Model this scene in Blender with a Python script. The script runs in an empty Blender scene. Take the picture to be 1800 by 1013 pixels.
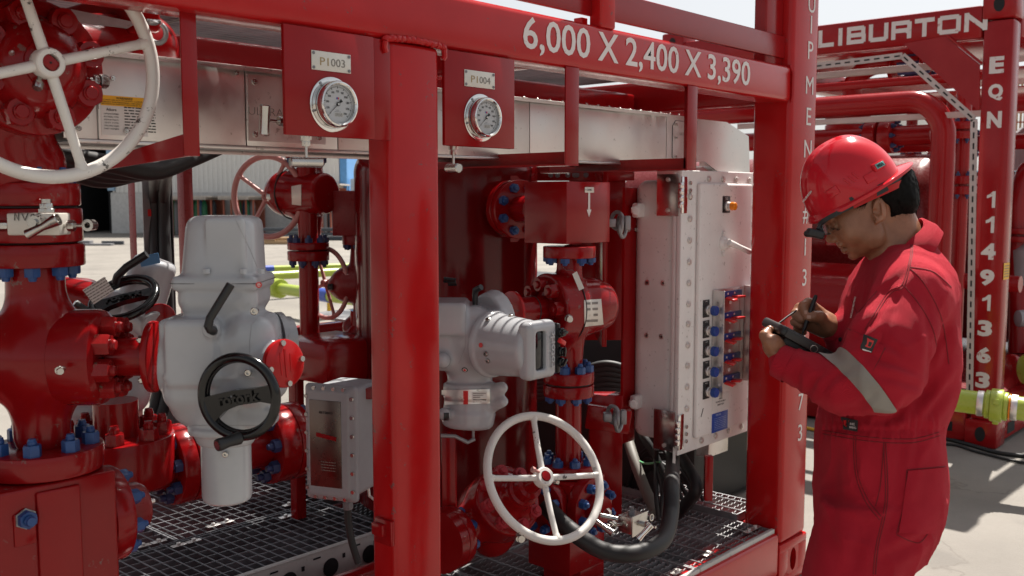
import bpy, bmesh, math, random
import numpy as np
from mathutils import Vector, Matrix
from mathutils.bvhtree import BVHTree
random.seed(7); np.random.seed(7)
R = math.radians
SC = bpy.context.scene
COL = SC.collection

# ---------------------------------------------------------------- camera, sky, sun, exposure
CAM_H = 1.52; YAW = R(42.3); PITCH = R(5.3); FPX = 1720.0
cam_d = bpy.data.cameras.new('camera'); cam = bpy.data.objects.new('camera', cam_d); COL.objects.link(cam)
cam.location = (0, 0, CAM_H); cam.rotation_euler = (math.pi/2 - PITCH, 0, YAW - math.pi/2)
cam_d.sensor_width = 36; cam_d.lens = 36*FPX/1800; cam_d.clip_start = 0.05; cam_d.clip_end = 800
cam_d.dof.use_dof = True; cam_d.dof.focus_distance = 2.6; cam_d.dof.aperture_fstop = 7.1
SC.camera = cam
SUN_AZ = R(12); SUN_EL = R(58)            # direction towards the sun, azimuth measured from +X
w = bpy.data.worlds.new('World'); SC.world = w; w.use_nodes = True
wn = w.node_tree; bg = wn.nodes['Background']
sky = wn.nodes.new('ShaderNodeTexSky'); sky.sky_type = 'NISHITA'; sky.sun_disc = False
sky.sun_elevation = SUN_EL; sky.sun_rotation = math.pi/2 - SUN_AZ
sky.dust_density = 2.2; sky.air_density = 1.0; sky.ozone_density = 1.0
hz = wn.nodes.new('ShaderNodeHueSaturation'); hz.inputs['Saturation'].default_value = .22; hz.inputs['Value'].default_value = 1.15   # desert haze whitens the sky
wn.links.new(sky.outputs[0], hz.inputs['Color']); wn.links.new(hz.outputs[0], bg.inputs[0]); bg.inputs[1].default_value = 0.06
sd = bpy.data.lights.new('sun', 'SUN'); so = bpy.data.objects.new('sun', sd); COL.objects.link(so)
sd.energy = 5.0; sd.angle = R(0.5); sd.color = (1.0, 0.94, 0.86)
sv = Vector((math.cos(SUN_AZ)*math.cos(SUN_EL), math.sin(SUN_AZ)*math.cos(SUN_EL), math.sin(SUN_EL)))
so.rotation_euler = sv.to_track_quat('Z', 'Y').to_euler(); so.location = (0, 0, 20)
vs = SC.view_settings; vs.view_transform = 'Standard'; vs.look = 'None'; vs.exposure = 0.9; vs.gamma = 1; vs.use_curve_mapping = False
cy = SC.cycles
cy.max_bounces = 7; cy.diffuse_bounces = 4; cy.glossy_bounces = 4; cy.transmission_bounces = 6; cy.transparent_max_bounces = 8
try: cy.use_denoising = True
except Exception: pass

# ---------------------------------------------------------------- measuring: picture point -> place in the yard
_cp, _sp = math.cos(PITCH), math.sin(PITCH)
FW = Vector((_cp*math.cos(YAW), _cp*math.sin(YAW), -_sp)); RT = Vector((math.sin(YAW), -math.cos(YAW), 0))
UPV = Vector((_sp*math.cos(YAW), _sp*math.sin(YAW), _cp)); CAMP = Vector((0, 0, CAM_H))
def ray(px, py): return FW + RT*((px-900)/FPX) + UPV*((506.5-py)/FPX)
def onY(px, py, Y): r = ray(px, py); return CAMP + r*(Y/r.y)
def onX(px, py, X): r = ray(px, py); return CAMP + r*(X/r.x)
def onZ(px, py, Z): r = ray(px, py); return CAMP + r*((Z-CAM_H)/r.z)
def onD(px, py, D): return CAMP + ray(px, py)*D
def mpp(D): return D/FPX                      # metres per picture point at depth D
Xv, Yv, Zv = Vector((1,0,0)), Vector((0,1,0)), Vector((0,0,1))
def V(*a): return Vector(a)

# ---------------------------------------------------------------- materials
def _new(name):
    m = bpy.data.materials.new(name); m.use_nodes = True
    nt = m.node_tree; return m, nt, nt.nodes['Principled BSDF']
def _coords(nt, scale=1.0, mode='Object'):
    tc = nt.nodes.new('ShaderNodeTexCoord'); mp = nt.nodes.new('ShaderNodeMapping')
    if isinstance(scale, (int, float)): scale = (scale,)*3
    mp.inputs['Scale'].default_value = scale
    nt.links.new(tc.outputs[mode], mp.inputs[0]); return mp.outputs[0]
def _noise(nt, co, scale, detail=4, rough=.55):
    n = nt.nodes.new('ShaderNodeTexNoise'); n.inputs['Scale'].default_value = scale
    n.inputs['Detail'].default_value = detail; n.inputs['Roughness'].default_value = rough
    nt.links.new(co, n.inputs['Vector']); return n.outputs['Fac']
def _ramp(nt, fac, stops):
    r = nt.nodes.new('ShaderNodeValToRGB'); e = r.color_ramp.elements
    e[0].position, e[0].color = stops[0][0], tuple(stops[0][1])+(1,)
    e[1].position, e[1].color = stops[-1][0], tuple(stops[-1][1])+(1,)
    for p, c in stops[1:-1]:
        x = e.new(p); x.color = tuple(c)+(1,)
    nt.links.new(fac, r.inputs[0]); return r.outputs[0]
def _mix(nt, fac, a, b):
    m = nt.nodes.new('ShaderNodeMix'); m.data_type = 'RGBA'
    for s, v in ((0, fac), (6, a), (7, b)):
        if hasattr(v, 'is_output'): nt.links.new(v, m.inputs[s])
        elif s == 0: m.inputs[0].default_value = v
        else: m.inputs[s].default_value = tuple(v)+(1,)
    return m.outputs[2]
def _maprange(nt, fac, a, b, c, d):
    m = nt.nodes.new('ShaderNodeMapRange'); nt.links.new(fac, m.inputs[0])
    for i, v in enumerate((a, b, c, d)): m.inputs[i+1].default_value = v
    return m.outputs[0]
def _bump(nt, bs, h, strength, dist=.002):
    b = nt.nodes.new('ShaderNodeBump'); b.inputs['Strength'].default_value = strength
    b.inputs['Distance'].default_value = dist; nt.links.new(h, b.inputs['Height'])
    nt.links.new(b.outputs[0], bs.inputs['Normal']); return b

def paint(name, col, rough=.3, dust=.12, chips=0.0, metal=0, peel=.12, dustcol=(.42, .36, .30), chipcol=(.16, .15, .13), spec=.5, fleck=260):
    """sprayed industrial paint: orange peel, uneven gloss, thin dust, small chips"""
    m, nt, bs = _new(name); co = _coords(nt)
    lo = _noise(nt, co, 3.2, 6, .62); hi = _noise(nt, co, 42, 5, .6)
    c1 = _mix(nt, _maprange(nt, lo, .35, .7, 0, 1), tuple(x*.9 for x in col), tuple(min(1, x*1.09) for x in col))
    f = _maprange(nt, lo, .42, .74, dust*.15, dust); c2 = _mix(nt, f, c1, dustcol)
    fl = _noise(nt, co, fleck, 2, .5); mk = _maprange(nt, fl, .70, .76, 0, .35*min(1, dust*4)); c2 = _mix(nt, mk, c2, dustcol)
    if chips > 0:
        v = _noise(nt, co, 34, 7, .75); big = _noise(nt, co, 6, 2, .5)
        mm = nt.nodes.new('ShaderNodeMath'); mm.operation = 'MULTIPLY'
        nt.links.new(_maprange(nt, v, .625-.05*chips, .635-.05*chips, 0, 1), mm.inputs[0]); nt.links.new(_maprange(nt, big, .52, .56, 0, 1), mm.inputs[1])
        c2 = _mix(nt, mm.outputs[0], c2, chipcol)
    nt.links.new(c2, bs.inputs['Base Color'])
    nt.links.new(_maprange(nt, hi, .3, .75, rough*.7, min(.95, rough*1.15)), bs.inputs['Roughness'])
    bs.inputs['Metallic'].default_value = metal; bs.inputs['Specular IOR Level'].default_value = spec*(.62 if col[0] > 5*col[1] else 1)
    pe = _noise(nt, co, 330, 2, .5); _bump(nt, bs, pe, peel*.45, .0005)
    return m
def steel(name, col=(.55, .53, .50), rough=.32, grain=(6, 6, 220), metal=1.0, smear=.25, scr=.15):
    m, nt, bs = _new(name); co = _coords(nt); g = _coords(nt, grain)
    a = _noise(nt, g, 3, 4, .6); b = _noise(nt, co, 5, 6, .65); d = _noise(nt, co, 60, 4, .6)
    c = _mix(nt, _maprange(nt, b, .35, .7, 0, 1), tuple(x*(1-smear) for x in col), col)
    c = _mix(nt, _maprange(nt, d, .64, .7, 0, .5), c, (.20, .17, .14))
    nt.links.new(c, bs.inputs['Base Color']); bs.inputs['Metallic'].default_value = metal
    nt.links.new(_maprange(nt, b, .3, .75, rough*.75, rough*1.5), bs.inputs['Roughness'])
    _bump(nt, bs, a, scr, .0006); return m
def plain(name, col, rough=.5, metal=0, bump=0, bscale=200, spec=.5, var=.12):
    m, nt, bs = _new(name); co = _coords(nt); n = _noise(nt, co, 9, 5, .6)
    c = _mix(nt, _maprange(nt, n, .3, .72, 0, 1), tuple(x*(1-var) for x in col), tuple(min(1, x*(1+var)) for x in col))
    nt.links.new(c, bs.inputs['Base Color']); bs.inputs['Roughness'].default_value = rough
    bs.inputs['Metallic'].default_value = metal; bs.inputs['Specular IOR Level'].default_value = spec
    if bump: _bump(nt, bs, _noise(nt, co, bscale, 4, .6), bump, .001)
    return m
M = {}
RED = (.275, .0032, .0050)  # interior shade deepened in the base colour; the frame keeps its brighter red
M['red'] = paint('shade_darkened_gloss_red', RED, .2, .012, peel=.16)
M['red_post'] = paint('red_gloss_paint_frame', (.43, .0065, .0080), .19, .015, chips=.35, peel=.22, chipcol=(.20, .05, .05))
M['red_cast_shaded'] = paint('shade_darkened_casting_red', (.25, .0030, .0048), .2, .015, chips=.3, peel=.3, chipcol=(.19, .09, .08))  # castings' red darkened so the bays read as deeper shade
M['red_dusty'] = paint('dusty_red_paint', (.23, .010, .013), .34, .2, peel=.2, dustcol=(.42, .25, .22))
M['red_chip'] = paint('worn_red_paint_on_nuts', (.27, .005, .007), .28, .05, chips=1.0, peel=.25, chipcol=(.17, .13, .09))
M['white_paint'] = paint('white_handwheel_paint', (.74, .72, .68), .42, .18, chips=.62, chipcol=(.08, .075, .07), dustcol=(.5, .45, .38), fleck=90)
M['pink_paint'] = paint('faded_pink_handwheel_paint', (.52, .24, .22), .45, .2, dustcol=(.5, .36, .32))
M['grey'] = paint('grey_actuator_paint', (.43, .44, .46), .22, .05, chips=.0, peel=.14, dustcol=(.50, .45, .40), chipcol=(.2, .19, .18))
M['grey_dim'] = paint('grey_enclosure_cast', (.31, .325, .35), .42, .22, peel=.35, dustcol=(.45, .40, .35))
M['blue'] = plain('blue_coated_nut', (.018, .070, .235), .38, 0, .2, 300, var=.22)
M['blue_dark'] = plain('blue_coated_nut_dusty', (.03, .05, .15), .5, 0, .2, 300, var=.25)
M['blue_cap'] = plain('blue_button_cap', (.018, .060, .27), .28)
M['inox_dull'] = steel('dull_inspection_plate', (.20, .16, .14), .28)
M['inox'] = steel('brushed_stainless', (.80, .77, .74), .40, smear=.14); M['sticker_blue'] = plain('faded_blue_sticker', (.08, .22, .42), .5)
M['inox_smooth'] = steel('machined_stainless', (.62, .60, .57), .22, (90, 90, 90), scr=.08)
M['chrome'] = steel('polished_bezel', (.78, .77, .75), .10, (20, 20, 20), smear=.06, scr=.03)
M['alu'] = steel('enclosure_satin_aluminium', (.82, .80, .78), .5, (4, 4, 30), .08, .10, .10)
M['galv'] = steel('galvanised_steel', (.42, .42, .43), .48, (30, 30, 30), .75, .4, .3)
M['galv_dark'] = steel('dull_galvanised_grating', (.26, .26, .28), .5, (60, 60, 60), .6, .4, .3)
M['black'] = plain('black_gloss_casting', (.004, .004, .0045), .17, 0, .05, 240)
M['rubber'] = plain('black_rubber_cable', (.014, .014, .015), .55, 0, .15, 300)
M['plastic'] = plain('black_plastic', (.012, .012, .013), .42, 0, .1, 400)
M['letter'] = paint('white_lettering', (.74, .70, .68), .4, .10, chips=.5, chipcol=(.36, .03, .035), dustcol=(.55, .40, .37), peel=.1)
M['ink'] = plain('black_print', (.02, .02, .02), .6)
M['ink_soft'] = plain('grey_engraving', (.20, .18, .16), .5)
M['orange'] = plain('amber_lamp_lens', (.85, .24, .01), .2)
M['trig'] = plain('red_switch_lever', (.62, .02, .02), .3)
M['plate'] = plain('engraved_plate', (.66, .63, .57), .38, .25, .05)
M['paper'] = plain('white_label', (.70, .69, .66), .5, var=.05)
M['yellow'] = plain('warning_yellow', (.80, .42, .01), .5)
M['yellowgreen'] = paint('yellow_green_pipe_paint', (.38, .48, .045), .35, .18)
M['yellowstand'] = paint('yellow_stand_paint', (.75, .48, .02), .45, .15)
M['bluepipe'] = paint('blue_pipe_end_paint', (.02, .07, .42), .4, .1)
M['blueplate'] = plain('blue_rating_plate', (.02, .07, .36), .35); M['palebluetext'] = plain('pale_plate_print', (.35, .45, .65), .5); M['conduit_grey'] = plain('dusty_grey_conduit', (.16, .15, .13), .6); M['earthgreen'] = plain('earth_wire', (.15, .5, .22), .5)
M['red_far'] = paint('red_paint_second_skid', (.32, .006, .009), .22, .03, peel=.1); M['red_far_dusty'] = paint('red_paint_second_skid_dusty', (.16, .008, .011), .3, .08, peel=.1); M['striplight'] = plain('pale_slotted_strip', (.52, .45, .43), .45, .1); M['hoseyellow'] = plain('yellow_hose', (.72, .40, .03), .45)
M['leather'] = plain('black_leather_case', (.035, .03, .028), .45, 0, .4, 260)
M['red_vessel_shaded'] = paint('shade_darkened_vessel_red', (.125, .0018, .0032), .16, .01, peel=.1)  # vessel red darkened further, shade put into its colour
M['grey_line'] = plain('shaded_parting_line', (.30, .30, .31), .6); M['galv_light'] = steel('pale_galvanised_edge', (.62, .61, .58), .55, (30, 30, 30), .2, .25, .2)
M['pink_nut'] = paint('faded_red_nut_paint', (.38, .018, .032), .3, .15, chips=.4)
M['screen'] = plain('dark_display_glass', (.012, .012, .014), .08)

# ---------------------------------------------------------------- mesh collecting
def frame(p, ax, hint=None):
    z = Vector(ax).normalized(); h = Vector(hint) if hint is not None else (Zv if abs(z.z) < .9 else Xv)
    x = h - z*h.dot(z)
    if x.length < 1e-5: x = (Yv - z*z.y)
    x.normalize(); y = z.cross(x)
    m = Matrix((x, y, z)).transposed().to_4x4(); m.translation = Vector(p); return m
_boxcache = {}
class MB:
    def __init__(self): self.v = []; self.f = []
    def add(self, vs, fs, mat=None):
        b = len(self.v)
        if mat is None: self.v += [tuple(v) for v in vs]
        else: self.v += [tuple(mat @ Vector(v)) for v in vs]
        self.f += [tuple(b+i for i in f) for f in fs]; return self
    def box(self, c, s, bev=0, rot=None, seg=2):
        key = (round(s[0], 5), round(s[1], 5), round(s[2], 5), bev, seg)
        if key not in _boxcache:
            bm = bmesh.new(); bmesh.ops.create_cube(bm, size=1)
            for v in bm.verts: v.co = Vector((v.co.x*s[0], v.co.y*s[1], v.co.z*s[2]))
            if bev > 0: bmesh.ops.bevel(bm, geom=bm.edges[:], offset=min(bev, min(s)*.49), segments=seg, affect='EDGES', profile=.5)
            bm.verts.index_update()
            _boxcache[key] = ([tuple(v.co) for v in bm.verts], [tuple(v.index for v in f.verts) for f in bm.faces]); bm.free()
        m = Matrix.Translation(Vector(c))
        if rot is not None: m = m @ rot.to_4x4()
        self.add(*_boxcache[key], m); return self
    def bx(self, x0, x1, y0, y1, z0, z1, bev=0, seg=2):
        return self.box(((x0+x1)/2, (y0+y1)/2, (z0+z1)/2), (abs(x1-x0), abs(y1-y0), abs(z1-z0)), bev, None, seg)
    def lathe(self, p, ax, prof, n=32, hint=None, cap=True):
        """prof: list of (distance along axis, radius)"""
        m = frame(p, ax, hint); vs = []; fs = []
        for (z, r) in prof:
            for i in range(n):
                a = 2*math.pi*i/n; vs.append((r*math.cos(a), r*math.sin(a), z))
        for k in range(len(prof)-1):
            for i in range(n):
                j = (i+1) % n; fs.append((k*n+i, k*n+j, (k+1)*n+j, (k+1)*n+i))
        if cap:
            if prof[0][1] > 1e-6: fs.append(tuple(reversed(range(n))))
            if prof[-1][1] > 1e-6: fs.append(tuple((len(prof)-1)*n+i for i in range(n)))
        self.add(vs, fs, m); return self
    def cyl(self, p0, p1, r, r1=None, n=24, bev=0):
        p0, p1 = Vector(p0), Vector(p1); L = (p1-p0).length; r1 = r if r1 is None else r1
        if bev > 0: pr = [(0, r-bev), (bev*.3, r-bev*.3), (bev, r), (L-bev, r1), (L-bev*.3, r1-bev*.3), (L, r1-bev)]
        else: pr = [(0, r), (L, r1)]
        return self.lathe(p0, p1-p0, pr, n)
    def tube(self, pts, r, n=10, closed=False, cap=True):
        pts = [Vector(p) for p in pts]; N = len(pts); vs = []; fs = []
        rr = r if isinstance(r, (list, tuple)) else [r]*N
        def tan(i):
            a = pts[(i-1) % N] if (closed or i > 0) else pts[i]; b = pts[(i+1) % N] if (closed or i < N-1) else pts[i]
            return (b-a).normalized()
        t = tan(0); h = Zv if abs(t.z) < .9 else Xv; x = (h-t*h.dot(t)).normalized()
        for i in range(N):
            t = tan(i); x = (x-t*x.dot(t)); x.normalize(); y = t.cross(x)
            for k in range(n):
                a = 2*math.pi*k/n; vs.append(pts[i]+(x*math.cos(a)+y*math.sin(a))*rr[i])
        for i in range(N if closed else N-1):
            j = (i+1) % N
            # closed loops: match the start ring by nearest offset
            off = 0
            if closed and j == 0:
                off = min(range(n), key=lambda o: (vs[o]-vs[i*n]).length)
            for k in range(n):
                l = (k+1) % n; fs.append((i*n+k, i*n+l, j*n+(l+off) % n, j*n+(k+off) % n))
        if not closed and cap:
            fs.append(tuple(reversed(range(n)))); fs.append(tuple((N-1)*n+k for k in range(n)))
        self.add(vs, fs); return self
    def ring(self, c, ax, Rr, r, n=56, m=12):
        f = frame(c, ax); return self.tube([f @ Vector((Rr*math.cos(2*math.pi*i/n), Rr*math.sin(2*math.pi*i/n), 0)) for i in range(n)], r, m, True)
    def prism(self, out, mat, d0, d1):
        """outline (x, y) extruded along local z from d0 to d1"""
        n = len(out); vs = [(x, y, d0) for x, y in out]+[(x, y, d1) for x, y in out]
        a = sum(out[i][0]*out[(i+1) % n][1]-out[(i+1) % n][0]*out[i][1] for i in range(n))
        fs = [tuple(reversed(range(n))), tuple(range(n, 2*n))]+[(i, (i+1) % n, n+(i+1) % n, n+i) for i in range(n)]
        if a < 0: fs = [tuple(reversed(f)) for f in fs]
        self.add(vs, fs, mat); return self
    def hex(self, p, ax, rr, h, rot=0.0, ch=.12):
        m = frame(p, ax) @ Matrix.Rotation(rot, 4, 'Z'); vs = []; n = 24
        # hexagon prism with a chamfered crown
        def hexr(a): 
            a = (a % (math.pi/3))-math.pi/6; return rr*math.cos(math.pi/6)/math.cos(a)
        lev = [(0, 1, 0), (h*(1-ch), 1, 0), (h, .87, 1)]
        for z, s, c in lev:
            for i in range(n):
                a = 2*math.pi*i/n; q = hexr(a)*s if not c else min(hexr(a), rr*.87); vs.append((q*math.cos(a), q*math.sin(a), z))
        fs = [tuple(reversed(range(n))), tuple(2*n+i for i in range(n))]
        for k in (0, 1):
            for i in range(n): j = (i+1) % n; fs.append((k*n+i, k*n+j, (k+1)*n+j, (k+1)*n+i))
        self.add(vs, fs, m); return self
    def mesh(self, name, mat, org=(0, 0, 0), ang=32, smooth=True):
        me = bpy.data.meshes.new(name); o = Vector(org)
        me.from_pydata([(v[0]-o.x, v[1]-o.y, v[2]-o.z) for v in self.v], [], self.f); me.update()
        if smooth:
            me.shade_smooth(); me.set_sharp_from_angle(angle=R(ang))
        if mat is not None: me.materials.append(mat)
        return me

ORG = {}
def thing(name, label, cat, loc=(0, 0, 0), group=None):
    o = bpy.data.objects.new(name, None); COL.objects.link(o); o.location = loc; o.empty_display_size = .05
    o['label'] = label; o['category'] = cat
    if group: o['group'] = group
    ORG[o.name] = Vector(loc); return o
def root_of(p):
    while p.parent is not None: p = p.parent
    return p
def obj(name, mb, mat, parent=None, label=None, ang=32, org=None, kind=None):
    if isinstance(mat, str): mat = M[mat]
    o0 = ORG[root_of(parent).name] if parent is not None else Vector(org or (0, 0, 0))
    me = mb.mesh(name, mat, o0, ang) if isinstance(mb, MB) else mb
    o = bpy.data.objects.new(name, me); COL.objects.link(o)
    if parent is not None: o.parent = parent
    else: o.location = o0; ORG[o.name] = Vector(o0)
    if label: o['label'] = label
    if kind: o['kind'] = kind
    return o
def inst(name, me, parent, mw, label=None):
    """a part that shares its mesh; mw is its place in the yard"""
    o = bpy.data.objects.new(name, me); COL.objects.link(o); o.parent = parent
    m = mw.copy(); m.translation = m.translation - ORG[root_of(parent).name]
    par = parent.matrix_local if parent.parent is not None else Matrix.Identity(4)
    o.matrix_local = par.inverted() @ m if parent.parent is not None else m
    if label: o['label'] = label
    return o
def tag(o, label, cat, group=None, kind=None):
    if label: o['label'] = label
    if cat: o['category'] = cat
    if group: o['group'] = group
    if kind: o['kind'] = kind
    return o
def single(name, mb, mat, label, cat, group=None, org=None, ang=32):
    if org is None:
        a = np.array([tuple(v) for v in mb.v]); org = ((a[:, 0].min()+a[:, 0].max())/2, (a[:, 1].min()+a[:, 1].max())/2, a[:, 2].min())
    return tag(obj(name, mb, mat, None, ang=ang, org=org), label, cat, group)

_nuts = {}
def nut_mesh(rr, h, stud, mat, studr=None, deep=0):
    k = (round(rr, 4), round(h, 4), round(stud, 4), mat)
    if k not in _nuts:
        mb = MB(); mb.hex((0, 0, 0), Zv, rr, h, 0); s = studr or rr*.52
        if stud > 0: mb.lathe((0, 0, h), Zv, [(-.001, s), (stud*.55, s), (stud*.62, s*.9), (stud, s*.78)], 14)
        _nuts[k] = mb.mesh('nut', M[mat])
    return _nuts[k]
def nuts(parent, c, ax, Rr, n, rr, h, stud, mat='blue', a0=0.0, name='nut', skip=None, hint=None, jit=.3):
    f = frame(c, ax, hint); me = nut_mesh(rr, h, stud, mat)
    for i in range(n):
        if skip and i in skip: continue
        a = a0+2*math.pi*i/n
        inst(name, me, parent, f @ Matrix.Translation((Rr*math.cos(a), Rr*math.sin(a), 0)) @ Matrix.Rotation(a+random.uniform(-jit, jit), 4, 'Z'))
def disc(mb, c, ax, r, h, bev=.004, n=48, r_in=0):
    mb.lathe(c, ax, [(0, r-bev), (bev*.3, r-bev*.3), (bev, r), (h-bev, r), (h-bev*.3, r-bev*.3), (h, r-bev)], n); return mb

# ---------------------------------------------------------------- lettering
_tx = bpy.data.curves.new('lettering_source', 'FONT')
def text_geo(s, size=1.0, extrude=.0, bold=0.0, space=1.0, xscale=1.0, align='CENTER'):
    c = bpy.data.curves.new('t', 'FONT'); c.body = s; c.size = size; c.extrude = extrude; c.offset = bold; c.space_character = space
    c.align_x = align; c.align_y = 'CENTER'; c.resolution_u = 3
    o = bpy.data.objects.new('t', c); COL.objects.link(o)
    me = bpy.data.meshes.new_from_object(o.evaluated_get(bpy.context.evaluated_depsgraph_get()))
    vs = [(v.co.x*xscale, v.co.y, v.co.z) for v in me.vertices]; fs = [tuple(p.vertices) for p in me.polygons]
    bpy.data.objects.remove(o); bpy.data.curves.remove(c); bpy.data.meshes.remove(me); return vs, fs
def textm(x, up, p):
    """matrix with local x along x, local y along up, at p"""
    x = Vector(x).normalized(); y = Vector(up); y = (y-x*y.dot(x)).normalized(); z = x.cross(y)
    m = Matrix((x, y, z)).transposed().to_4x4(); m.translation = Vector(p); return m
def write(mb, s, m, size, extrude=.0004, bold=0.0, space=1.0, xscale=1.0, align='CENTER', fit=None):
    vs, fs = text_geo(s, size, extrude, bold, space, 1.0, align)
    if fit:                                             # (width, height) to fill
        a = np.array(vs); lo, hi = a.min(0), a.max(0); c = (lo+hi)/2; w, h = hi[0]-lo[0], hi[1]-lo[1]
        sx = fit[0]/w if fit[0] else fit[1]/h; sy = fit[1]/h if fit[1] else sx
        vs = [((v[0]-c[0])*sx, (v[1]-c[1])*sy, v[2]) for v in vs]
    elif xscale != 1: vs = [(v[0]*xscale, v[1], v[2]) for v in vs]
    mb.add(vs, fs, m); return mb
def scribble(mb, m, w, h, rows, gap=.25, seed=0):
    """rows of tiny printed words too small to read"""
    rnd = random.Random(seed); ph = h/rows
    for r in range(rows):
        x = -w/2; y = h/2-(r+.5)*ph
        while x < w/2-.001:
            L = rnd.uniform(.06, .2)*w; L = min(L, w/2-x)
            mb.add([(x, y-ph*gap, 0), (x+L, y-ph*gap, 0), (x+L, y+ph*gap, 0), (x, y+ph*gap, 0)], [(0, 1, 2, 3)], m)
            x += L+rnd.uniform(.02, .05)*w
    return mb

# ---------------------------------------------------------------- blended castings and bodies (signed distance, meshed)
import openvdb
class SDF:
    def __init__(self, vox): self.vox = vox; self.pr = []
    def _add(self, fn, lo, hi, k, op): self.pr.append((fn, np.array(lo, float), np.array(hi, float), k, op)); return self
    def cap(self, p0, p1, r0, r1=None, k=.01, op='u'):
        r1 = r0 if r1 is None else r1; a = np.array(p0, float); b = np.array(p1, float); d = b-a; L2 = max(1e-9, float(d@d)); rm = max(r0, r1)
        def fn(x, y, z):
            t = np.clip(((x-a[0])*d[0]+(y-a[1])*d[1]+(z-a[2])*d[2])/L2, 0, 1)
            return np.sqrt((x-a[0]-d[0]*t)**2+(y-a[1]-d[1]*t)**2+(z-a[2]-d[2]*t)**2)-(r0+(r1-r0)*t)
        return self._add(fn, np.minimum(a, b)-rm, np.maximum(a, b)+rm, k, op)
    def ell(self, c, rad, rot=None, k=.01, op='u'):
        c = np.array(c, float); rad = np.array(rad, float); Rm = np.array(rot.to_3x3()) if rot is not None else np.eye(3); rm = rad.max(); mn = rad.min()
        def fn(x, y, z):
            X, Y, Z = x-c[0], y-c[1], z-c[2]
            l = [(Rm[0, i]*X+Rm[1, i]*Y+Rm[2, i]*Z) for i in range(3)]
            k0 = np.sqrt((l[0]/rad[0])**2+(l[1]/rad[1])**2+(l[2]/rad[2])**2)
            k1 = np.sqrt((l[0]/rad[0]**2)**2+(l[1]/rad[1]**2)**2+(l[2]/rad[2]**2)**2)
            return k0*(k0-1)/np.maximum(k1, 1e-6)
        return self._add(fn, c-rm, c+rm, k, op)
    def box(self, c, half, rd=.005, rot=None, k=.004, op='u'):
        c = np.array(c, float); h = np.array(half, float)-rd; Rm = np.array(rot.to_3x3()) if rot is not None else np.eye(3); rm = float(np.linalg.norm(half))
        def fn(x, y, z):
            X, Y, Z = x-c[0], y-c[1], z-c[2]
            q = [np.abs(Rm[0, i]*X+Rm[1, i]*Y+Rm[2, i]*Z)-h[i] for i in range(3)]
            return np.sqrt(np.maximum(q[0], 0)**2+np.maximum(q[1], 0)**2+np.maximum(q[2], 0)**2)+np.minimum(np.maximum(q[0], np.maximum(q[1], q[2])), 0)-rd
        return self._add(fn, c-rm, c+rm, k, op)
    def cyl(self, p0, p1, r, r1=None, rd=.004, k=.006, op='u'):
        r1 = r if r1 is None else r1; a = np.array(p0, float); b = np.array(p1, float); d = b-a; L = float(np.linalg.norm(d)); d = d/L; rm = max(r, r1)
        def fn(x, y, z):
            X, Y, Z = x-a[0], y-a[1], z-a[2]; t = X*d[0]+Y*d[1]+Z*d[2]
            rr = np.sqrt(np.maximum(X*X+Y*Y+Z*Z-t*t, 0)); q0 = rr-(r+(r1-r)*np.clip(t/L, 0, 1))+rd; q1 = np.abs(t-L/2)-L/2+rd
            return np.sqrt(np.maximum(q0, 0)**2+np.maximum(q1, 0)**2)+np.minimum(np.maximum(q0, q1), 0)-rd
        return self._add(fn, np.minimum(a, b)-rm, np.maximum(a, b)+rm, k, op)
    def loft(self, rows, xd, yd, k=.02, pw=2.0, op='u'):
        """rows: (centre, half along xd, half along yd), ordered along z; superellipse section"""
        C = np.array([list(r[0]) for r in rows]); A = np.array([r[1] for r in rows]); B = np.array([r[2] for r in rows])
        o = np.argsort(C[:, 2]); C, A, B = C[o], A[o], B[o]; xd = np.array(xd); yd = np.array(yd); mx = max(A.max(), B.max())
        zz = np.linspace(C[0, 2], C[-1, 2], 120)
        def sm(y):
            v = np.interp(zz, C[:, 2], y); kk = np.hanning(15); kk /= kk.sum(); return np.convolve(np.pad(v, 7, 'edge'), kk, 'valid')
        cx, cy_, aa, bb = sm(C[:, 0]), sm(C[:, 1]), sm(A), sm(B)
        def fn(x, y, z):
            z0 = np.clip(z, C[0, 2], C[-1, 2]); sh = np.broadcast_shapes(x.shape, y.shape, z.shape)
            X = x-np.interp(z0, zz, cx); Y = y-np.interp(z0, zz, cy_); a = np.interp(z0, zz, aa); b = np.interp(z0, zz, bb)
            u = np.abs(X*xd[0]+Y*xd[1])/a; v = np.abs(X*yd[0]+Y*yd[1])/b
            q = ((u**pw+v**pw)**(1/pw)-1)*np.minimum(a, b); e = np.abs(z-z0)
            return np.where(e > 0, np.sqrt(np.maximum(q, 0)**2+e**2), q)
        lo = np.array([C[:, 0].min()-mx, C[:, 1].min()-mx, C[0, 2]]); hi = np.array([C[:, 0].max()+mx, C[:, 1].max()+mx, C[-1, 2]])
        return self._add(fn, lo, hi, k, op)
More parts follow.
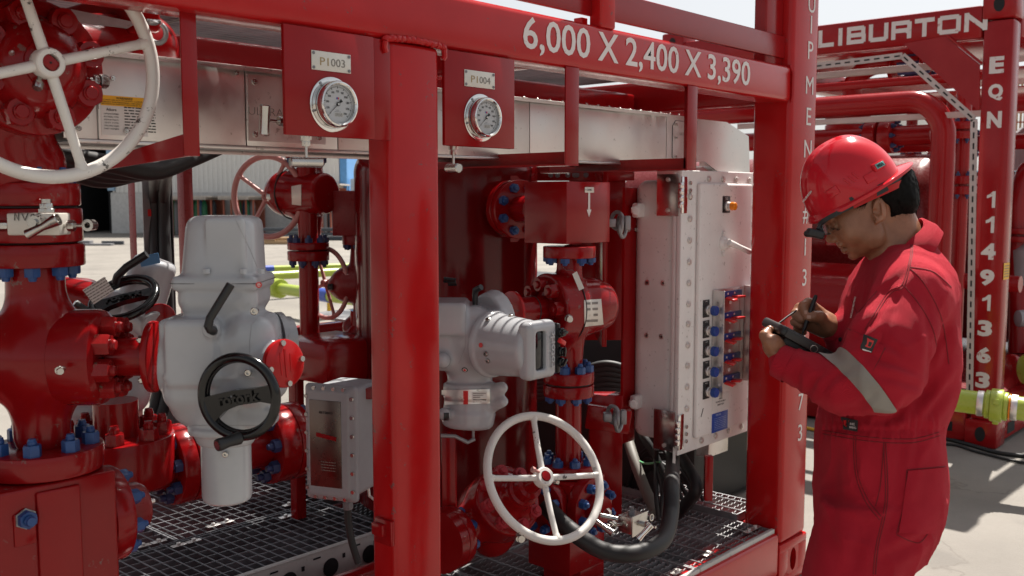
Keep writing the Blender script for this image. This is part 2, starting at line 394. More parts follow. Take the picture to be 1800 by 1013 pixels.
    def build(self):
        vx = self.vox; us = [p for p in self.pr if p[4] == 'u']
        lo = np.min([p[1] for p in us], 0)-4*vx-.01; hi = np.max([p[2] for p in us], 0)+4*vx+.01
        n = np.ceil((hi-lo)/vx).astype(int)+1; G = np.full(n, .06, np.float32)
        ax = [(lo[i]+np.arange(n[i])*vx).astype(np.float32) for i in range(3)]
        for fn, a, b, k, op in self.pr:
            mg = max(.02, k*1.5)+3*vx
            i0 = np.clip(np.floor((a-mg-lo)/vx).astype(int), 0, n); i1 = np.clip(np.ceil((b+mg-lo)/vx).astype(int)+1, 0, n)
            if np.any(i1 <= i0): continue
            s = tuple(slice(i0[i], i1[i]) for i in range(3))
            d = fn(ax[0][s[0]][:, None, None], ax[1][s[1]][None, :, None], ax[2][s[2]][None, None, :]).astype(np.float32); g = G[s]
            if op == 'u':
                if k > 0: h = np.clip(.5+.5*(g-d)/k, 0, 1); G[s] = g+(d-g)*h-k*h*(1-h)
                else: G[s] = np.minimum(g, d)
            else:
                d = -d
                if k > 0: h = np.clip(.5-.5*(g-d)/k, 0, 1); G[s] = g+(d-g)*h+k*h*(1-h)
                else: G[s] = np.maximum(g, d)
        vg = openvdb.FloatGrid(); vg.background = .06; vg.copyFromArray(np.ascontiguousarray(G.astype(np.float32)))
        P, Q = vg.convertToQuads(0.0)
        P = np.array(P)*vx+lo
        mb = MB(); mb.v = [tuple(p) for p in P.tolist()]; Q = np.array(Q); a, b, c = P[Q[:, 0]], P[Q[:, 1]], P[Q[:, 2]]
        if np.einsum('ij,ij->i', a-P.mean(0), np.cross(b-a, c-a)).sum() < 0: Q = Q[:, ::-1]
        mb.f = [tuple(q) for q in Q.tolist()]; return mb

FWH = Vector((math.cos(YAW), math.sin(YAW), 0))
def patch_on(parent, name, body, corners, off, mat, D, n=10, th=.002):
    """a thin plate laid on a body, between four picture corners"""
    bm = BVHTree.FromPolygons([tuple(v) for v in body.v], body.f); vs = []; ok = True
    for j in range(n+1):
        for i in range(n+1):
            u, v = i/n, j/n; x = (corners[0][0]*(1-u)+corners[1][0]*u)*(1-v)+(corners[3][0]*(1-u)+corners[2][0]*u)*v; y = (corners[0][1]*(1-u)+corners[1][1]*u)*(1-v)+(corners[3][1]*(1-u)+corners[2][1]*u)*v
            r_ = ray(x, y).normalized(); h = bm.ray_cast(CAMP, r_); vs.append((h[0], h[1] if h[1].dot(FW) < 0 else -h[1]) if h[0] is not None else (vs[-1] if vs else (onD(x, y, D), -FWH)))
    N = (n+1)**2; out = [p+nn*(off+th) for p, nn in vs]+[p+nn*off for p, nn in vs]; fs = []
    for j in range(n):
        for i in range(n):
            a = j*(n+1)+i; q_ = (a, a+1, a+n+2, a+n+1); fs.append(tuple(reversed(q_))); fs.append(tuple(N+k for k in q_))
    bd = [i for i in range(n+1)]+[(j+1)*(n+1)-1 for j in range(1, n+1)]+[N-1-i for i in range(1, n+1)]+[j*(n+1) for j in range(n-1, 0, -1)]
    for k in range(len(bd)): a, b = bd[k], bd[(k+1) % len(bd)]; fs.append((a, b, N+b, N+a))
    mb = MB(); mb.v = [tuple(v) for v in out]; mb.f = fs; return obj(name, mb, mat, parent, ang=60)
# ---------------------------------------------------------------- ground and the far side of the yard
def ground_mat():
    m, nt, bs = _new('dusty_concrete'); co = _coords(nt)
    a = _noise(nt, co, .55, 8, .62); b = _noise(nt, co, 4.5, 7, .7); c = _noise(nt, co, 90, 3, .6); d = _noise(nt, co, 420, 2, .6)
    base = _ramp(nt, a, [(.28, (.150, .137, .121)), (.5, (.205, .188, .166)), (.74, (.275, .253, .222))])
    base = _mix(nt, _maprange(nt, b, .52, .72, 0, .55), base, (.20, .18, .155))
    base = _mix(nt, _maprange(nt, c, .56, .74, 0, .45), base, (.17, .155, .135))
    base = _mix(nt, _maprange(nt, d, .6, .72, 0, .5), base, (.46, .43, .39))
    e = _noise(nt, co, 1.7, 3, .5); base = _mix(nt, _maprange(nt, e, .60, .66, 0, .38), base, (.11, .10, .09))
    v = nt.nodes.new('ShaderNodeTexVoronoi'); v.feature = 'DISTANCE_TO_EDGE'; v.inputs['Scale'].default_value = .42
    wv = nt.nodes.new('ShaderNodeVectorMath'); wv.operation = 'ADD'; nn = nt.nodes.new('ShaderNodeTexNoise'); nn.inputs['Scale'].default_value = 2.2; nn.inputs['Detail'].default_value = 6
    nt.links.new(co, nn.inputs['Vector']); nt.links.new(co, wv.inputs[0]); nt.links.new(nn.outputs['Color'], wv.inputs[1]); nt.links.new(wv.outputs[0], v.inputs['Vector'])
    base = _mix(nt, _maprange(nt, v.outputs['Distance'], .0, .006, .7, 0), base, (.13, .115, .10))
    nt.links.new(base, bs.inputs['Base Color']); bs.inputs['Roughness'].default_value = .85
    mm = nt.nodes.new('ShaderNodeMath'); mm.operation = 'ADD'; nt.links.new(b, mm.inputs[0]); nt.links.new(c, mm.inputs[1])
    _bump(nt, bs, mm.outputs[0], .35, .006); return m
M['ground'] = ground_mat()
mb = MB()
xs = [-400, -60, -10, 0, 4, 8, 12, 20, 60, 400]
for i in range(len(xs)-1):
    for j in range(len(xs)-1):
        mb.add([(xs[i], xs[j], 0), (xs[i+1], xs[j], 0), (xs[i+1], xs[j+1], 0), (xs[i], xs[j+1], 0)], [(0, 1, 2, 3)])
g = obj('ground', mb, 'ground', None); g['kind'] = 'structure'

M['clad'] = plain('pale_wall_cladding', (.78, .77, .74), .55, var=.04)
M['plinth'] = plain('rendered_plinth', (.62, .61, .59), .8, 0, .3, 30, var=.12)
M['sheetblue'] = plain('blue_corner_flashing', (.10, .30, .62), .5)
M['sheetlight'] = plain('pale_blue_flashing', (.30, .46, .62), .5)
M['dark'] = plain('dark_opening', (.012, .012, .014), .8)
M['shedred'] = plain('rust_red_post', (.34, .09, .05), .6)
M['shedroof'] = plain('shed_roof_sheet', (.58, .52, .46), .6)
for nm, c in (('green', (.02, .18, .08)), ('steelblue', (.05, .12, .25)), ('greycyl', (.18, .18, .19)), ('tan', (.42, .27, .14)), ('darksteel', (.05, .06, .075))):
    M['cyl_'+nm] = plain('cylinder_'+nm, c, .4)
# a building face along the picture plane, its own axes: bx along the wall, by away
BD = 41.6
bl = onD(130, 410, BD); bl.z = 0
bxd = Vector((RT.x, RT.y, 0)); byd = Vector((FW.x, FW.y, 0)).normalized()
def bp(px, z, back=0.0): return bl+bxd*((px-130)*BD/FPX)+byd*back+Zv*z
def bface(mb, px0, px1, z0, z1, y0, y1):
    a = [bp(px, z, y) for z in (z0, z1) for y in (y0, y1) for px in (px0, px1)]
    mb.add(a, [(0, 1, 3, 2)[::-1], (4, 5, 7, 6), (0, 1, 5, 4), (2, 3, 7, 6)[::-1], (0, 2, 6, 4)[::-1], (1, 3, 7, 5)]); return mb
b = thing('workshop_building', 'long pale metal-clad workshop with a dark open doorway across the yard', 'building', bl)
mb = MB()
for px0, px1 in ((-700, 130), (197, 614)): bface(mb, px0, px1, 0, 1.72, 0, 9)
obj('plinth', mb, 'plinth', b)
mb = MB(); p = -700.0
while p < 600:                                                        # ribbed cladding sheet
    if not (120 < p < 197): bface(mb, p, p+2.6, 1.72, 9.0, -.05, 0.0)
    p += 8.2
bface(mb, -700, 130, 1.722, 9, .003, 8.9); bface(mb, 206, 598, 1.722, 9, .003, 8.9); obj('cladding', mb, 'clad', b)
obj('flashing', bface(MB(), 600, 612, 1.80, 9.0, -.12, 9), 'sheetblue', b)
obj('flashing', bface(MB(), 194, 205, 1.80, 6.5, -.12, .4), 'sheetlight', b)
mb = MB(); bface(mb, 131, 194, 0, 7.5, 3.5, 3.6); obj('doorway', mb, 'dark', b)
mb = MB(); bface(mb, 131, 133, 0, 7.5, .1, 3.5); bface(mb, 192, 194, 0, 7.5, .1, 3.5); obj('door_reveal', mb, 'dark', b)
mb = MB(); bface(mb, 150, 166, 1.35, 1.9, 3.4, 3.45); obj('lit_opening', mb, 'clad', b)
wd = thing('parapet_wall', 'low pale wall running on past the blue corner of the workshop', 'wall', bp(615, 0))
obj('wall_face', bface(MB(), 615.2, 760, 0, 2.3, .3, .6), 'plinth', wd)
def cylinder_shed(px0, px1, z, n, seed, label):
    rnd = random.Random(seed); s = thing('cylinder_shed', label, 'shed', bp(px0, 0, -2))
    mb = MB()
    for k in range(int((px1-px0)/3)):
        bface(mb, px0-4+k*3.1, px0-4+k*3.1+1.6, z, z+.12, -2.6, -.1)
    bface(mb, px0-5, px1+5, z+.10, z+.16, -2.5, -.1); obj('roof', mb, 'shedroof', s)
    for k in range(5):
        q = px0+(px1-px0)*k/4; obj('post', bface(MB(), q, q+2.2, 0, z, -2.3, -2.2), 'shedred', s)
    obj('back_wall', bface(MB(), px0, px1, 0, z, -.4, -.3), 'shedred', s)
    cs = ['cyl_green', 'cyl_green', 'cyl_steelblue', 'cyl_greycyl', 'cyl_green', 'cyl_darksteel']
    for k in range(n):
        q = px0+5+(px1-px0-10)*(k+.5)/n+rnd.uniform(-1, 1); p0 = bp(q, .01, -1.3+rnd.uniform(-.3, .3)); m = MB()
        m.lathe(p0, Zv, [(0, .115), (1.15, .115), (1.3, .09), (1.38, .035), (1.5, .035)], 12)
        t = obj('gas_cylinder', m, cs[rnd.randrange(6)], None, org=p0)
        tag(t, label_cyl+where, 'gas cylinder', 'gas cylinders in the '+where)
label_cyl = 'upright gas cylinder standing in the '
where = ''
where = 'widest open shed with the scalloped roof'; cylinder_shed(314, 400, 1.42, 9, 1, 'open red-posted shed of gas cylinders with a scalloped roof')
where = 'small shed seen through the pink handwheel'; cylinder_shed(421, 470, 1.42, 5, 2, 'shorter open cylinder shed seen through the pink handwheel')
where = 'shed nearest the blue corner of the workshop'; cylinder_shed(556, 612, 1.9, 5, 3, 'open cylinder shed below the blue corner of the workshop')
def clutter(name, label, cat, px, dist, parts):
    o = onZ(px, 350+1.52*1720/dist, 0); t = thing(name, label, cat, o)
    for i, (nm, dx, dy, z, s, m) in enumerate(parts):
        mb = MB(); mb.box(o+bxd*dx+byd*dy+Zv*(z+s[2]/2), s, .01, Matrix.Rotation(YAW-math.pi/2, 3, 'Z')); obj(nm, mb, m, t)
clutter('steel_beam_stack', 'low stack of dark steel lengths lying before the far sheds', 'steel stack', 490, 36, [('beam', 0, 0, z*.16, (5.2, .16, .12), 'cyl_darksteel') for z in range(3)]+[('beam', .3, .4, 0, (5, .16, .14), 'cyl_greycyl'), ('bearer', -1.8, .2, .48, (.12, 1, .1), 'cyl_greycyl')])
clutter('cardboard_pile', 'tan cardboard pieces heaped on the ground near the steel stack', 'cardboard', 487, 33, [('sheet', 0, 0, 0, (1.3, .6, .12), 'cyl_tan'), ('sheet', .3, .1, .12, (.9, .5, .1), 'cyl_tan'), ('sheet', -.3, 0, .12, (.6, .5, .16), 'cyl_tan')])
clutter('scrap_metal', 'flat pieces of scrap metal lying out on the concrete yard', 'scrap', 165, 32, [('piece', 0, 0, 0, (1.2, .3, .06), 'cyl_greycyl'), ('piece', .4, .5, 0, (.7, .1, .12), 'cyl_darksteel'), ('piece', -.4, .3, .0, (.4, .3, .14), 'cyl_greycyl')])

# yellow-green pipes lying on low yellow stands behind the skid
def ypipe(pts, r, label, segs=()):
    t = thing('yellow_green_pipe', label, 'pipe', pts[0], 'yellow-green pipes lying across the yard'); d = (pts[1]-pts[0]).normalized()
    obj('pipe_run', MB().tube(pts, r, 14), 'yellowgreen', t)
    for s, kind in segs:
        p = pts[0]+(pts[1]-pts[0])*s
        if kind == 'blue': obj('blue_band', MB().cyl(p-d*.12, p+d*.12, r*1.12), 'bluepipe', t)
        elif kind == 'cap': obj('coupling', MB().cyl(p-d*.09, p+d*.09, r*1.7, n=20, bev=.01), 'yellowgreen', t)
    return t
def yp(px, py, z): return onZ(px, py, z)
p0, p1 = yp(440, 474, .35), yp(660, 466, .35); ypipe([p0, p1], .05, 'topmost thin yellow-green pipe, blue band at one end', [(.12, 'blue'), (.45, 'cap'), (.93, 'blue')])
p0, p1 = yp(430, 488, .35), yp(670, 474, .35); ypipe([p0, p1], .065, 'middle long yellow-green pipe running behind the flanged riser')
p0, p1 = yp(440, 500, .33), yp(680, 535, .33); ypipe([p0, p1], .075, 'lowest yellow-green pipe with a round coupling, sloping across the gap', [(.235, 'cap'), (.6, 'blue')])
def ystand(px, py, label):
    b = onZ(px, py, 0); t = thing('pipe_stand', label, 'pipe stand', b, 'yellow pipe stands')
    obj('post', MB().cyl(b, b+Zv*.26, .035, n=12), 'yellowstand', t); obj('foot', MB().bx(b.x-.09, b.x+.09, b.y-.09, b.y+.09, 0, .02), 'yellowstand', t)
    obj('cradle', MB().box(b+Zv*.275, (.16, .16, .03), .005), 'yellowstand', t)
ystand(580, 560, 'yellow stand carrying the blue-banded end of the lowest pipe')
ystand(530, 505, 'yellow stand half hidden by the flanged riser')
# ---------------------------------------------------------------- the skid frame
YF = 1.715
fr = thing('equipment_skid', 'red painted steel skid frame marked with its dimensions and serial number', 'equipment frame', (1.55, YF, 0))
def fbx(nm, *a, mat='red_post', bev=.012, **k):
    return obj(nm, MB().bx(*a, bev, 3), mat, fr, **k)
tb = fbx('top_beam', -2.29, 3.43, YF, YF+.115, 1.873, 2.004, bev=.016)
post = fbx('post', 1.472, 1.629, YF-.001, YF+.083, .21, 1.872, bev=.013)
# weld bead and collar over the post
mb = MB(); pts = []
for t in np.linspace(0, 1, 90):
    x = 1.458+t*.186; z = 1.868+.012*math.sin(t*math.pi)**.35+.0008*math.sin(t*61); pts.append((x, YF-.003+.0006*math.sin(t*83), z))
mb.tube(pts, [.0080+.0007*math.sin(k*.83)+.0004*math.sin(k*1.9) for k in range(90)], 10)
mb.tube([(1.642, YF-.003, 1.868), (1.643, YF-.003, 1.852), (1.638, YF-.001, 1.845)], .007, 8)
mb.tube([(1.460, YF-.003, 1.868), (1.458, YF-.002, 1.855), (1.464, YF, 1.845)], .007, 8); obj('weld_bead', mb, 'red_post', fr)
cp = fbx('corner_post', 3.43, 3.652, YF, YF+.16, .17, 3.22, bev=.022)
for z0, z1 in ((0, .172), (3.218, 3.39)):
    # corner casting with an oval hole on its front
    mb = MB(); mb.bx(3.425, 3.658, YF-.004, YF+.166, z0, z0+.04, .008); mb.bx(3.425, 3.658, YF-.004, YF+.166, z1-.035, z1, .008)
    mb.bx(3.425, 3.50, YF-.003, YF+.165, z0+.035, z1-.03, .006); mb.bx(3.585, 3.657, YF-.003, YF+.165, z0+.035, z1-.03, .006); cc = obj('corner_casting', mb, 'red_post', fr)
    out = [(.05*math.cos(a)*.62, .052*math.sin(a)) for a in np.linspace(0, 2*math.pi, 25)[:-1]]
    mb = MB(); f = textm((1, 0, 0), Zv, (3.542, YF+.02, (z0+z1)/2+.004)); mb.bx(3.495, 3.59, YF+.05, YF+.06, z0+.03, z1-.03); obj('casting_core', mb, 'dark', cc)
    m2 = MB(); n = 24; ring = []
    for a in range(n): 
        t = 2*math.pi*a/n; ring.append((.026*math.cos(t), .046*math.sin(t)))
    vs = [(x, y, .022) for x, y in ring]; sq = []
    for a in range(n):
        t = 2*math.pi*a/n; c, s = math.cos(t), math.sin(t); k = max(abs(c)/.047, abs(s)/.054); sq.append((c/k, s/k, .022))
    vs += sq+[(x, y, .0) for x, y in ring]; fs = [(i, n+i, n+(i+1) % n, (i+1) % n) for i in range(n)]+[(i, (i+1) % n, 2*n+(i+1) % n, 2*n+i) for i in range(n)]
    m2.add(vs, fs, f); obj('casting_face', m2, 'red_post', cc)
# weld seam where the top beam meets the corner post
mb = MB(); mb.tube([(3.428, YF-.002, 1.872), (3.431, YF-.004, 1.90), (3.431, YF-.004, 1.98), (3.425, YF+.004, 2.003), (3.428, YF+.05, 2.006)], .006, 8); obj('weld_bead', mb, 'red_post', fr)
fbx('bottom_beam', -2.29, 3.43, YF, YF+.10, .045, .222, bev=.018)
# upper rail, stanchions and tubes over the roof
fbx('guard_bar', -2.2, 3.43, YF+.03, YF+.045, 2.034, 2.116, bev=.003, mat='red')
fbx('stanchion', 2.255, 2.325, YF-.003, YF+.04, 2.0, 3.3, bev=.006)
fbx('stanchion', 2.235, 2.262, YF+.05, YF+.08, 2.0, 2.03, bev=.002)
fbx('stanchion', .3, .37, YF-.003, YF+.04, 2.0, 3.3, bev=.006)
mb = MB(); mb.tube([(2.9, YF+.09, 2.32)]+[(3.43, YF+.09, 2.32)], .03, 14); obj('guard_tube', mb, 'red_post', fr)
fbx('gusset', 3.30, 3.43, YF+.04, YF+.09, 2.005, 2.42, bev=.006, mat='red')
mb = MB(); mb.prism([(3.12, 2.32), (3.43, 2.32), (3.43, 2.16), (3.36, 2.20)], textm((1, 0, 0), Zv, (0, YF+.10, 0)), 0, .012)
fbx('top_rail', -2.2, 3.43, YF+.02, YF+.12, 3.25, 3.385)
# rear frame
YR = 4.0
fbx('rear_top_beam', -2.29, 3.43, YR, YR+.115, 1.873, 2.0, mat='red')
fbx('rear_rail', -2.2, 3.43, YR+.02, YR+.04, 2.03, 2.12, bev=.003, mat='red')
fbx('rear_bottom_beam', -2.29, 3.43, YR, YR+.12, .045, .225, mat='red')
for x in (-2.28, 3.43): fbx('rear_post', x, x+.2, YR, YR+.15, .1, 3.3 if x > 3 else 1.873, mat='red_dusty')
for x in (3.46,): 
    fbx('end_beam', x, x+.14, YF+.16, YR, 1.873, 2.004, mat='red'); fbx('end_beam', x, x+.14, YF+.16, YR, .045, .222, mat='red')
    fbx('end_beam', x, x+.14, YF+.16, YR, 3.25, 3.385, mat='red')
fbx('cross_beam', .15, .27, YF+.115, YR, 1.88, 1.98, mat='red')
fbx('cross_beam', 2.02, 2.10, YF+.115, YR, 1.876, 1.97, mat='red')
fbx('cross_beam', 1.04, 1.10, YF+.32, YR, 1.876, 1.97, mat='red')
# long inner stringer behind the cable duct
fbx('roof_stringer', .3, 3.43, 2.42, 2.50, 1.83, 1.95, mat='red')
# gauge boards
def board(x0, x1, z0, z1, xr):
    mb = MB(); mb.bx(x0, x1, YF-.006, YF+.004, z0, z1+.02, .0015); mb.bx(x1-.001, xr, YF+.001, YF+.012, z0, z1+.02, .0015)
    return obj('gauge_board', mb, 'red', fr)
board(1.188, 1.424, 1.648, 1.852, 1.478)
board(1.640, 1.888, 1.644, 1.850, 1.66)
# hangers: an upright angle down from the beam and an arm going back under the duct
def hanger(x, z1, arm, wd=.058, dz=.0, y0=YF+.002):
    mb = MB(); mb.bx(x, x+wd, y0, y0+.005, z1, 1.876, .001); mb.bx(x+wd-.006, x+wd-.001, y0+.004, y0+wd*.8, z1, 1.876, .001); h = obj('hanger', mb, 'red', fr)
    mb = MB(); a = V(x+wd, y0+.0, z1); b = V(x+wd, y0+arm, z1+dz)
    for (p, q, hh) in ((a, b, .036),):
        vs = [p, q, q+Zv*hh, p+Zv*hh]; vs = [v+V(-.0005, 0, 0) for v in vs]+[v-V(.006, 0, 0) for v in vs]
        mb.add(vs, [(0, 1, 2, 3), (7, 6, 5, 4), (0, 4, 5, 1), (1, 5, 6, 2), (2, 6, 7, 3), (3, 7, 4, 0)])
        vs = [p, q, q-V(wd, 0, 0), p-V(wd, 0, 0)]; vs = [v-Zv*.0 for v in vs]+[v-Zv*.005 for v in vs]
        mb.add(vs, [(0, 1, 2, 3)[::-1], (4, 5, 6, 7), (0, 1, 5, 4), (1, 2, 6, 5), (2, 3, 7, 6), (3, 0, 4, 7)])
    obj('hanger_arm', mb, 'red', h)
hanger(2.106, 1.612, .62); hanger(2.722, 1.612, .62)
h = obj('hanger', MB().bx(.985, .988+.03, 1.752, 1.757, 1.60, 1.875, .001).bx(1.012, 1.018, 1.757, 1.80, 1.60, 1.875, .001), 'red', fr)
a, b_ = V(1.000, 1.755, 1.600), onY(178, 300, 1.95)
mb = MB(); hh = .045; vs = [a, b_, b_+Zv*.02, a+Zv*hh]; vs = [v+V(.002, 0, 0) for v in vs]+[v-V(.004, 0, 0) for v in vs]
mb.add(vs, [(0, 1, 2, 3)[::-1], (7, 6, 5, 4)[::-1], (0, 4, 5, 1)[::-1], (1, 5, 6, 2)[::-1], (2, 6, 7, 3)[::-1], (3, 7, 4, 0)[::-1]]); obj('hanger_arm', mb, 'red', h)
# lettering on the frame
mb = MB(); write(mb, '6,000 X 2,400 X 3,390', textm(Xv, Zv, (2.520, YF-.0012, 1.9395)), .08, .0004, .0009, fit=(1.187, .096)); obj('dimension_lettering', mb, 'letter', fr)
ys = [('Q', 2.40), ('U', 2.305), ('I', 2.203), ('P', 2.095), ('M', 1.968), ('E', 1.838), ('N', 1.709), ('T', 1.60), ('#', 1.452), ('1', 1.322), ('3', 1.214), ('1', 1.105), ('3', .995), ('1', .89), ('1', .785), ('0', .77)]
ys = []
for ch, py in (('Q', -70), ('U', 5), ('I', 42), ('P', 88), ('M', 150), ('E', 205), ('N', 262), ('T', 318), ('#', 378), ('1', 434), ('3', 487), ('4', 541), ('0', 590), ('9', 650), ('7', 702), ('3', 755)):
    z = onY(1420, py, YF).z; write(mb2 := MB(), ch, textm(Xv, Zv, (3.575, YF-.0012, z)), .08, .0004, 0, fit=(None, .066)); obj('serial_character', mb2, 'letter', fr)
# floor plate under the gratings, floor beams, and the channel and tube in the left bay
fl = obj('floor_pan', MB().bx(-2.2, 3.44, YF+.11, YR, .055, .065), 'red_dusty', fr)
for x in (-.4, .9, 1.55, 2.3, 3.0): fbx('floor_beam', x, x+.07, YF+.1, YR, .066, .198, mat='red_dusty', bev=.004)
for y in (2.62, 3.3): fbx('floor_bearer', -2.2, 3.43, y, y+.05, .10, .196, mat='red_dusty', bev=.004)

# ---------------------------------------------------------------- roof and floor gratings
def grating(x0, x1, y0, y1, z, pitch, cross, label, along='Y', hgt=.032, serr=True, mat='galv', cat='grating', group='floor gratings', edge=True):
    t = thing('grating_panel', label, cat, ((x0+x1)/2, (y0+y1)/2, z-hgt), group)
    mb = MB()
    if edge:
        mb.bx(x0, x1, y0, y0+.005, z-hgt, z+.001); mb.bx(x0, x1, y1-.005, y1, z-hgt, z+.001); mb.bx(x0, x0+.005, y0+.005, y1-.005, z-hgt, z+.001); mb.bx(x1-.005, x1, y0+.005, y1-.005, z-hgt, z+.001)
        obj('edge_band', mb, mat, t)
    mb = MB(); L0, L1 = (y0, y1) if along == 'Y' else (x0, x1); C0, C1 = (x0, x1) if along == 'Y' else (y0, y1)
    c = C0+pitch
    while c < C1-.01:
        if serr:                                              # toothed top edge
            n = int((L1-L0)/.013); pts = []
            for i in range(n+1):
                l = L0+.006+(L1-L0-.012)*i/n; pts.append((l, z if i % 2 else z-.005))
            vs = []; fs = []
            for s in (-.0016, .0016):
                for l, zz in pts: vs.append((c+s, l, zz) if along == 'Y' else (l, c+s, zz))
                for l, zz in pts: vs.append((c+s, l, z-hgt) if along == 'Y' else (l, c+s, z-hgt))
            q = n+1
            for i in range(n):
                fs += [(q+i, q+i+1, i+1, i), (2*q+i, 2*q+i+1, 3*q+i+1, 3*q+i), (i, i+1, 2*q+i+1, 2*q+i)]
            mb.add(vs, fs)
        else:
            mb.bx(*((c-.002, c+.002, L0+.006, L1-.006) if along == 'Y' else (L0+.006, L1-.006, c-.002, c+.002)), z-hgt, z)
        c += pitch
    b = obj('bearing_bar', mb, mat, t, kind='stuff')
    mb = MB(); l = L0+cross*.6
    while l < L1-.02:
        mb.tube([(C0+.005, l, z-.001), (C1-.005, l, z-.001)] if along == 'Y' else [(l, C0+.005, z-.001), (l, C1-.005, z-.001)], .003, 6); l += cross
    obj('cross_rod', mb, mat, t, kind='stuff')
    return t
def clip(t, x, y, z):
    """saddle clip with a bolt holding a panel down"""
    mb = MB(); mb.bx(x-.028, x+.028, y-.012, y+.012, z, z+.003, .001); mb.cyl((x, y, z+.002), (x, y, z+.012), .008, n=10, bev=.002); obj('clip', mb, 'inox', t)
ZG = .232
g1 = grating(2.875, 3.42, YF+.035, 2.36, ZG+.0, .030, .100, 'nearest galvanised floor grating beside the corner post', along='X')
for x, y in ((3.34, 1.80), (3.02, 1.79), (3.39, 1.80)): clip(g1, x, y, ZG+.002)
g2 = grating(2.30, 2.872, YF+.035, 2.36, ZG-.001, .030, .100, 'floor grating under the lower white handwheel', along='X')
clip(g2, 2.80, 1.78, ZG)
g3 = grating(2.30, 3.42, 2.365, 3.2, ZG-.003, .030, .1, 'floor grating behind the upright conduits under the control panel', along='X')
g8 = grating(3.425, 3.63, 1.90, 3.2, .256, .030, .1, 'narrow raised grating strip over the end beam beyond the hoses', along='X')
g4 = grating(2.10, 2.297, YF+.035, 2.55, ZG-.002, .030, .1, 'floor grating under the angled wheel valve body', along='X')
ZL = .25
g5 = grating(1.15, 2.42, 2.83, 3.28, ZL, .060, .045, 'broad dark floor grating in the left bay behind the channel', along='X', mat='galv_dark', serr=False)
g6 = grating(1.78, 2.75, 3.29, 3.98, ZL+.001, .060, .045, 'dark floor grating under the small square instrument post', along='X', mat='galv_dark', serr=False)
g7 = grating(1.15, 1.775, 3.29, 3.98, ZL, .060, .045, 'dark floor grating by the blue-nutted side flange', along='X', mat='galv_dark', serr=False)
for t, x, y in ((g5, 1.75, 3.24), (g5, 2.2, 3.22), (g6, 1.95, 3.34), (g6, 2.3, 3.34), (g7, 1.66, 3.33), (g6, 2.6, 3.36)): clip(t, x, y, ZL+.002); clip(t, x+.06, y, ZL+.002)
# roof walkway gratings (the slats that stripe the light inside)
fbx('added_shade_plate', -2.2, 1.02, YF+.12, YR, 2.070, 2.076, mat='red', bev=.001)  # unseen solid plate, added to keep sun off the gate valve below
xs_ = [-.6, .42, 1.42, 2.42, 3.42]
nm = ['over the large white handwheel', 'over the first pressure gauge', 'over the second pressure gauge', 'over the white control panel']
for i in range(4):
    grating(xs_[i]+.004, xs_[i+1]-.004, YF+.14, 2.98, 2.036, .034, .10, 'roof walkway grating '+nm[i], along='X', hgt=.03, serr=False, mat='galv', group='roof walkway gratings')
    grating(xs_[i]+.004, xs_[i+1]-.004, 2.99, YR+.10, 2.036, .034, .10, 'rear roof walkway grating '+nm[i], along='X', hgt=.03, serr=False, mat='galv', group='roof walkway gratings')
# perforated channel at the edge of the left-bay gratings, and the red tube before it
c0, c1 = 1.1, 2.62
obj('toe_edge', MB().bx(2.30, 2.874, YF+.018, YF+.033, .190, .236, .002), 'galv_light', g2); obj('toe_edge', MB().bx(2.878, 3.42, YF+.018, YF+.033, .190, .237, .002), 'galv_light', g1)
t = thing('perforated_channel', 'galvanised slotted channel edging the dark left-bay grating', 'channel', ((c0+c1)/2, 2.80, .15))
mb = MB(); mb.bx(c0, c1, 2.80, 2.825, .252, .257, .001); mb.bx(c0, c1, 2.80, 2.805, .14, .2515, .001); obj('channel_web', mb, 'galv_light', t)
x = c0+.1; k = 0
while x < c1-.05:
    mb = MB()
    if k % 3 == 0: mb.lathe((x, 2.7985, .185), -Yv, [(0, .034), (.0012, .034)], 22)
    elif k % 3 == 1: mb.bx(x-.006, x+.006, 2.7975, 2.799, .205, .222)
    else: mb.bx(x-.016, x+.016, 2.7975, 2.799, .232, .238)
    obj('punched_hole', mb, 'dark', t); x += .06; k += 1
single('cross_tube', MB().tube([(1.3, 2.62, .17), (2.55, 2.62, .17)], .062, 20), 'red', 'thick red tube lying in front of the slotted channel', 'tube')

# ---------------------------------------------------------------- stainless cable duct
DY = 2.02
d = thing('cable_duct', 'long stainless cable duct hung under the roof behind the gauge boards', 'cable duct', (2.1, DY, 1.64))
zb, zt = 1.640, 1.818
xA, xB = onY(171, 220, DY).x, onY(431, 200, DY).x
for (x0, x1) in ((.87, xA), (xA+.003, xB), (xB+.003, 1.56), (1.563, 2.30), (2.303, 3.06)):
    obj('duct_panel', MB().bx(x0, x1, DY, DY+.006, zb, zt, .001), 'inox', d)
mb = MB(); mb.bx(.885, 3.06, DY-.012, DY+.20, zt+.001, zt+.005, .001); mb.bx(.885, 3.06, DY-.012, DY-.009, zt-.006, zt+.001); obj('lid', mb, 'inox', d)
mb = MB(); mb.bx(.885, 3.30, DY-.004, DY+.015, zb-.008, zb-.001, .001); mb.bx(.885, 3.30, DY+.19, DY+.20, zb-.012, zb-.001, .001); mb.bx(.885, 3.06, DY+.195, DY+.20, zb, zt); obj('bottom_lip', mb, 'inox', d)
mb = MB(); mb.bx(.9, 3.2, DY+.03, DY+.17, zb-.004, zb-.001); obj('bottom_panel', mb, 'plastic', d)
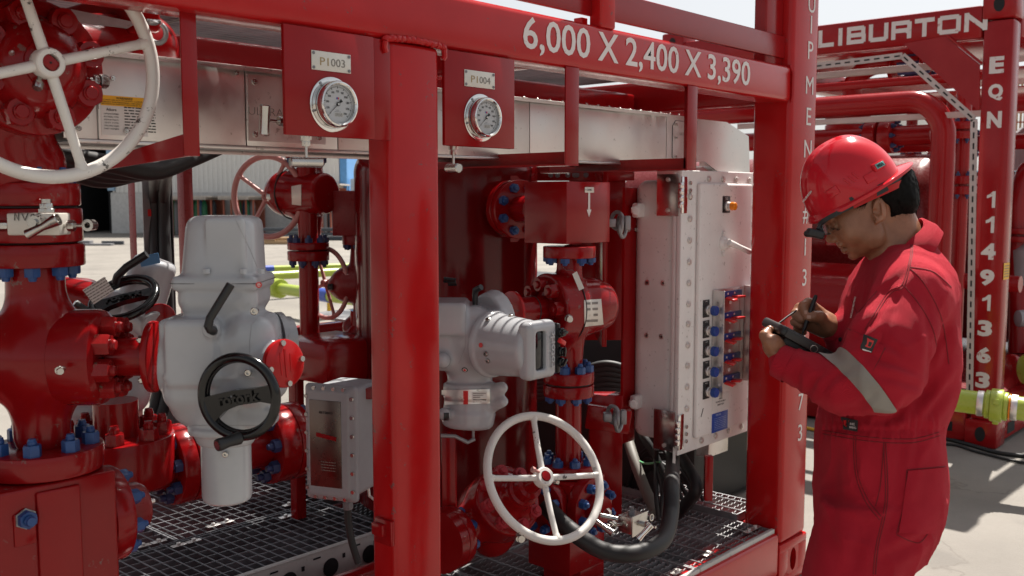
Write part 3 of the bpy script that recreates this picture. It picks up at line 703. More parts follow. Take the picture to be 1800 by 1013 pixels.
mb = MB(); ee = [onY(*p_, DY) for p_ in ((1278, 203), (1316, 240), (1318, 305), (1262, 302), (1238, 284))]; mb.prism([(3.063, zb), (3.063, zt), (ee[0].x, zt)]+[(p_.x, p_.z) for p_ in ee[1:]], textm(Xv, Zv, (0, DY, 0)), -.006, 0); mb.bx(3.30, 3.62, DY+.02, DY+.2, zb-.05, zb, .002); mb.bx(3.55, 3.64, DY+.005, DY+.16, zb-.05, zt-.09, .002); mb.bx(3.063, 3.21, DY, DY+.2, zt, zt+.004)
e = obj('end_panel', mb, 'inox', d)
out = [(3.10, zb+.03), (3.10, zt-.035), (3.12, zt-.015), (3.205, zt-.015), (3.205, zb+.012), (3.12, zb+.012)]
mb = MB(); mb.tube([V(x, DY-.001, z) for x, z in out], .0012, 5, True); obj('hatch_outline', mb, 'plastic', e)
mb = MB(); mb.prism([(xB+.006, zb+.012), (xB+.006, zt-.012), (1.52, zt-.012), (1.52, zb+.012)], textm(Xv, Zv, (0, DY, 0)), .0, .004); jp = obj('joint_plate', mb, 'inox', d)
scr = nut_mesh(.0075, .003, .002, 'inox_smooth')
for x in (xB+.024, 1.50):
    for z in (zb+.028, zt-.028): inst('screw', scr, d, frame((x, DY-.004, z), -Yv))
x = 1.90
while x < 3.2:
    inst('screw', nut_mesh(.0055, .003, .002, 'inox_smooth'), d, frame((x, DY-.002, zt+.006), Zv)); x += .062
for x, z in ((3.12, zt-.03), (3.19, zt-.03), (3.24, zt-.03), (3.12, zb+.03), (3.12, zb+.1), (3.19, zb+.02), (3.25, zb+.01), (1.27, zt-.012), (.90, zb+.02), (1.0, zb+.02), (.975, zt-.05)):
    inst('screw', nut_mesh(.0055, .004, .002, 'inox_smooth'), d, frame((x, DY-.003, z), -Yv))
mb = MB(); write(mb, 'ULTRAY', textm(Xv, Zv, (onY(472, 195, DY).x, DY-.0045, 1.722)), .03, .0003, -.0006, fit=(.115, .018)); obj('stamped_lettering', mb, 'ink_soft', d)
mb = MB(); write(mb, 'ULTRAY', textm(Xv, Zv, (onY(137, 205, DY).x, DY-.0015, 1.71)), .03, .0003, -.0006, fit=(.10, .016)); obj('stamped_lettering', mb, 'ink_soft', d)
mb = MB(); write(mb, 'ULTRAY', textm(Xv, Zv, (3.165, DY-.0085, 1.755)), .02, .0003, -.0004, fit=(.055, .010)); obj('stamped_lettering', mb, 'ink_soft', d)
# warning label on the duct
lx0, lx1, lz0, lz1 = onY(178, 220, DY).x, onY(259, 220, DY).x, 1.650, 1.732
lab = obj('warning_label', MB().bx(lx0, lx1, DY-.0012, DY-.0002, lz0, lz1), 'paper', d)
obj('yellow_band', MB().bx(lx0, lx1, DY-.0018, DY-.0013, lz1-.021, lz1), 'yellow', lab)
mb = MB(); mm = textm(Xv, Zv, ((lx0+lx1)/2, DY-.0023, lz1-.0045)); write(mb, 'WARNING!', mm, .006, .0001, .0001, fit=(.036, .0048))
for i, s in enumerate(('DO NOT USE AS A WALKWAY, LADDER, OR', 'SUPPORT FOR PERSONNEL. USE ONLY AS A', 'MECHANICAL SUPPORT FOR CABLES, TUBING.')):
    write(mb, s, textm(Xv, Zv, ((lx0+lx1)/2, DY-.0023, lz1-.0095-i*.0042)), .004, .0001, 0, fit=(.10, .0028))
write(mb, 'Atkore', textm(Xv, Zv, (lx0+.022, DY-.0016, lz1-.029)), .006, .0001, .0001, fit=(.022, .006))
for i, s in enumerate(('CATALOG NUMBER:', 'MATERIAL TYPE:', 'DEPARTMENT:', 'TEST TYPE:', 'PURCHASE ORDER:', 'PART NUMBER:')):
    write(mb, s, textm(Xv, Zv, (lx0+.022, DY-.0016, lz1-.038-i*.0062)), .004, .0001, 0, fit=(.032, .0028))
scribble(mb, textm(Xv, Zv, (lx0+.085, DY-.0016, lz0+.035)), .07, .055, 9, .2, 4); obj('label_print', mb, 'ink', lab)
# galvanised plate with a black slot glimpsed above the big handwheel, and cables slung under the duct
t = thing('roof_bracket', 'grey slotted bracket plate under the roof above the large handwheel', 'bracket', onY(150, 30, 2.02))
a = [onY(68, 5, 2.02), onY(242, 40, 2.02), onY(225, 50, 2.02), onY(70, 32, 2.02)]
mb = MB(); vs = a+[p+Yv*.006 for p in a]; mb.add(vs, [(0, 1, 2, 3), (7, 6, 5, 4), (0, 4, 5, 1), (1, 5, 6, 2), (2, 6, 7, 3), (3, 7, 4, 0)]); obj('plate', mb, 'galv', t)
c = onY(86, 14, 2.015); obj('slot', MB().box(c, (.022, .004, .014), .003), 'dark', t)
def cable(pts, r, name, label, mat='rubber', cat='cable', n=40, group=None):
    """smooth cable through its points"""
    P = [Vector(p) for p in pts]; P = [P[0]*2-P[1]]+P+[P[-1]*2-P[-2]]; out = []
    for i in range(1, len(P)-2):
        for k in range(max(3, n//(len(P)-3))):
            t = k/max(3, n//(len(P)-3)); a, b, c, d_ = P[i-1], P[i], P[i+1], P[i+2]
            out.append(.5*((2*b)+(c-a)*t+(2*a-5*b+4*c-d_)*t*t+(3*b-a-3*c+d_)*t**3))
    out.append(P[-2]); o = single(name, MB().tube(out, r, 12), mat, label, cat, group); return o, out
# ---------------------------------------------------------------- axes used by the 45-degree equipment
FWH = Vector((math.cos(YAW), math.sin(YAW), 0)); E1 = Vector((.7071, -.7071, 0)); E2 = Vector((-.7071, -.7071, 0))
RC = Matrix((RT, FWH, Zv)).transposed()
def zat(py, px, D): return onD(px, py, D).z

def handwheel(parent, c, ax, Rr, r, hub_r, spokes, a0, mat='white_paint', hint=None, dish=.0, spoke_r=None, hub=True, name='handwheel', sq=True):
    f = frame(c, ax, hint); mb = MB(); mb.ring(c, ax, Rr, r, 72, 14)
    w_ = obj(name, mb, mat, parent); sr = spoke_r or r*.8
    for k in range(spokes):
        a = a0+2*math.pi*k/spokes; d = Vector((math.cos(a), math.sin(a), 0)); mb = MB()
        pts = [f @ (d*(hub_r*.8)-Zv*dish), f @ (d*(Rr*.55)-Zv*dish*.75), f @ (d*(Rr-r*.3))]
        mb.tube(pts, [sr*1.08, sr, sr*.98], 12); mb.tube([f @ (d*(Rr-r*1.6)), f @ (d*(Rr-r*.4))], [sr*1.0, sr*1.45], 12)
        obj('spoke', mb, mat, w_)
    if hub:
        mb = MB(); h0 = Vector(c)-Vector(ax).normalized()*(dish+.018); L = .034; mb.lathe(h0, ax, [(0, hub_r*.86), (.006, hub_r), (L-.008, hub_r), (L-.002, hub_r*.94), (L, hub_r*.86), (L, hub_r*.56), (L-.02, hub_r*.54)], 32, cap=False)
        obj('hub', mb, mat, w_)
        mb = MB(); h1 = h0+Vector(ax).normalized()*(L-.009)
        if sq: mb.box(h1, (hub_r*1.12, hub_r*.86, .012), .004, frame(h0, ax, hint).to_3x3() @ Matrix.Rotation(a0-.95, 3, 'Z'))
        else: mb.cyl(h1-Vector(ax).normalized()*.004, h1+Vector(ax).normalized()*.006, hub_r*.5)
        s = obj('stem_end', mb, 'red_cast_shaded' if mat == 'white_paint' else mat, w_)
        mb = MB(); mb.cyl(h1+Vector(ax).normalized()*.0055, h1+Vector(ax).normalized()*.0068, .0022, n=8); obj('centre_mark', mb, 'dark', s)
    return w_
def knob_bolt(parent, p, d, r=.009, L=.03, mat='inox_smooth', name='set_screw'):
    d = Vector(d).normalized(); mb = MB(); mb.cyl(Vector(p)-d*.01, Vector(p)+d*L*.5, r*.6, n=12); mb.hex(Vector(p)+d*L*.4, d, r*1.15, L*.5); return obj(name, mb, mat, parent)

# ================================================================ big wheel valve, upper left
DL = 2.0; A0 = onD(58, 400, DL)
def ax_pt(py, px=58): return Vector((A0.x, A0.y, zat(py, px, DL)))
gv = thing('gate_valve', 'red gate valve with the large chipped white four-spoke handwheel at the top', 'valve', ax_pt(362))
wc = onY(82, 112, 1.852); r1 = (onY(268, 118, 1.852)-wc).length
q = onY(262, 75, 1.852)-wc; fa = frame(wc, -Yv, Xv); ql = fa.inverted().to_3x3() @ q; wa = math.atan2(ql.y, ql.x)
hw = handwheel(gv, wc, -Yv, r1, .0128, .028, 4, wa, hint=Xv, dish=-.005, spoke_r=.0095)
knob_bolt(hw, wc+V(-.012, .004, -.026), (-.35, -.35, -.8), .008, .028)
# scuffs of black lettering on the rim
fc = onY(66, 118, 1.93)
mb = MB(); mb.cyl(fc+V(0, -.075, 0), fc+V(0, .04, 0), .020, n=24); mb.lathe(fc, Yv, [(-.065, .038), (-.060, .047), (-.03, .048), (-.026, .066), (-.018, .070), (.0, .072)], 40); obj('gland', mb, 'red_cast_shaded', gv)
mb = MB(); mb.ring(fc+V(0, -.028, 0), Yv, .0655, .0018, 40, 6); obj('seal', mb, 'rubber', gv)
mb = MB(); disc(mb, fc, Yv, .128, .055, .005, 56); bf = obj('bonnet_flange', mb, 'red_cast_shaded', gv)
nuts(gv, fc, -Yv, .098, 8, .0285, .026, .008, 'red_cast_shaded', a0=.32, name='bonnet_nut', jit=.2)
s = SDF(.006); cb = fc+V(0, .14, 0)
s.ell(cb, (.125, .12, .12)).cap(cb+V(0, -.10, 0), cb+V(0, .05, 0), .105, .11, .02).cap(cb, (cb.x, cb.y, ax_pt(300).z), .085, .072, .03).cap((A0.x, A0.y, ax_pt(290).z), (A0.x, A0.y, ax_pt(322).z), .068, .068, .02)
s.cap(cb+V(-.02, .03, .03), cb+V(.34, .10, .10), .085, .075, .03).cap(cb, cb+V(0, 0, .25), .075, .075, .02)
obj('body', s.build(), 'red_cast_shaded', gv, ang=60)
mb = MB(); disc(mb, ax_pt(362), Zv, .0925, ax_pt(322).z-ax_pt(362).z, .004, 56); obj('flange', mb, 'red_cast_shaded', gv)
nuts(gv, ax_pt(322), Zv, .070, 8, .0165, .022, .009, 'blue', a0=.6)
p = onY(176, 143, 1.93); mb = MB(); mb.cyl(p+V(-.05, 0, 0), p+V(-.012, 0, 0), .006, n=12); mb.hex(p+V(-.014, 0, 0), Xv, .012, .010).hex(p+V(-.002, -.0, 0), Xv, .014, .016); obj('grease_fitting', mb, 'inox_smooth', gv)
mb = MB(); mb.lathe(onY(20, 98, 1.90), (-.3, -1, .2), [(0, .004), (.01, .006), (.02, .004), (.024, .002)], 10); obj('grease_nipple', mb, 'inox', gv)
# shackle hanging by the beam
t = thing('shackle', 'small galvanised shackle hanging under the beam beside the big handwheel', 'shackle', onY(275, 60, 1.86))
mb = MB(); c = onY(276, 58, 1.87); f = frame(c, (-.35, -1, 0), Xv)
mb.tube([f @ Vector((.017*math.cos(a), .020*math.sin(a), 0)) for a in np.linspace(-2.7, 1.0, 18)], .0052, 10); obj('bow', mb, 'galv', t)
mb = MB(); q = f @ Vector((-.008, .019, 0)); mb.tube([q+V(-.012, 0, .002), q+V(.016, 0, .004)], .0045, 10); mb.ring(q, f.to_3x3() @ Yv, .008, .004, 16, 8); obj('pin', mb, 'galv', t)

# ================================================================ monoflange with its small valve (NV 07)
mf = thing('monoflange', 'red ring flange with a stainless needle valve block marked NV02', 'valve', ax_pt(425))
mb = MB(); disc(mb, ax_pt(425), Zv, .0945, ax_pt(366).z-ax_pt(425).z, .004, 56); obj('ring_flange', mb, 'red_cast_shaded', mf)
mb = MB(); disc(mb, ax_pt(365.5), Zv, .084, ax_pt(362.5).z-ax_pt(365.5).z, .0005, 40); disc(mb, ax_pt(427), Zv, .084, ax_pt(425).z-ax_pt(427).z, .0005, 40); obj('gasket', mb, 'rubber', mf)
DF = DL-.115
pc = onD(69, 394, DF); nb = -FWH; RX = Matrix((RT, -FWH.cross(RT)*-1, nb)).transposed()
rotc = RC
mb = MB(); mb.box(pc, (.1, .05, .042), .003, rotc); pl = obj('valve_block', mb, 'plate', mf)
mb = MB(); 
def hand(mb, p, w_, h, strokes, nrm, r=.0012):
    for st in strokes: mb.tube([Vector(p)+RT*(x*w_)+Zv*(y*h)+nrm*.0008 for x, y in st], r, 5)
hand(mb, onD(51, 381, DF-.027), .055, .018, [[(-.5, -.4), (-.48, .4), (-.36, -.4), (-.34, .45)], [(-.24, .35), (-.14, -.4), (-.02, .4)], [(.07, .1), (.1, -.35), (.17, -.4), (.21, .0), (.15, .3), (.07, .15)], [(.28, .25), (.36, .35), (.42, .2), (.3, -.35), (.45, -.35), (.5, -.3)]], -FWH, .0009); obj('marker_writing', mb, 'ink', pl)
mb = MB(); q = onD(70, 391, DF-.03); mb.cyl(q+FWH*.01, q-FWH*.022, .013, n=20); mb.cyl(q-FWH*.02, q-FWH*.028, .007, n=12); obj('valve_stem', mb, 'inox_smooth', mf)
a = onD(47, 413, DF-.055); b = onD(103, 385, DF-.058); mb = MB(); dd = (b-a).normalized(); L = (b-a).length
mb.lathe(a, dd, [(0, .0065), (.001, .0095), (L*.5, .0072), (L-.014, .0105), (L-.001, .0118), (L, .0105), (L, .008), (L-.012, .006)], 20); obj('tee_handle', mb, 'inox_smooth', mf)
for (x, y, s_) in ((82, 363, 0), (0, 397, 1), (127, 397, 2)):
    p = onD(x, y, DF-.005); mb = MB()
    if s_ == 0: mb.hex(p-Zv*.004, Zv, .013, .010); mb.cyl(p+Zv*.004, p+Zv*.014, .009, n=14); mb.hex(p-Zv*.012, Zv, .016, .008)
    elif s_ == 1: mb.hex(p, RT, .011, .018); mb.cyl(p-RT*.06, p+RT*.05, .006, n=12)
    else: mb.hex(p-RT*.008, RT, .011, .013); mb.cyl(p-RT*.02, p+RT*.026, .004, n=10)
    obj('fitting', mb, 'inox_smooth', mf)
mb = MB(); p = onD(160, 396, DF-.01); mb.lathe(p+FWH*.02, -FWH-RT*.1, [(0, .004), (.008, .0105), (.03, .0115), (.03, .0058), (.02, .005)], 22, cap=False); mb.tube([onD(140, 397, DF), onD(152, 400, DF), onD(158, 397, DF)], .003, 8); obj('vent_horn', mb, 'inox_smooth', mf)

# ================================================================ bolted ball valve body with stem to the actuator
bv = thing('bolted_ball_valve', 'thick red bolted valve body joined by its stem to the grey actuator', 'valve', ax_pt(790))
C = ax_pt(632); C = onD(45, 632, DL); C = Vector((A0.x, A0.y, C.z))
s = SDF(.0055)
s.cap(C, C+E1*.03, .100, .100, .012).cap((C.x, C.y, C.z), (C.x, C.y, ax_pt(478).z), .062, .056, .05).cap(C, (C.x, C.y, ax_pt(770).z), .062, .055, .05)
s.cap(C-E1*.1, C, .085, .098, .02).cyl(C+E1*.01, C+E1*.048, .0975, .0975, .006, .002)
obj('body', s.build(), 'red_cast_shaded', bv, ang=60)
mb = MB(); mb.lathe(C+E1*.0485, E1, [(0, .094), (.0025, .094)], 56); obj('joint_groove', mb, 'rubber', bv)
P0 = C+E1*.051
mb = MB(); mb.lathe(P0, E1, [(0, .096), (.003, .0995), (.072, .0995), (.082, .096), (.090, .085)], 64); obj('bonnet', mb, 'red_cast_shaded', bv)
nuts(bv, P0+E1*.082, E1, .067, 8, .0235, .036, .010, 'red_chip', a0=.26, name='bonnet_nut', jit=.3)
mb = MB(); q = P0+E1*.09
mb.lathe(q-E1*.01, E1, [(0, .048), (.014, .048), (.018, .0405), (.086, .040), (.088, .036)], 44); obj('stem_housing', mb, 'red_cast_shaded', bv)
mb = MB()
for k in range(26):
    a = 2*math.pi*k/26; f = frame(q+E1*.004, E1); mb.cyl(f @ Vector((.0478*math.cos(a), .0478*math.sin(a), 0)), f @ Vector((.0482*math.cos(a), .0482*math.sin(a), .004)), .0018, n=6)
obj('graduation_mark', mb, 'dark', bv)
mb = MB(); mb.ring(q+E1*.078, E1, .0405, .0022, 40, 6); obj('seal', mb, 'rubber', bv)
q2 = q+E1*.086
mb = MB(); disc(mb, q2, E1, .0745, .014, .003, 56); mf_ = obj('mounting_flange', mb, 'red', bv)
for a in (.8, 2.4, 3.9, 5.5):
    f = frame(q2-E1*.001, -E1); p = f @ Vector((.058*math.cos(a), .058*math.sin(a), 0)); inst('bolt', nut_mesh(.0085, .008, .004, 'inox_smooth'), bv, frame(p, -E1))
p = onD(107, 650, DL-.10); mb = MB(); mb.cyl(p+FWH*.01, p-FWH*.01, .006, n=10); mb.hex(p-FWH*.004, -FWH+RT*.2, .009, .007).hex(p-FWH*.013+RT*.004, -FWH+RT*.6, .007, .01); obj('grease_fitting', mb, 'inox_smooth', bv)
mb = MB(); disc(mb, ax_pt(468), Zv, .0965, ax_pt(428).z-ax_pt(468).z, .004, 56); obj('upper_flange', mb, 'red_cast_shaded', bv)
nuts(bv, ax_pt(468), -Zv, .070, 8, .0165, .018, .009, 'blue', a0=.45)
# lower flange
zt_, zb_ = ax_pt(792).z, ax_pt(835).z
mb = MB(); disc(mb, Vector((A0.x, A0.y, zb_)), Zv, .1185, zt_-zb_, .005, 64); obj('lower_flange', mb, 'red_cast_shaded', bv)
nuts(bv, Vector((A0.x, A0.y, zt_)), Zv, .093, 8, .0175, .024, .012, 'blue', a0=.2)

# ================================================================ outlet block with side flange, lower left
bk = thing('outlet_block', 'big red ribbed block with a blue-nutted blank flange on its side', 'manifold block', (A0.x-.1, A0.y, .2))
fy = A0.y-.105; zt = zb_-.004; bx1 = onY(207, 900, fy).x
mb = MB(); mb.bx(bx1-.52, bx1, fy, fy+.21, .25, zt, .006, 3); obj('block', mb, 'red_cast_shaded', bk)
xa = onY(66, 950, fy).x; xb = onY(143, 950, fy).x; za = zt-.012
mb = MB(); mb.bx(xa, xb, fy-.008, fy+.001, .3, za, .006, 3); obj('raised_panel', mb, 'red', bk)
mb = MB(); mb.bx(onY(22, 900, fy).x, xa-.003, fy-.004, fy+.001, za-.10, za-.035, .002); obj('bolt_pad', mb, 'red', bk)
p = onY(45, 912, fy-.004); inst('washer', nut_mesh(.0215, .003, .0, 'galv'), bk, frame(p, -Yv)); inst('nut', nut_mesh(.0185, .014, .013, 'blue', .011), bk, frame(p+V(0, -.003, 0), -Yv))
fz = onY(225, 895, fy+.1).z; fcc = V(bx1, fy+.105, fz)
mb = MB(); disc(mb, fcc, Xv, .105, .045, .006, 64); obj('side_flange', mb, 'red_cast_shaded', bk)
nuts(bk, fcc+V(.045, 0, 0), Xv, .082, 8, .0165, .020, .012, 'blue', a0=.2)
mb = MB(); mb.lathe(fcc+V(.045, 0, 0), Xv, [(0, .058), (.05, .055), (.062, .048), (.066, .035)], 44); obj('blank_hub', mb, 'red_dusty', bk)
mb = MB(); mb.cyl(fcc+V(.10, -.02, .01), fcc+V(.125, -.02, .01), .006, n=10); obj('plug', mb, 'inox', bk)
mb = MB(); mb.bx(A0.x-.3, bx1-.02, fy+.02, fy+.20, .232, .255, .003); obj('foot_plate', mb, 'red', bk)

# ================================================================ grey electric actuators
def emboss(mb, s, c, xdir, up, nrm, size, depth): write(mb, s, textm(xdir, up, c), .05, depth, .0006, fit=size)
def black_wheel(parent, c, n, Rr, r, a_bar, up=Zv, grip=(.4, -.9), letters=True):
    n = Vector(n).normalized(); f = frame(c, n, RT); mb = MB(); mb.ring(c, n, Rr, r, 64, 14); mb.ring(Vector(c)-n*.006, n, Rr-.004, r*.8, 64, 10)
    wv = obj('handwheel', mb, 'black', parent)
    ca, sa = math.cos(a_bar), math.sin(a_bar)
    def L(u, v): return (u*ca-v*sa, u*sa+v*ca)
    Ri = Rr-r*.3; out = []
    for a in np.linspace(-.30, .20, 7): out.append(L(Ri*math.cos(a), Ri*math.sin(a)))
    out += [L(Rr*.5, Rr*.17), L(-Rr*.1, Rr*.19)]
    for a in np.linspace(math.pi-.12, math.pi+.62, 8): out.append(L(Ri*math.cos(a), Ri*math.sin(a)))
    out += [L(-Rr*.42, -Rr*.30), L(0, -Rr*.20), L(Rr*.6, -Rr*.19)]
    mb = MB(); mb.prism(out, f, -.010, .006); obj('crossbar', mb, 'black', wv)
    if letters:
        mb = MB(); xd = f.to_3x3() @ Vector((ca, sa, 0)); ud = f.to_3x3() @ Vector((-sa, ca, 0))
        write(mb, 'rotork', textm(xd, ud, f @ Vector((*L(.003, -.001), .0085))), .05, .0025, .0012, fit=(Rr*1.12, Rr*.28)); obj('raised_lettering', mb, 'black', wv)
    g = f @ Vector((grip[0]*Rr, grip[1]*Rr, .0)); gd = (n*.9-RT*.55-Zv*.12).normalized()
    mb = MB(); mb.lathe(g, gd, [(0, .008), (.006, .0125), (.03, .0105), (.05, .0125), (.054, .0115)], 18); gr = obj('grip', mb, 'plastic', wv)
    mb = MB(); mb.lathe(g+gd*.0535, gd, [(0, .0085), (.0015, .0085)], 16); obj('grip_end', mb, 'inox_smooth', gr)
    return wv
DA = 1.99
def LA(px, py, off=0.0): return onD(px, py, DA-off)
def mm(px): return px*DA/FPX
t = thing('electric_actuator', 'pale grey electric valve actuator with black handwheel and tall upright cover', 'actuator', LA(400, 870))
s = SDF(.0042); cx = 396
def crow(py, xl, xr, hd): return (tuple(LA((xl+xr)/2, py)), mm((xr-xl)/2), hd)
s.loft([crow(492, 324, 466, .078), crow(478, 328, 461, .074), crow(440, 331, 459, .072), crow(400, 334, 457, .069), crow(388, 337, 455, .066), crow(383, 343, 449, .060)], tuple(RT), tuple(FWH), 0, 3.4)
s.box(LA(395, 384), (mm(42), .048, mm(5)), .005, RC, .006)
s.box(LA(397, 435, .066), (mm(34), .008, mm(50)), .006, RC, .004)                          # raised flat on the cover
s.box(LA(395, 494), (mm(73), .078, mm(13)), .010, RC, .006)                                 # rim of the cover
s.box(LA(396, 520), (mm(69), .072, mm(26)), .026, RC, .006)
s.box(LA(396, 560), (mm(60), .060, mm(34)), .022, RC, .012)
s.box(LA(398, 640), (mm(98), .080, mm(72)), .034, RC, .01)                                  # gearcase
s.box(LA(352, 615, .03), (mm(46), .062, mm(58)), .012, RC, .008)
s.box(LA(334, 585, .0), (mm(36), .070, mm(30)), .012, RC, .006)
s.box(LA(452, 612, .02), (mm(38), .066, mm(60)), .03, RC, .02)
s.cyl(LA(296, 634), LA(330, 636), mm(62), mm(56), .006, .008)
s.box(LA(355, 662, .07), (mm(64), .012, mm(3)), .003, RC, .008)                             # casting rib
s.cap(LA(352, 700, -.005), LA(420, 700, -.005), .062, .055, .02)
s.cyl(LA(440, 640, .02), LA(492, 639, .075), .048, .044, .004, .012)                        # side port
s.cyl(LA(397, 700), LA(397, 752), mm(62), mm(60), .006, .012).cyl(LA(397, 748), LA(397, 762), mm(64), mm(64), .004, .002).cyl(LA(397, 760), LA(397, 782), mm(56), mm(46), .006, .006)
s.cyl(LA(375, 585, .07), LA(374, 582, .098), .016, .014, .003, .008)                        # lever boss
s.cyl(LA(420, 653, .06), LA(442, 655, .095), .012, .011, .003, .006)
s.cap(LA(338, 545, .05), LA(338, 495, .065), .008, .008, .006)
s.box(LA(455, 730, .03), (mm(30), .03, mm(17)), .006, RC, .006)
body = obj('gearcase', s.build(), 'grey', t, ang=65)
mb = MB(); mb.lathe(LA(397, 776), -Zv, [(0, mm(43)), (.11, mm(43)), (.118, mm(41)), (.122, mm(37)), (.1225, mm(20)), (.1255, mm(19)), (.1255, 0)], 44); obj('motor_barrel', mb, 'grey', t)
bvL = s.build()
def cast_line(parent, bodym, pts, r=.0007, mat='grey_line', name='parting_line'):
    bm = BVHTree.FromPolygons([tuple(v) for v in bodym.v], bodym.f); out = []
    for i in range(len(pts)-1):
        a, b = pts[i], pts[i+1]; n = max(2, int(math.dist(a, b)/3))
        for k in range(n+1):
            h = bm.ray_cast(CAMP, ray(a[0]+(b[0]-a[0])*k/n, a[1]+(b[1]-a[1])*k/n).normalized())
            if h[0] is not None and (not out or 1e-4 < (h[0]-out[-1]).length < .03): out.append(h[0])
    if len(out) > 2: return obj(name, MB().tube(out, r, 5), mat, parent)
for pts in ([(452, 560), (442, 572), (439, 600), (439, 650)], [(412, 382), (440, 440), (452, 470)], [(338, 748), (455, 748)]): cast_line(t, bvL, pts)
mb = MB()
mb.box(LA(395, 493.2), (mm(147), .157, .0012), .0004, RC); obj('cover_joint', mb, 'plastic', body)
for (x, y, o) in ((328, 478, .05), (363, 478, .078), (459, 478, .05), (428, 478, .078)):
    inst('cover_screw', nut_mesh(.0075, .009, .0, 'grey'), t, frame(LA(x, y+3, o), Zv))
for (x, y, o, r_) in ((312, 627, .079, .008), (448, 547, .083, .008), (437, 655, .103, .007), (397, 798, .05, .006)):
    mb = MB(); q = LA(x, y, o); mb.lathe(q, -FWH, [(0, r_), (.006, r_), (.007, r_*.8), (.007, r_*.45), (.002, r_*.4)], 18); obj('cap_screw', mb, 'inox_smooth', t)
n1 = (LA(492, 639, .075)-LA(440, 640, .02)).normalized(); c1 = LA(494, 639, .078)
mb = MB(); disc(mb, c1, n1, .0475, .014, .003, 44); rc = obj('red_port_cap', mb, 'red_post', t)
f = frame(c1+n1*.014, n1, Zv)
mb = MB(); mb.bx(-.028, .028, -.0022, .0022, -.0005, .0015); mb.bx(-.022, .022, .010, .0135, -.0005, .001); mb.bx(-.018, .018, -.0135, -.011, -.0005, .001)
m3 = MB(); m3.add(mb.v, mb.f, f); obj('cap_rib', m3, 'red_post', rc)
for a in (0.1, 3.2, 1.75, 4.8):
    p = f @ Vector((.040*math.cos(a), .040*math.sin(a), -.004)); inst('cap_screw', nut_mesh(.0062, .009, 0, 'inox_smooth'), t, frame(p, n1))
mb = MB(); a, b, c, d_, e_ = LA(376, 583, .09), LA(373, 581, .125), LA(366, 574, .132), LA(369, 560, .132), LA(404, 503, .128)
mb.tube([a, b, (b+c)/2+V(0, 0, -.002), c, d_, e_], [.0085, .0088, .0088, .0085, .0082, .0085], 14); mb.lathe(e_, (e_-d_), [(-.002, .0085), (.003, .0085), (.004, .0075)], 14); obj('lever', mb, 'plastic', t)
mb = MB(); q = LA(371, 580, .095); mb.lathe(q, -FWH, [(0, .0165), (.004, .0160), (.006, .0145)], 20); obj('lever_collar', mb, 'grey', t)
mb = MB(); q = LA(455, 501, .0795); mb.lathe(q, -FWH, [(0, .006), (.001, .006)], 18); st = obj('round_sticker', mb, 'trig', t)
mb = MB(); q = LA(455, 501, .0808); mb.box(q, (.007, .0004, .0016), 0, RC); mb.box(q+Zv*.003, (.005, .0004, .001), 0, RC); mb.box(q-Zv*.003, (.005, .0004, .001), 0, RC); obj('sticker_print', mb, 'paper', st)
mb = MB(); mb.cyl(LA(344, 395, -.03), LA(344, 392, -.05), .012, n=12); obj('rear_plug', mb, 'plastic', t)
mb = MB(); q = LA(486, 600, -.03); mb.lathe(q, E1+V(.4, .4, 0), [(0, .06), (.012, .06), (.014, .05), (.03, .05)], 36); obj('rear_ring', mb, 'galv', t)
black_wheel(t, LA(420, 698, .135), (-FWH+RT*-.22).normalized(), mm(65.5), .0095, .17, grip=(.05, -1.02))
mb = MB(); mb.cyl(LA(420, 698, .05), LA(420, 698, .135), .018, .015, 20); obj('wheel_shaft', mb, 'grey', t)

# ================================================================ second grey actuator in the shade behind (blue sticker, sunlit stripes)
DB = 3.1
def LB(px, py, off=0.0): return onD(px, py, DB-off)
def mb_(px): return px*DB/FPX
t = thing('tilted_actuator', 'grey actuator in the shade with a blue sticker and tilted black wheel', 'actuator', LB(250, 700))
s = SDF(.006); tA, tB = LB(276, 455), LB(243, 548)
s.cyl(tA, tB, mb_(37), mb_(42), .022, 0).cyl(tA+(tB-tA)*.80, tA+(tB-tA)*.90, mb_(50), mb_(50), .006, .004).cyl(tB, tB+(tB-tA)*.35, mb_(46), mb_(40), .02, .01)
s.box(LB(238, 596), (mb_(52), .10, mb_(34)), .03, RC, .02).cyl(LB(235, 550, .05), LB(275, 575, .12), .05, .05, .006, .015).cap(LB(165, 532), LB(225, 562), .05, .075, .03)
s.cap(LB(215, 620), LB(222, 690), .075, .075, .03).cap(LB(150, 722), LB(196, 722), .07, .055, .02)
obj('gearcase', s.build(), 'grey', t, ang=65)
mb = MB(); mb.box(LB(263, 457, .075), (.062, .002, .032), .001, RC @ Matrix.Rotation(R(-12), 3, 'Y')); obj('blue_sticker', mb, 'sticker_blue', t)
n = (LB(278, 573, .13)-LB(235, 545, .05)).normalized(); mb = MB(); disc(mb, LB(280, 560, .11), -FWH*.8+RT*.5, mb_(26), .016, .003, 36); obj('red_port_cap', mb, 'red_cast_shaded', t)
mb = MB(); mb.tube([LB(203, 497, .16), LB(206, 486, .17), LB(222, 470, .18), LB(258, 447, .18)], .012, 10); obj('lever', mb, 'plastic', t)
wn_ = (-FWH*.55+Zv*.8+RT*-.1).normalized(); black_wheel(t, LB(218, 525, .17), wn_, mb_(52), .0135, .25, grip=(-.9, -.6))
mb = MB(); a = [LB(145, 510, .26), LB(183, 487, .26), LB(200, 512, .26), LB(165, 535, .26)]; mb.add(a+[p+FWH*.002 for p in a], [(0, 1, 2, 3), (7, 6, 5, 4), (0, 4, 5, 1), (1, 5, 6, 2), (2, 6, 7, 3), (3, 7, 4, 0)]); tg = obj('paper_tag', mb, 'paper', t)
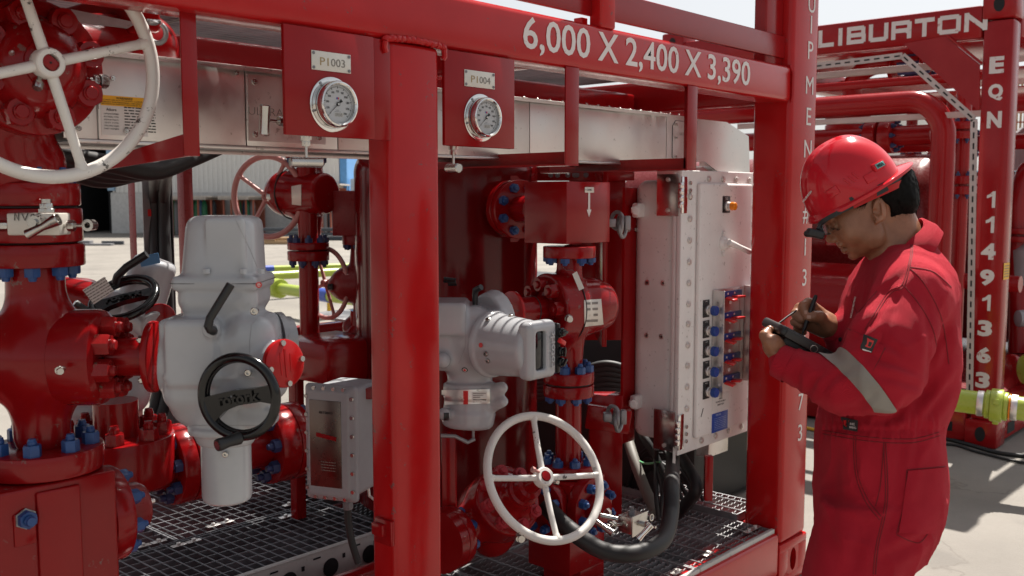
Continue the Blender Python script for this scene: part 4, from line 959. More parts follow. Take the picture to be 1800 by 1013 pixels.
mb = MB(); c = sum(a, Vector())/4-FWH*.0012; scribble(mb, textm(a[1]-a[0], a[0]-a[3], c), .075, .05, 6, .16, 9); obj('tag_print', mb, 'ink_soft', tg)
s = SDF(.007); s.cap(LB(60, 520, -.05), LB(150, 522, -.05), .07, .06, .02).cap(LB(120, 515), LB(170, 530), .05, .06, .02)
t2 = thing('valve_bonnet', 'dark red valve bonnet beside the shaded tilted actuator', 'valve', LB(120, 560)); obj('body', s.build(), 'red_cast_shaded', t2, ang=60)

# flanged pipework deep in the left bay
def stack_valve(px, py0, py1, r, D, label, fl, mat='red', nutm='blue_dark', nr=None, nn=8, name='flanged_riser'):
    p0, p1 = onD(px, py1, D), onD(px, py0, D); p1 = Vector((p0.x, p0.y, p1.z)); t = thing(name, label, 'pipe', p0)
    obj('pipe', MB().cyl(p0, p1, r, n=28), mat, t)
    for (ya, yb, rr, up_, dn) in fl:
        za, zb2 = onD(px, ya, D).z, onD(px, yb, D).z; q = Vector((p0.x, p0.y, zb2)); mb = MB(); disc(mb, q, Zv, rr, za-zb2, .004, 44); obj('flange', mb, mat, t)
        n_ = nr or rr*.16
        if up_: nuts(t, Vector((p0.x, p0.y, za)), Zv, rr*.78, nn, n_, n_*1.2, n_*.8, nutm, a0=.3)
        if dn: nuts(t, q, -Zv, rr*.78, nn, n_, n_*1.1, n_*.7, nutm, a0=.3)
    return t
t = stack_valve(210, 700, 900, .065, 2.95, 'dark red bolted riser standing behind the big valve body', [(762, 845, .165, 1, 0)], 'red_cast_shaded', 'red_cast_shaded', .028)
def hpipe(a, b, r, label, fl=(), mat='red_cast_shaded', nutm='blue_dark', name='flanged_pipe', n=8, cat='pipe'):
    a, b = Vector(a), Vector(b); d = (b-a).normalized(); L = (b-a).length; t = thing(name, label, cat, (a+b)/2)
    obj('pipe', MB().cyl(a, b, r, n=28), mat, t)
    for (s0, th, rr, f0, f1) in fl:
        p = a+d*L*s0; mb = MB(); disc(mb, p, d, rr, th, .004, 44); obj('flange', mb, mat, t); k = rr*.17
        if f0: nuts(t, p, -d, rr*.77, n, k, k*1.1, k*.8, nutm, a0=.2)
        if f1: nuts(t, p+d*th, d, rr*.77, n, k, k*1.1, k*.8, nutm, a0=.2)
    return t
hpipe(onD(215, 835, 2.95), onD(520, 772, 3.35), .07, 'low dark red pipe with paired flanges crossing the left bay', [(.24, .05, .125, 1, 0), (.33, .05, .125, 0, 1), (.80, .07, .13, 1, 0), (.92, .05, .13, 0, 1)])
# perforated upright with black cables
t = thing('perforated_upright', 'grey perforated upright channel carrying black cables at the rear', 'upright', onY(275, 800, 3.92))
x0, x1 = onY(256, 500, 3.9).x, onY(300, 500, 3.9).x
mb = MB(); mb.bx(x0, x1, 3.90, 3.904, .25, 1.86); mb.bx(x1-.004, x1, 3.86, 3.90, .25, 1.86); obj('channel', mb, 'galv', t)
z = .34
while z < 1.8:
    mb = MB(); mb.lathe((x1-.025, 3.8995, z), -Yv, [(0, .009), (.001, .009)], 12); obj('hole', mb, 'letter', t)
    if int(z*100) % 3 == 0:
        mb = MB(); mb.bx(x0+.02, x0+.035, 3.898, 3.8995, z, z+.03); mb.bx(x0+.045, x0+.06, 3.898, 3.8995, z, z+.03); obj('slot', mb, 'trig', t)
    z += .1
for k, (dx, dy) in enumerate(((.0, 0), (.045, 0), (.02, -.04))):
    cable([onD(300, 262, 2.7)+V(0, 0, .02), onD(278, 285, 3.1)+V(dx, dy, 0), onY(272, 330, 3.84)+V(dx, dy, 0), onY(275, 480, 3.85)+V(dx, dy, 0), onY(283, 640, 3.85)+V(dx, dy, 0), onY(268, 730, 3.85)+V(dx, dy, 0), onY(240, 765, 3.8)+V(dx, dy, 0), onY(210, 770, 3.7)+V(dx, dy, 0)], .024, 'armoured_cable', ('left', 'right', 'middle')[k]+' black cable of the bundle strapped down the perforated upright')
for (xa_, xb_, ya_, yb_) in ((230, 250, 255, 800), (326, 350, 560, 815)):
    a, b = onY(xa_, ya_, 4.02), onY(xb_, yb_, 4.02); obj('rear_post', MB().bx(a.x, b.x, 4.0, 4.06, .15, 1.873, .004), 'red_dusty', fr)
# black conduits slung below the duct at the left
for k in range(4):
    cable([onD(90, 268, 2.5)+V(0, 0, -.01*k), onD(200, 290, 2.55)+V(0, .03*k, -.012*k), onD(270, 302, 2.6)+V(0, .03*k, 0), onD(330, 282, 2.7)+V(.0, .03*k, 0), onD(400, 258, 2.9)+V(0, .03*k, .01)], .024, 'slung_cable', ('lowest', 'second lowest', 'third', 'topmost')[k]+' of the thick black cables sagging below the duct')

# ================================================================ riser with the faded pink handwheel
D5 = 4.1
def L5(px, py, off=0.0): return onD(px, py, D5-off)
def m5(px): return px*D5/FPX
t = stack_valve(545, 268, 600, m5(17), D5, 'red flanged riser with a round-ended valve and faded pink wheel', [(438, 413.5, m5(36), 0, 0)], 'red', 'blue_dark', name='wheel_riser')
for o in [c for c in t.children if c.name.startswith('flange')]: bpy.data.objects.remove(o)
ax5 = L5(545, 600)
for (ya, yb, up_, dn) in ((268, 280, 0, 1), (425, 438, 1, 0), (440, 457, 0, 1)):
    za, zb2 = L5(545, ya).z, L5(545, yb).z; q = Vector((ax5.x, ax5.y, zb2)); mb = MB(); disc(mb, q, Zv, m5(36), za-zb2, .004, 44); obj('flange', mb, 'red', t)
    if up_: nuts(t, Vector((ax5.x, ax5.y, za)), Zv, m5(29), 8, .0165, .018, .012, 'blue_dark', a0=.2)
    if dn: nuts(t, q, -Zv, m5(29), 8, .0165, .018, .010, 'blue_dark', a0=.2)
s = SDF(.007); cv = L5(540, 342)
s.cap(L5(505, 340), L5(530, 342), m5(40), m5(44), .01).cyl(L5(515, 342), L5(575, 340, .10), m5(38), m5(35), .014, .012)
s.cap(L5(545, 275), L5(545, 330), m5(20), m5(26), .02).cap(L5(543, 345), L5(545, 420), m5(28), m5(18), .03); b5 = s.build(); obj('body', b5, 'red_cast_shaded', t, ang=60)
patch_on(t, 'rating_plate', b5, [(513, 328), (530, 325), (530, 361), (514, 359)], .001, 'plate', D5, 6)
mb = MB(); mb.ring(L5(515, 341, .0), (L5(575, 340, .10)-L5(515, 342)), m5(44.5), .003, 44, 6); obj('joint_groove', mb, 'rubber', t)

mb = MB(); mb.hex(L5(478, 346, .06), -RT, .018, .02).cyl(L5(488, 346, .04), L5(470, 345, .06), .010, n=12); obj('grease_fitting', mb, 'inox_smooth', t)
wcn = (-FWH*.93-RT*.36).normalized(); handwheel(t, L5(470, 346, .02), wcn, m5(70), m5(5.2), m5(9), 4, 1.0, 'pink_paint', spoke_r=m5(3.6), sq=False)
mb = MB(); mb.cyl(L5(470, 346, .02), L5(510, 342, -.02), .025, n=18); obj('stem', mb, 'red_cast_shaded', t)
# boxed valve further right, with its own pink wheel
t = thing('boxed_valve', 'dusty red valve with a square steel box on top and round wheel', 'valve', L5(620, 600))
mb = MB(); mb.box(L5(618, 375), (m5(52), .14, m5(78)), .004, RC @ Matrix.Rotation(R(-8), 3, 'Z')); obj('box', mb, 'red_dusty', t)
mb = MB(); disc(mb, L5(628, 430), Zv, m5(26), m5(16), .003); obj('flange', mb, 'red_dusty', t); nuts(t, L5(628, 430), -Zv, m5(20), 8, .013, .014, .008, 'blue_dark')
s = SDF(.007); s.cap(L5(630, 430), L5(630, 470), m5(13), m5(16), .02).cap(L5(612, 500), L5(660, 500), m5(32), m5(38), .02).cap(L5(592, 503), L5(612, 502), m5(16), m5(26), .015).cap(L5(640, 500), L5(640, 560), m5(16), m5(20), .02).cap(L5(622, 575), L5(640, 555), m5(20), m5(16), .02)
obj('body', s.build(), 'red_dusty', t, ang=60)
mb = MB(); mb.hex(L5(585, 505, .06), -RT, .014, .02); obj('grease_fitting', mb, 'plastic', t)
handwheel(t, L5(572, 498, -.04), (-FWH*.75-RT*.66).normalized(), m5(62), m5(4.2), m5(7), 4, .4, 'pink_paint', spoke_r=m5(3), sq=False)
t = single('upright_tube', MB().tube([L5(640, 262, .02), L5(641, 420, .02), L5(640, 520, .02)], .022, 12), 'red_dusty', 'thin red upright tube just left of the main post', 'tube')
# pedestal of red plate below, and the disc base
t = thing('equipment_pedestal', 'red folded steel pedestal with a rounded flanged plate on it', 'pedestal', L5(580, 680))
a = onZ(508, 592, .86)
mb = MB(); DP = 3.85; c = onD(585, 628, DP); mb.box(c, (m5(128)*DP/D5, .30, m5(74)*DP/D5), .03, Matrix.Rotation(0, 3, 'Z')); 
obj('folded_box', mb, 'red', t)
mb = MB(); mb.bx(*(lambda p: (p.x-.022, p.x+.022, p.y-.022, p.y+.022))(onD(521, 700, DP)), .25, c.z, .003); obj('leg', mb, 'red', t)
mb = MB(); q = onD(640, 612, 4.1); mb.lathe(q, Zv, [(0, .155), (.015, .16), (.02, .155)], 40); mb.lathe(q+Zv*.02, Zv, [(0, .12), (.08, .06), (.14, .055)], 40); obj('disc_base', mb, 'red', t)
r_ = onY(495, 577, 4.05)
fbx('rear_mid_rail', .2, 3.43, 4.02, 4.08, r_.z-.07, r_.z, mat='red', bev=.004)

# ================================================================ grey junction box
t = thing('junction_box', 'grey bolted cast junction box with a dull inspection plate', 'junction box', onD(600, 880, 2.75))
DJ = 2.62
def LJ(px, py, off=0.0): return onD(px, py, DJ-off)
nj = (-RT*.35-FWH*.94).normalized(); zj = Zv; xj = zj.cross(nj)*1.0; RJ = Matrix((xj, nj*-1, zj)).transposed(); cj = LJ(584, 778)
hx, hz = mm(50)*1.22, mm(103)*1.28
s = SDF(.0045); s.box(cj+nj*0, (.078, .012, .158), .011, RJ, 0).box(cj+nj*-.085, (.068, .075, .148), .016, RJ, .003).box(cj+nj*.012, (.066, .008, .146), .008, RJ, .006)
obj('housing', s.build(), 'grey_dim', t, ang=60)
mb = MB(); mb.box(cj+nj*.0205-xj*.008, (.096, .002, .235), .001, RJ); ip = obj('inspection_plate', mb, 'inox_dull', t)
mb = MB(); write(mb, 'RETSINO', textm(xj, Zv, cj+nj*.0225+Zv*.085+xj*-.005), .012, .0002, 0, fit=(.04, .007)); obj('plate_print', mb, 'ink', ip)
mb = MB(); mb.box(cj+nj*.022+Zv*.02-xj*.005, (.062, .0008, .011), 0, RJ @ Matrix.Rotation(R(8), 3, 'Y')); obj('red_mark', mb, 'red_cast_shaded', ip)
mb = MB(); scribble(mb, textm(xj, Zv, cj+nj*.0222-Zv*.06), .045, .03, 4, .14, 3); obj('plate_print', mb, 'ink_soft', ip)
js = nut_mesh(.0058, .006, .0, 'inox_smooth')
for k in range(6):
    z = -.125+.05*k
    for sx in (-1, 1): inst('cover_screw', js, t, frame(cj+nj*.012+xj*(sx*.069)+Zv*z, nj))
for k in range(4):
    x = -.045+.03*k
    for sz in (-1, 1): inst('cover_screw', js, t, frame(cj+nj*.012+xj*x+Zv*(sz*.148), nj))
b0 = cj-nj*.06-Zv*.15+xj*.01
mb = MB(); mb.hex(b0, -Zv, .017, .018).cyl(b0, b0-Zv*.045, .013, n=14).hex(b0-Zv*.03, -Zv, .015, .02); obj('cable_gland', mb, 'galv_dark', t)
cable([b0-Zv*.04, b0-Zv*.08, b0-Zv*.14+xj*.01, b0-Zv*.2+xj*.03], .010, 'gland_cable', 'short black cable hanging from the grey junction box gland')
mb = MB(); mb.tube([cj-nj*.1-Zv*.13+xj*.05, cj-nj*.1-Zv*.17+xj*.055, cj-nj*.1-Zv*.185+xj*.08, cj-nj*.1-Zv*.187+xj*.12], .004, 8); obj('drain_tube', mb, 'inox', t)
mb = MB(); mb.box(LJ(650, 690, -.05), (.05, .05, .03), .004, RC); obj('lug', mb, 'red_dusty', t)
obj('side_tab', MB().bx(1.452, 1.474, YF+.02, YF+.06, .72, .75, .003).bx(1.462, 1.472, YF+.0, YF+.06, .70, .76, .002), 'red', fr)
# ================================================================ pressure gauges, name plates and gauge valves
def gauge(c, Rg, label, face_rot=0):
    n = -Yv; t = thing('pressure_gauge', label, 'pressure gauge', c, 'pressure gauges on the frame'); c = Vector(c)
    mb = MB(); mb.lathe(c, n, [(0, Rg), (.003, Rg), (.0035, Rg*.98), (.0035, Rg*.86), (.010, Rg*.84)], 64); obj('mounting_flange', mb, 'chrome', t)
    mb = MB(); mb.lathe(c, n, [(.009, Rg*.80), (.013, Rg*.80), (.015, Rg*.84), (.026, Rg*.84), (.030, Rg*.81), (.031, Rg*.76), (.028, Rg*.71), (.020, Rg*.70)], 64, cap=False); bz = obj('bezel', mb, 'chrome', t)
    mb = MB(); mb.lathe(c, n, [(.0055, Rg*.84), (.012, Rg*.84)], 48, cap=False); obj('case_seal', mb, 'rubber', t)
    mb = MB(); mb.lathe(c, n, [(.018, Rg*.705), (.0185, Rg*.705)], 48); dl = obj('dial', mb, 'dialface', t)
    fc_ = c+n*.0192; f = textm(Xv, Zv, fc_); mb = MB()
    rd = Rg*.66
    for k in range(101):
        a = R(225-270*k/100); L = .075 if k % 10 == 0 else (.045 if k % 5 == 0 else .03); w0 = .0007 if k % 10 == 0 else .00028
        u = Vector((math.cos(a), math.sin(a), 0)); p = u.cross(Zv)
        r0, r1_ = rd*(1-.03), rd*(1-.03-L*1.6); mb.add([u*r0+p*w0, u*r0-p*w0, u*r1_-p*w0, u*r1_+p*w0], [(0, 1, 2, 3)], f)
    sc_ = Rg/.06
    for k, s_ in enumerate(('0', '1500', '3000', '4500', '6000', '7500', '9000', '10500', '12000', '13500', '15000')):
        a = R(225-270*k/10); q = fc_+(Xv*math.cos(a)+Zv*math.sin(a))*rd*.70
        write(mb, s_, textm(Xv, Zv, q), .005, 0, .00012, fit=(.0019*len(s_)*sc_, .0047*sc_))
    write(mb, 'psi', textm(Xv, Zv, fc_-Zv*.013*sc_), .004, 0, 0, fit=(.006*sc_, .0022*sc_))
    write(mb, 'LIQUID FILLED', textm(Xv, Zv, fc_-Zv*.0165*sc_), .004, 0, 0, fit=(.016*sc_, .0016*sc_))
    obj('dial_print', mb, 'ink', dl)
    mb = MB(); mb.box(fc_+Zv*.0125*sc_-Xv*.0017*sc_, (.0036*sc_, .0003, .0045*sc_)); obj('dial_emblem', mb, 'bluepipe', dl)
    mb = MB(); mb.box(fc_+Zv*.0125*sc_+Xv*.0019*sc_, (.0036*sc_, .0003, .0045*sc_)); obj('dial_emblem', mb, 'trig', dl)
    mb = MB(); mb.box(fc_-Zv*.0228*sc_+Xv*.003*sc_, (.024*sc_, .0004, .0085*sc_)); lb = obj('dial_label', mb, 'paper', dl)
    mb = MB(); scribble(mb, textm(Xv, Zv, fc_-Zv*.0228*sc_+Xv*.003*sc_+n*.0004), .02*sc_, .007*sc_, 4, .22, 5); obj('label_print', mb, 'ink', lb)
    a = R(225-3); u = Xv*math.cos(a)+Zv*math.sin(a); p = n.cross(u); q = fc_+n*.0025; mb = MB()
    tip, tail = q+u*rd*.86, q-u*rd*.34
    mb.add([tip+p*.0003, tip-p*.0003, q-p*.0011-u*.004, q+p*.0011-u*.004], [(0, 1, 2, 3)]); mb.add([q-u*.004+p*.0012, q-u*.004-p*.0012, tail-p*.0042*sc_, tail+p*.0042*sc_], [(0, 1, 2, 3)])
    mb.lathe(q-n*.001, n, [(0, .0045*sc_), (.002, .0045*sc_), (.003, .0025*sc_)], 20); obj('pointer', mb, 'ink', t)
    mb = MB(); mb.lathe(q+n*.0015, n, [(0, .003*sc_), (.0012, .0026*sc_), (.0012, .0012*sc_), (.002, 0)], 18); obj('pointer_hub', mb, 'inox_smooth', t)
    gl = MB(); gl.lathe(c, n, [(.0268, Rg*.715), (.0272, Rg*.5), (.0273, 0)], 40, cap=False); obj('glass', gl, 'glass', t)
    for a in (2.2, 3.45, .4):
        inst('flange_screw', nut_mesh(.0032, .002, 0, 'galv'), t, frame(c+n*.0035+Xv*Rg*.92*math.cos(a)+Zv*Rg*.92*math.sin(a), n))
    return t
m, nt, bs = _new('gauge_glass'); bs.inputs['Roughness'].default_value = .02; bs.inputs['Transmission Weight'].default_value = 1; bs.inputs['IOR'].default_value = 1.2; bs.inputs['Base Color'].default_value = (1, 1, 1, 1); M['glass'] = m
M['dialface'] = plain('dial_face', (.66, .67, .69), .45, var=.02)
yb = YF-.0065
g1c = onY(583, 184.5, yb); g2c = onY(844, 207.5, yb)
Rg1 = (onY(583, 136, yb)-onY(583, 233, yb)).length/2; Rg2 = (onY(844, 166, yb)-onY(844, 249, yb)).length/2
Rg = (Rg1+Rg2)/2
gauge(g1c, Rg, 'nearer round pressure gauge, left of the main post'); gauge(g2c, Rg, 'farther round pressure gauge, just right of the main post')
def nameplate(pts, s_, label):
    a = [onY(x, y, yb-.0005) for x, y in pts]; x0, x1 = (a[0].x+a[3].x)/2, (a[1].x+a[2].x)/2; z1, z0 = (a[0].z+a[1].z)/2, (a[2].z+a[3].z)/2
    t = thing('name_plate', label, 'name plate', ((x0+x1)/2, yb, z0), 'engraved plates over the gauges')
    obj('plate', MB().bx(x0, x1, yb-.0020, yb-.0002, z0, z1, .0006), 'plate', t)
    mb = MB(); c = V((x0+x1)/2, yb-.0024, (z0+z1)/2-.001); w_ = x1-x0; write(mb, s_[:2], textm(Xv, Zv, c-Xv*w_*.185), .02, .0002, 0, fit=(w_*.215, .0165)); obj('engraved_letters', mb, 'brasstext', t)
    mb = MB(); write(mb, s_[3:], textm(Xv, Zv, c+Xv*w_*.165), .02, .0002, 0, fit=(w_*.36, .0165)); obj('engraved_letters', mb, 'ink_soft', t)
    for x in (x0+.005, x1-.005):
        for z in (z0+.005, z1-.005): inst('screw', nut_mesh(.0037, .0014, 0, 'galv_dark'), t, frame((x, yb-.002, z), -Yv))
M['brasstext'] = plain('tarnished_engraving', (.34, .24, .11), .5)
nameplate([(547, 87), (616, 98), (616, 131), (547, 121)], 'P1 003', 'screwed plate over the gauge left of the main post'); nameplate([(816, 121), (869, 130), (869, 159), (816, 150)], 'P1 004', 'screwed plate over the gauge right of the main post')
def tee_valve(p, stem_dir, bar_dir, label, L=.062, r=.0105):
    t = thing('needle_valve', label, 'valve', p, 'small stainless gauge valves'); p = Vector(p); s_ = Vector(stem_dir).normalized(); b = Vector(bar_dir).normalized()
    mb = MB(); mb.hex(p-s_*.030, s_, .013, .018).hex(p-s_*.012, s_, .010, .012).cyl(p-s_*.045, p-s_*.03, .008, n=14); obj('bonnet', mb, 'inox_smooth', t)
    obj('stem', MB().cyl(p, p+s_*.026, .0034, n=12), 'inox_smooth', t)
    c = p+s_*.033; mb = MB(); mb.lathe(c-b*L/2, b, [(0, r*.8), (.002, r), (L*.3, r*.93), (L*.7, r*.93), (L-.002, r), (L, r*.8)], 20); obj('tee_bar', mb, 'inox_smooth', t); return t
tee_valve(onY(538, 258, YF+.02), -Zv, Xv-Yv*.3, 'stainless tee-handle valve hanging under the first gauge board', .072, .0115)
tee_valve(onY(797, 272, YF+.03), -Zv, RT*.62-FWH*.8, 'stainless tee-handle valve hanging under the second gauge board', .05, .0115)
tee_valve(onY(489, 213, YF+.035), -Xv, Zv-Yv*.1, 'stainless tee-handle valve beside the first gauge board over the duct', .062, .0115)

# ================================================================ vessel behind the post and its side port
DV = 4.0; vc = onD(786, 600, DV); rv = 158*DV/FPX
t = thing('pressure_vessel', 'big dark red round-shouldered vessel behind the right bay valves', 'vessel', (vc.x, vc.y, .3))
ztop = onD(790, 262, DV).z; zs = ztop-.10
prof = [(0, rv)]+[(zs-.3, rv)]+[(zs-.3+.10*math.sin(a), rv-.10+.10*math.cos(a)) for a in np.linspace(.1, math.pi/2, 8)]+[(ztop-.3+.02, rv*.3), (ztop-.3+.02, 0)]
obj('shell', MB().lathe((vc.x, vc.y, .3), Zv, prof, 72), 'red_vessel_shaded', t)
pdir = (onD(930, 365, 3.4)-Vector((vc.x, vc.y, onD(930, 365, 3.4).z))).normalized(); pp = onD(905, 368, 3.62)
pdir = (-FWH*.86+RT*.5).normalized()
mb = MB(); q = frame(pp-pdir*.10, pdir, Zv); mb.prism([(.125*math.cos(a)/math.cos(math.pi/8), .125*math.sin(a)/math.cos(math.pi/8)) for a in np.linspace(math.pi/8, 2*math.pi+math.pi/8, 9)[:-1]], q, 0, .03); obj('reinforcing_pad', mb, 'red', t)
mb = MB(); mb.cyl(pp-pdir*.12, pp, .06); disc(mb, pp-pdir*.03, pdir, .108, .035, .004); disc(mb, pp+pdir*.007, pdir, .108, .035, .004); mb.cyl(pp+pdir*.04, pp+pdir*.14, .05); obj('side_port', mb, 'red', t)
nuts(t, pp+pdir*.042, pdir, .083, 8, .0175, .018, .010, 'blue', a0=.39)
# red structural plates behind the valves
DPZ = 3.7
def plate3(name, px0, px1, py0, py1, D, label, mat='red', th=.01, cat='steel plate'):
    a, b = onD(px0, py0, D), onD(px1, py1, D); c = (a+b)/2; w_ = (px1-px0)*D/FPX; h = a.z-b.z
    return single(name, MB().box((c.x, c.y, (a.z+b.z)/2), (w_, th, h), .002, RC), mat, label, cat)
plate3('backing_plate', 1052, 1060, 295, 600, 3.75, 'narrow upright red plate behind the arrow box', th=.35)
pb = plate3('backing_plate', 1000, 1098, 292, 600, 4.0, 'tall dark red plate behind the arrow box')
plate3('backing_plate', 925, 1115, 286, 318, 3.95, 'horizontal red plate studded with screws above the arrow box')
for x in (968, 980, 998, 1010, 1014, 1030, 1050): inst('screw', nut_mesh(.011, .006, .004, 'galv_dark'), pb, frame(onD(x, 308, 3.93), -FWH))
plate3('skid_divider', 775, 915, 690, 870, 3.9, 'low dark red plate wall behind the lower handwheel', 'red')
plate3('skid_divider', 778, 802, 760, 1000, 3.0, 'narrow red upright low beside the main post', 'red', .05)
plate3('skid_divider', 1035, 1092, 690, 905, 3.75, 'dark red upright column right of the riser pipe', 'red', .08)
plate3('stiffener_bar', 1238, 1252, 800, 880, 3.7, 'short red upright bar standing at the rear grating', 'red', .03)

# ================================================================ riser valve with arrow box
DR = 3.22
def LR(px, py, off=0.0): return onD(px, py, DR-off)
def mr(px): return px*DR/FPX
t = thing('arrow_box_valve', 'red globe-bodied riser valve with a square box marked by a white down arrow', 'valve', LR(1000, 830)); arv = t
axr = LR(1000, 600)
def rz(py): return V(axr.x, axr.y, LR(1000, py).z)
bxw = mr(76)/math.sin(R(39.6)); bxd_ = mr(74)/math.cos(R(39.6))
bc = LR(997, 373, 0); 
# near vertical edge of the box at px 996
e0 = onD(996, 375, DR-.12); z0, z1 = onD(996, 430, DR-.12).z, onD(996, 319, DR-.12).z
wx = onY(1072, 375, e0.y).x-e0.x; wy = onX(922, 375, e0.x).y-e0.y
bxo = obj('square_box', MB().bx(e0.x, e0.x+wx, e0.y, e0.y+wy, z0, z1, .0015), 'red', t)
mb = MB(); ca_ = onY(1035, 358, e0.y); ya_ = e0.y-.001; h = .078; fm = textm(Xv, Zv, V(ca_.x, ya_, ca_.z))
mb.prism([(-.0050, h*.5), (.0050, h*.5), (.0052, -h*.25), (.0125, -h*.25), (0, -h*.56), (-.0125, -h*.25), (-.0052, -h*.25)], fm, 0, .0005); obj('flow_arrow', mb, 'letter', bxo)
c = onY(1036, 334, e0.y-.0012); pl = obj('serial_plate', MB().box(c, (.048, .0015, .018), .0005), 'plate', bxo)
mb = MB(); write(mb, '2240BG', textm(Xv, Zv, c-Yv*.0012), .01, .0001, 0, fit=(.026, .007)); mb.box(c-Yv*.001-Xv*.019, (.003, .001, .003)); obj('plate_print', mb, 'ink', pl)
mb = MB(); disc(mb, rz(452), Zv, mr(46), rz(432).z-rz(452).z, .003, 48); obj('top_flange', mb, 'red', t); nuts(t, rz(452), -Zv, mr(38), 8, .0165, .015, .008, 'blue', a0=.3)
av = Vector((math.cos(R(-14)), math.sin(R(-14)), 0)); cb = LR(1005, 540)
s = SDF(.006)
s.cap(rz(450), rz(500), mr(21), mr(24), .03).cyl(cb-av*.02, cb+av*.148, mr(46), mr(43), .03, .01).cyl(cb-av*.105, cb+av*.0, mr(62), mr(60), .006, .012).cap(rz(560), rz(655), mr(30), mr(23), .04).cap(cb+av*-.02, cb+av*.06, mr(50), mr(50), .02)
obj('body', s.build(), 'red_cast_shaded', t, ang=60)
mb = MB(); mb.ring(cb-av*.028, av, mr(61.5), .0022, 64, 6); obj('joint_groove', mb, 'rubber', t)
nuts(t, cb-av*.104, -av, mr(43), 8, .0245, .030, .008, 'red_cast_shaded', a0=.1, name='bonnet_nut', jit=.3)
ps = cb-av*.10
mb = MB(); mb.lathe(ps, -av, [(0, .058), (.012, .058), (.016, .045), (.125, .044), (.128, .040)], 40); obj('stem_housing', mb, 'red_cast_shaded', t)
mb = MB(); mb.ring(ps-av*.055, av, .0445, .002, 40, 6); obj('seal', mb, 'rubber', t)
mb = MB(); disc(mb, ps-av*.128, -av, .066, .012, .003, 56); obj('mounting_flange', mb, 'red_post', t)
# rating plate bent round the body end, and tag on a wire
bodymb = s.build()
rp = patch_on(t, 'rating_plate', bodymb, [(1026, 528), (1056, 526), (1060, 570), (1027, 574)], .0005, 'plate', DR)
for k in range(4):
    y = 532+k*10; patch_on(rp, 'plate_print', bodymb, [(1030+(k == 2)*6, y), (1050, y-1), (1050, y+3), (1030+(k == 2)*6, y+4)], .0027, 'ink_soft', DR, 3, .0004)
mb = MB(); a = [LR(1006, 482, .12), LR(1014, 477, .12), LR(1027, 507, .12), LR(1018, 511, .12)]; mb.add(a+[p+FWH*.0015 for p in a], [(0, 1, 2, 3)[::-1], (4, 5, 6, 7), (0, 1, 5, 4), (1, 2, 6, 5), (2, 3, 7, 6), (3, 0, 4, 7)]); wt = obj('wire_tag', mb, 'plate', t)
mb = MB(); mb.tube([LR(1011, 479, .121), LR(1006, 475, .10), LR(995, 475, .08), LR(990, 470, .06)], .001, 5); obj('tag_wire', mb, 'inox', t)
p = cb-av*.03-FWH*.20; p = LR(1000, 561, .19); mb = MB(); mb.cyl(p+FWH*.05, p, .009, n=12).hex(p+FWH*.03, -FWH, .0135, .014).hex(p+FWH*.01, -FWH, .012, .009).lathe(p, -FWH+RT*.2, [(0, .010), (.012, .010), (.013, .009)], 16); obj('grease_fitting', mb, 'inox_smooth', t)
for (ya, yb_, up_, dn) in ((653, 673, 1, 0), (676, 697, 0, 1)):
    za, zb2 = rz(ya), rz(yb_); mb = MB(); disc(mb, zb2, Zv, mr(45), za.z-zb2.z, .004, 56); obj('flange', mb, 'red_cast_shaded', t)
    if up_: nuts(t, za, Zv, mr(35), 8, .0175, .022, .011, 'blue', a0=.5)
    if dn: nuts(t, zb2, -Zv, mr(35), 8, .0175, .014, .008, 'blue', a0=.5)
mb = MB(); disc(mb, rz(676), Zv, mr(40), rz(673).z-rz(676).z, .0004, 40); obj('gasket', mb, 'rubber', t)
obj('riser_pipe', MB().cyl(rz(860), rz(696), mr(23), n=36), 'red_cast_shaded', t)
mb = MB(); disc(mb, rz(838), Zv, mr(50), rz(818).z-rz(838).z, .004); obj('flange', mb, 'red_cast_shaded', t); nuts(t, rz(818), Zv, mr(39), 8, .0175, .020, .010, 'blue', a0=.2)
# block under the riser with its side flange
t = thing('riser_block', 'red square block under the riser with two blue-nutted side flanges', 'manifold block', rz(1000))
zt = rz(838).z; mb = MB(); mb.bx(axr.x-.10, axr.x+.085, axr.y-.09, axr.y+.09, .30, zt-.003, .005); obj('block', mb, 'red_cast_shaded', t)
mb = MB(); mb.bx(axr.x-.02, axr.x+.11, axr.y-.07, axr.y+.09, .229, .299, .003); obj('foot', mb, 'red', t)
cf = V(axr.x+.02, axr.y-.09, onY(1036, 888, axr.y-.11).z); cf = onY(1028, 888, axr.y-.09)
mb = MB(); disc(mb, cf, -Yv, .098, .04, .005, 56); mb.lathe(cf-Yv*.04, -Yv, [(0, .05), (.02, .048), (.04, .04)], 32); obj('side_flange', mb, 'red_cast_shaded', t)
nuts(t, cf-Yv*.04, -Yv, .075, 8, .0165, .020, .010, 'blue', a0=.39)
cf = V(axr.x-.10, axr.y, cf.z); mb = MB(); disc(mb, cf, -Xv, .09, .04, .005, 48); obj('side_flange', mb, 'red_cast_shaded', t); nuts(t, cf-Xv*.04, -Xv, .07, 8, .0155, .020, .010, 'blue', a0=.39)

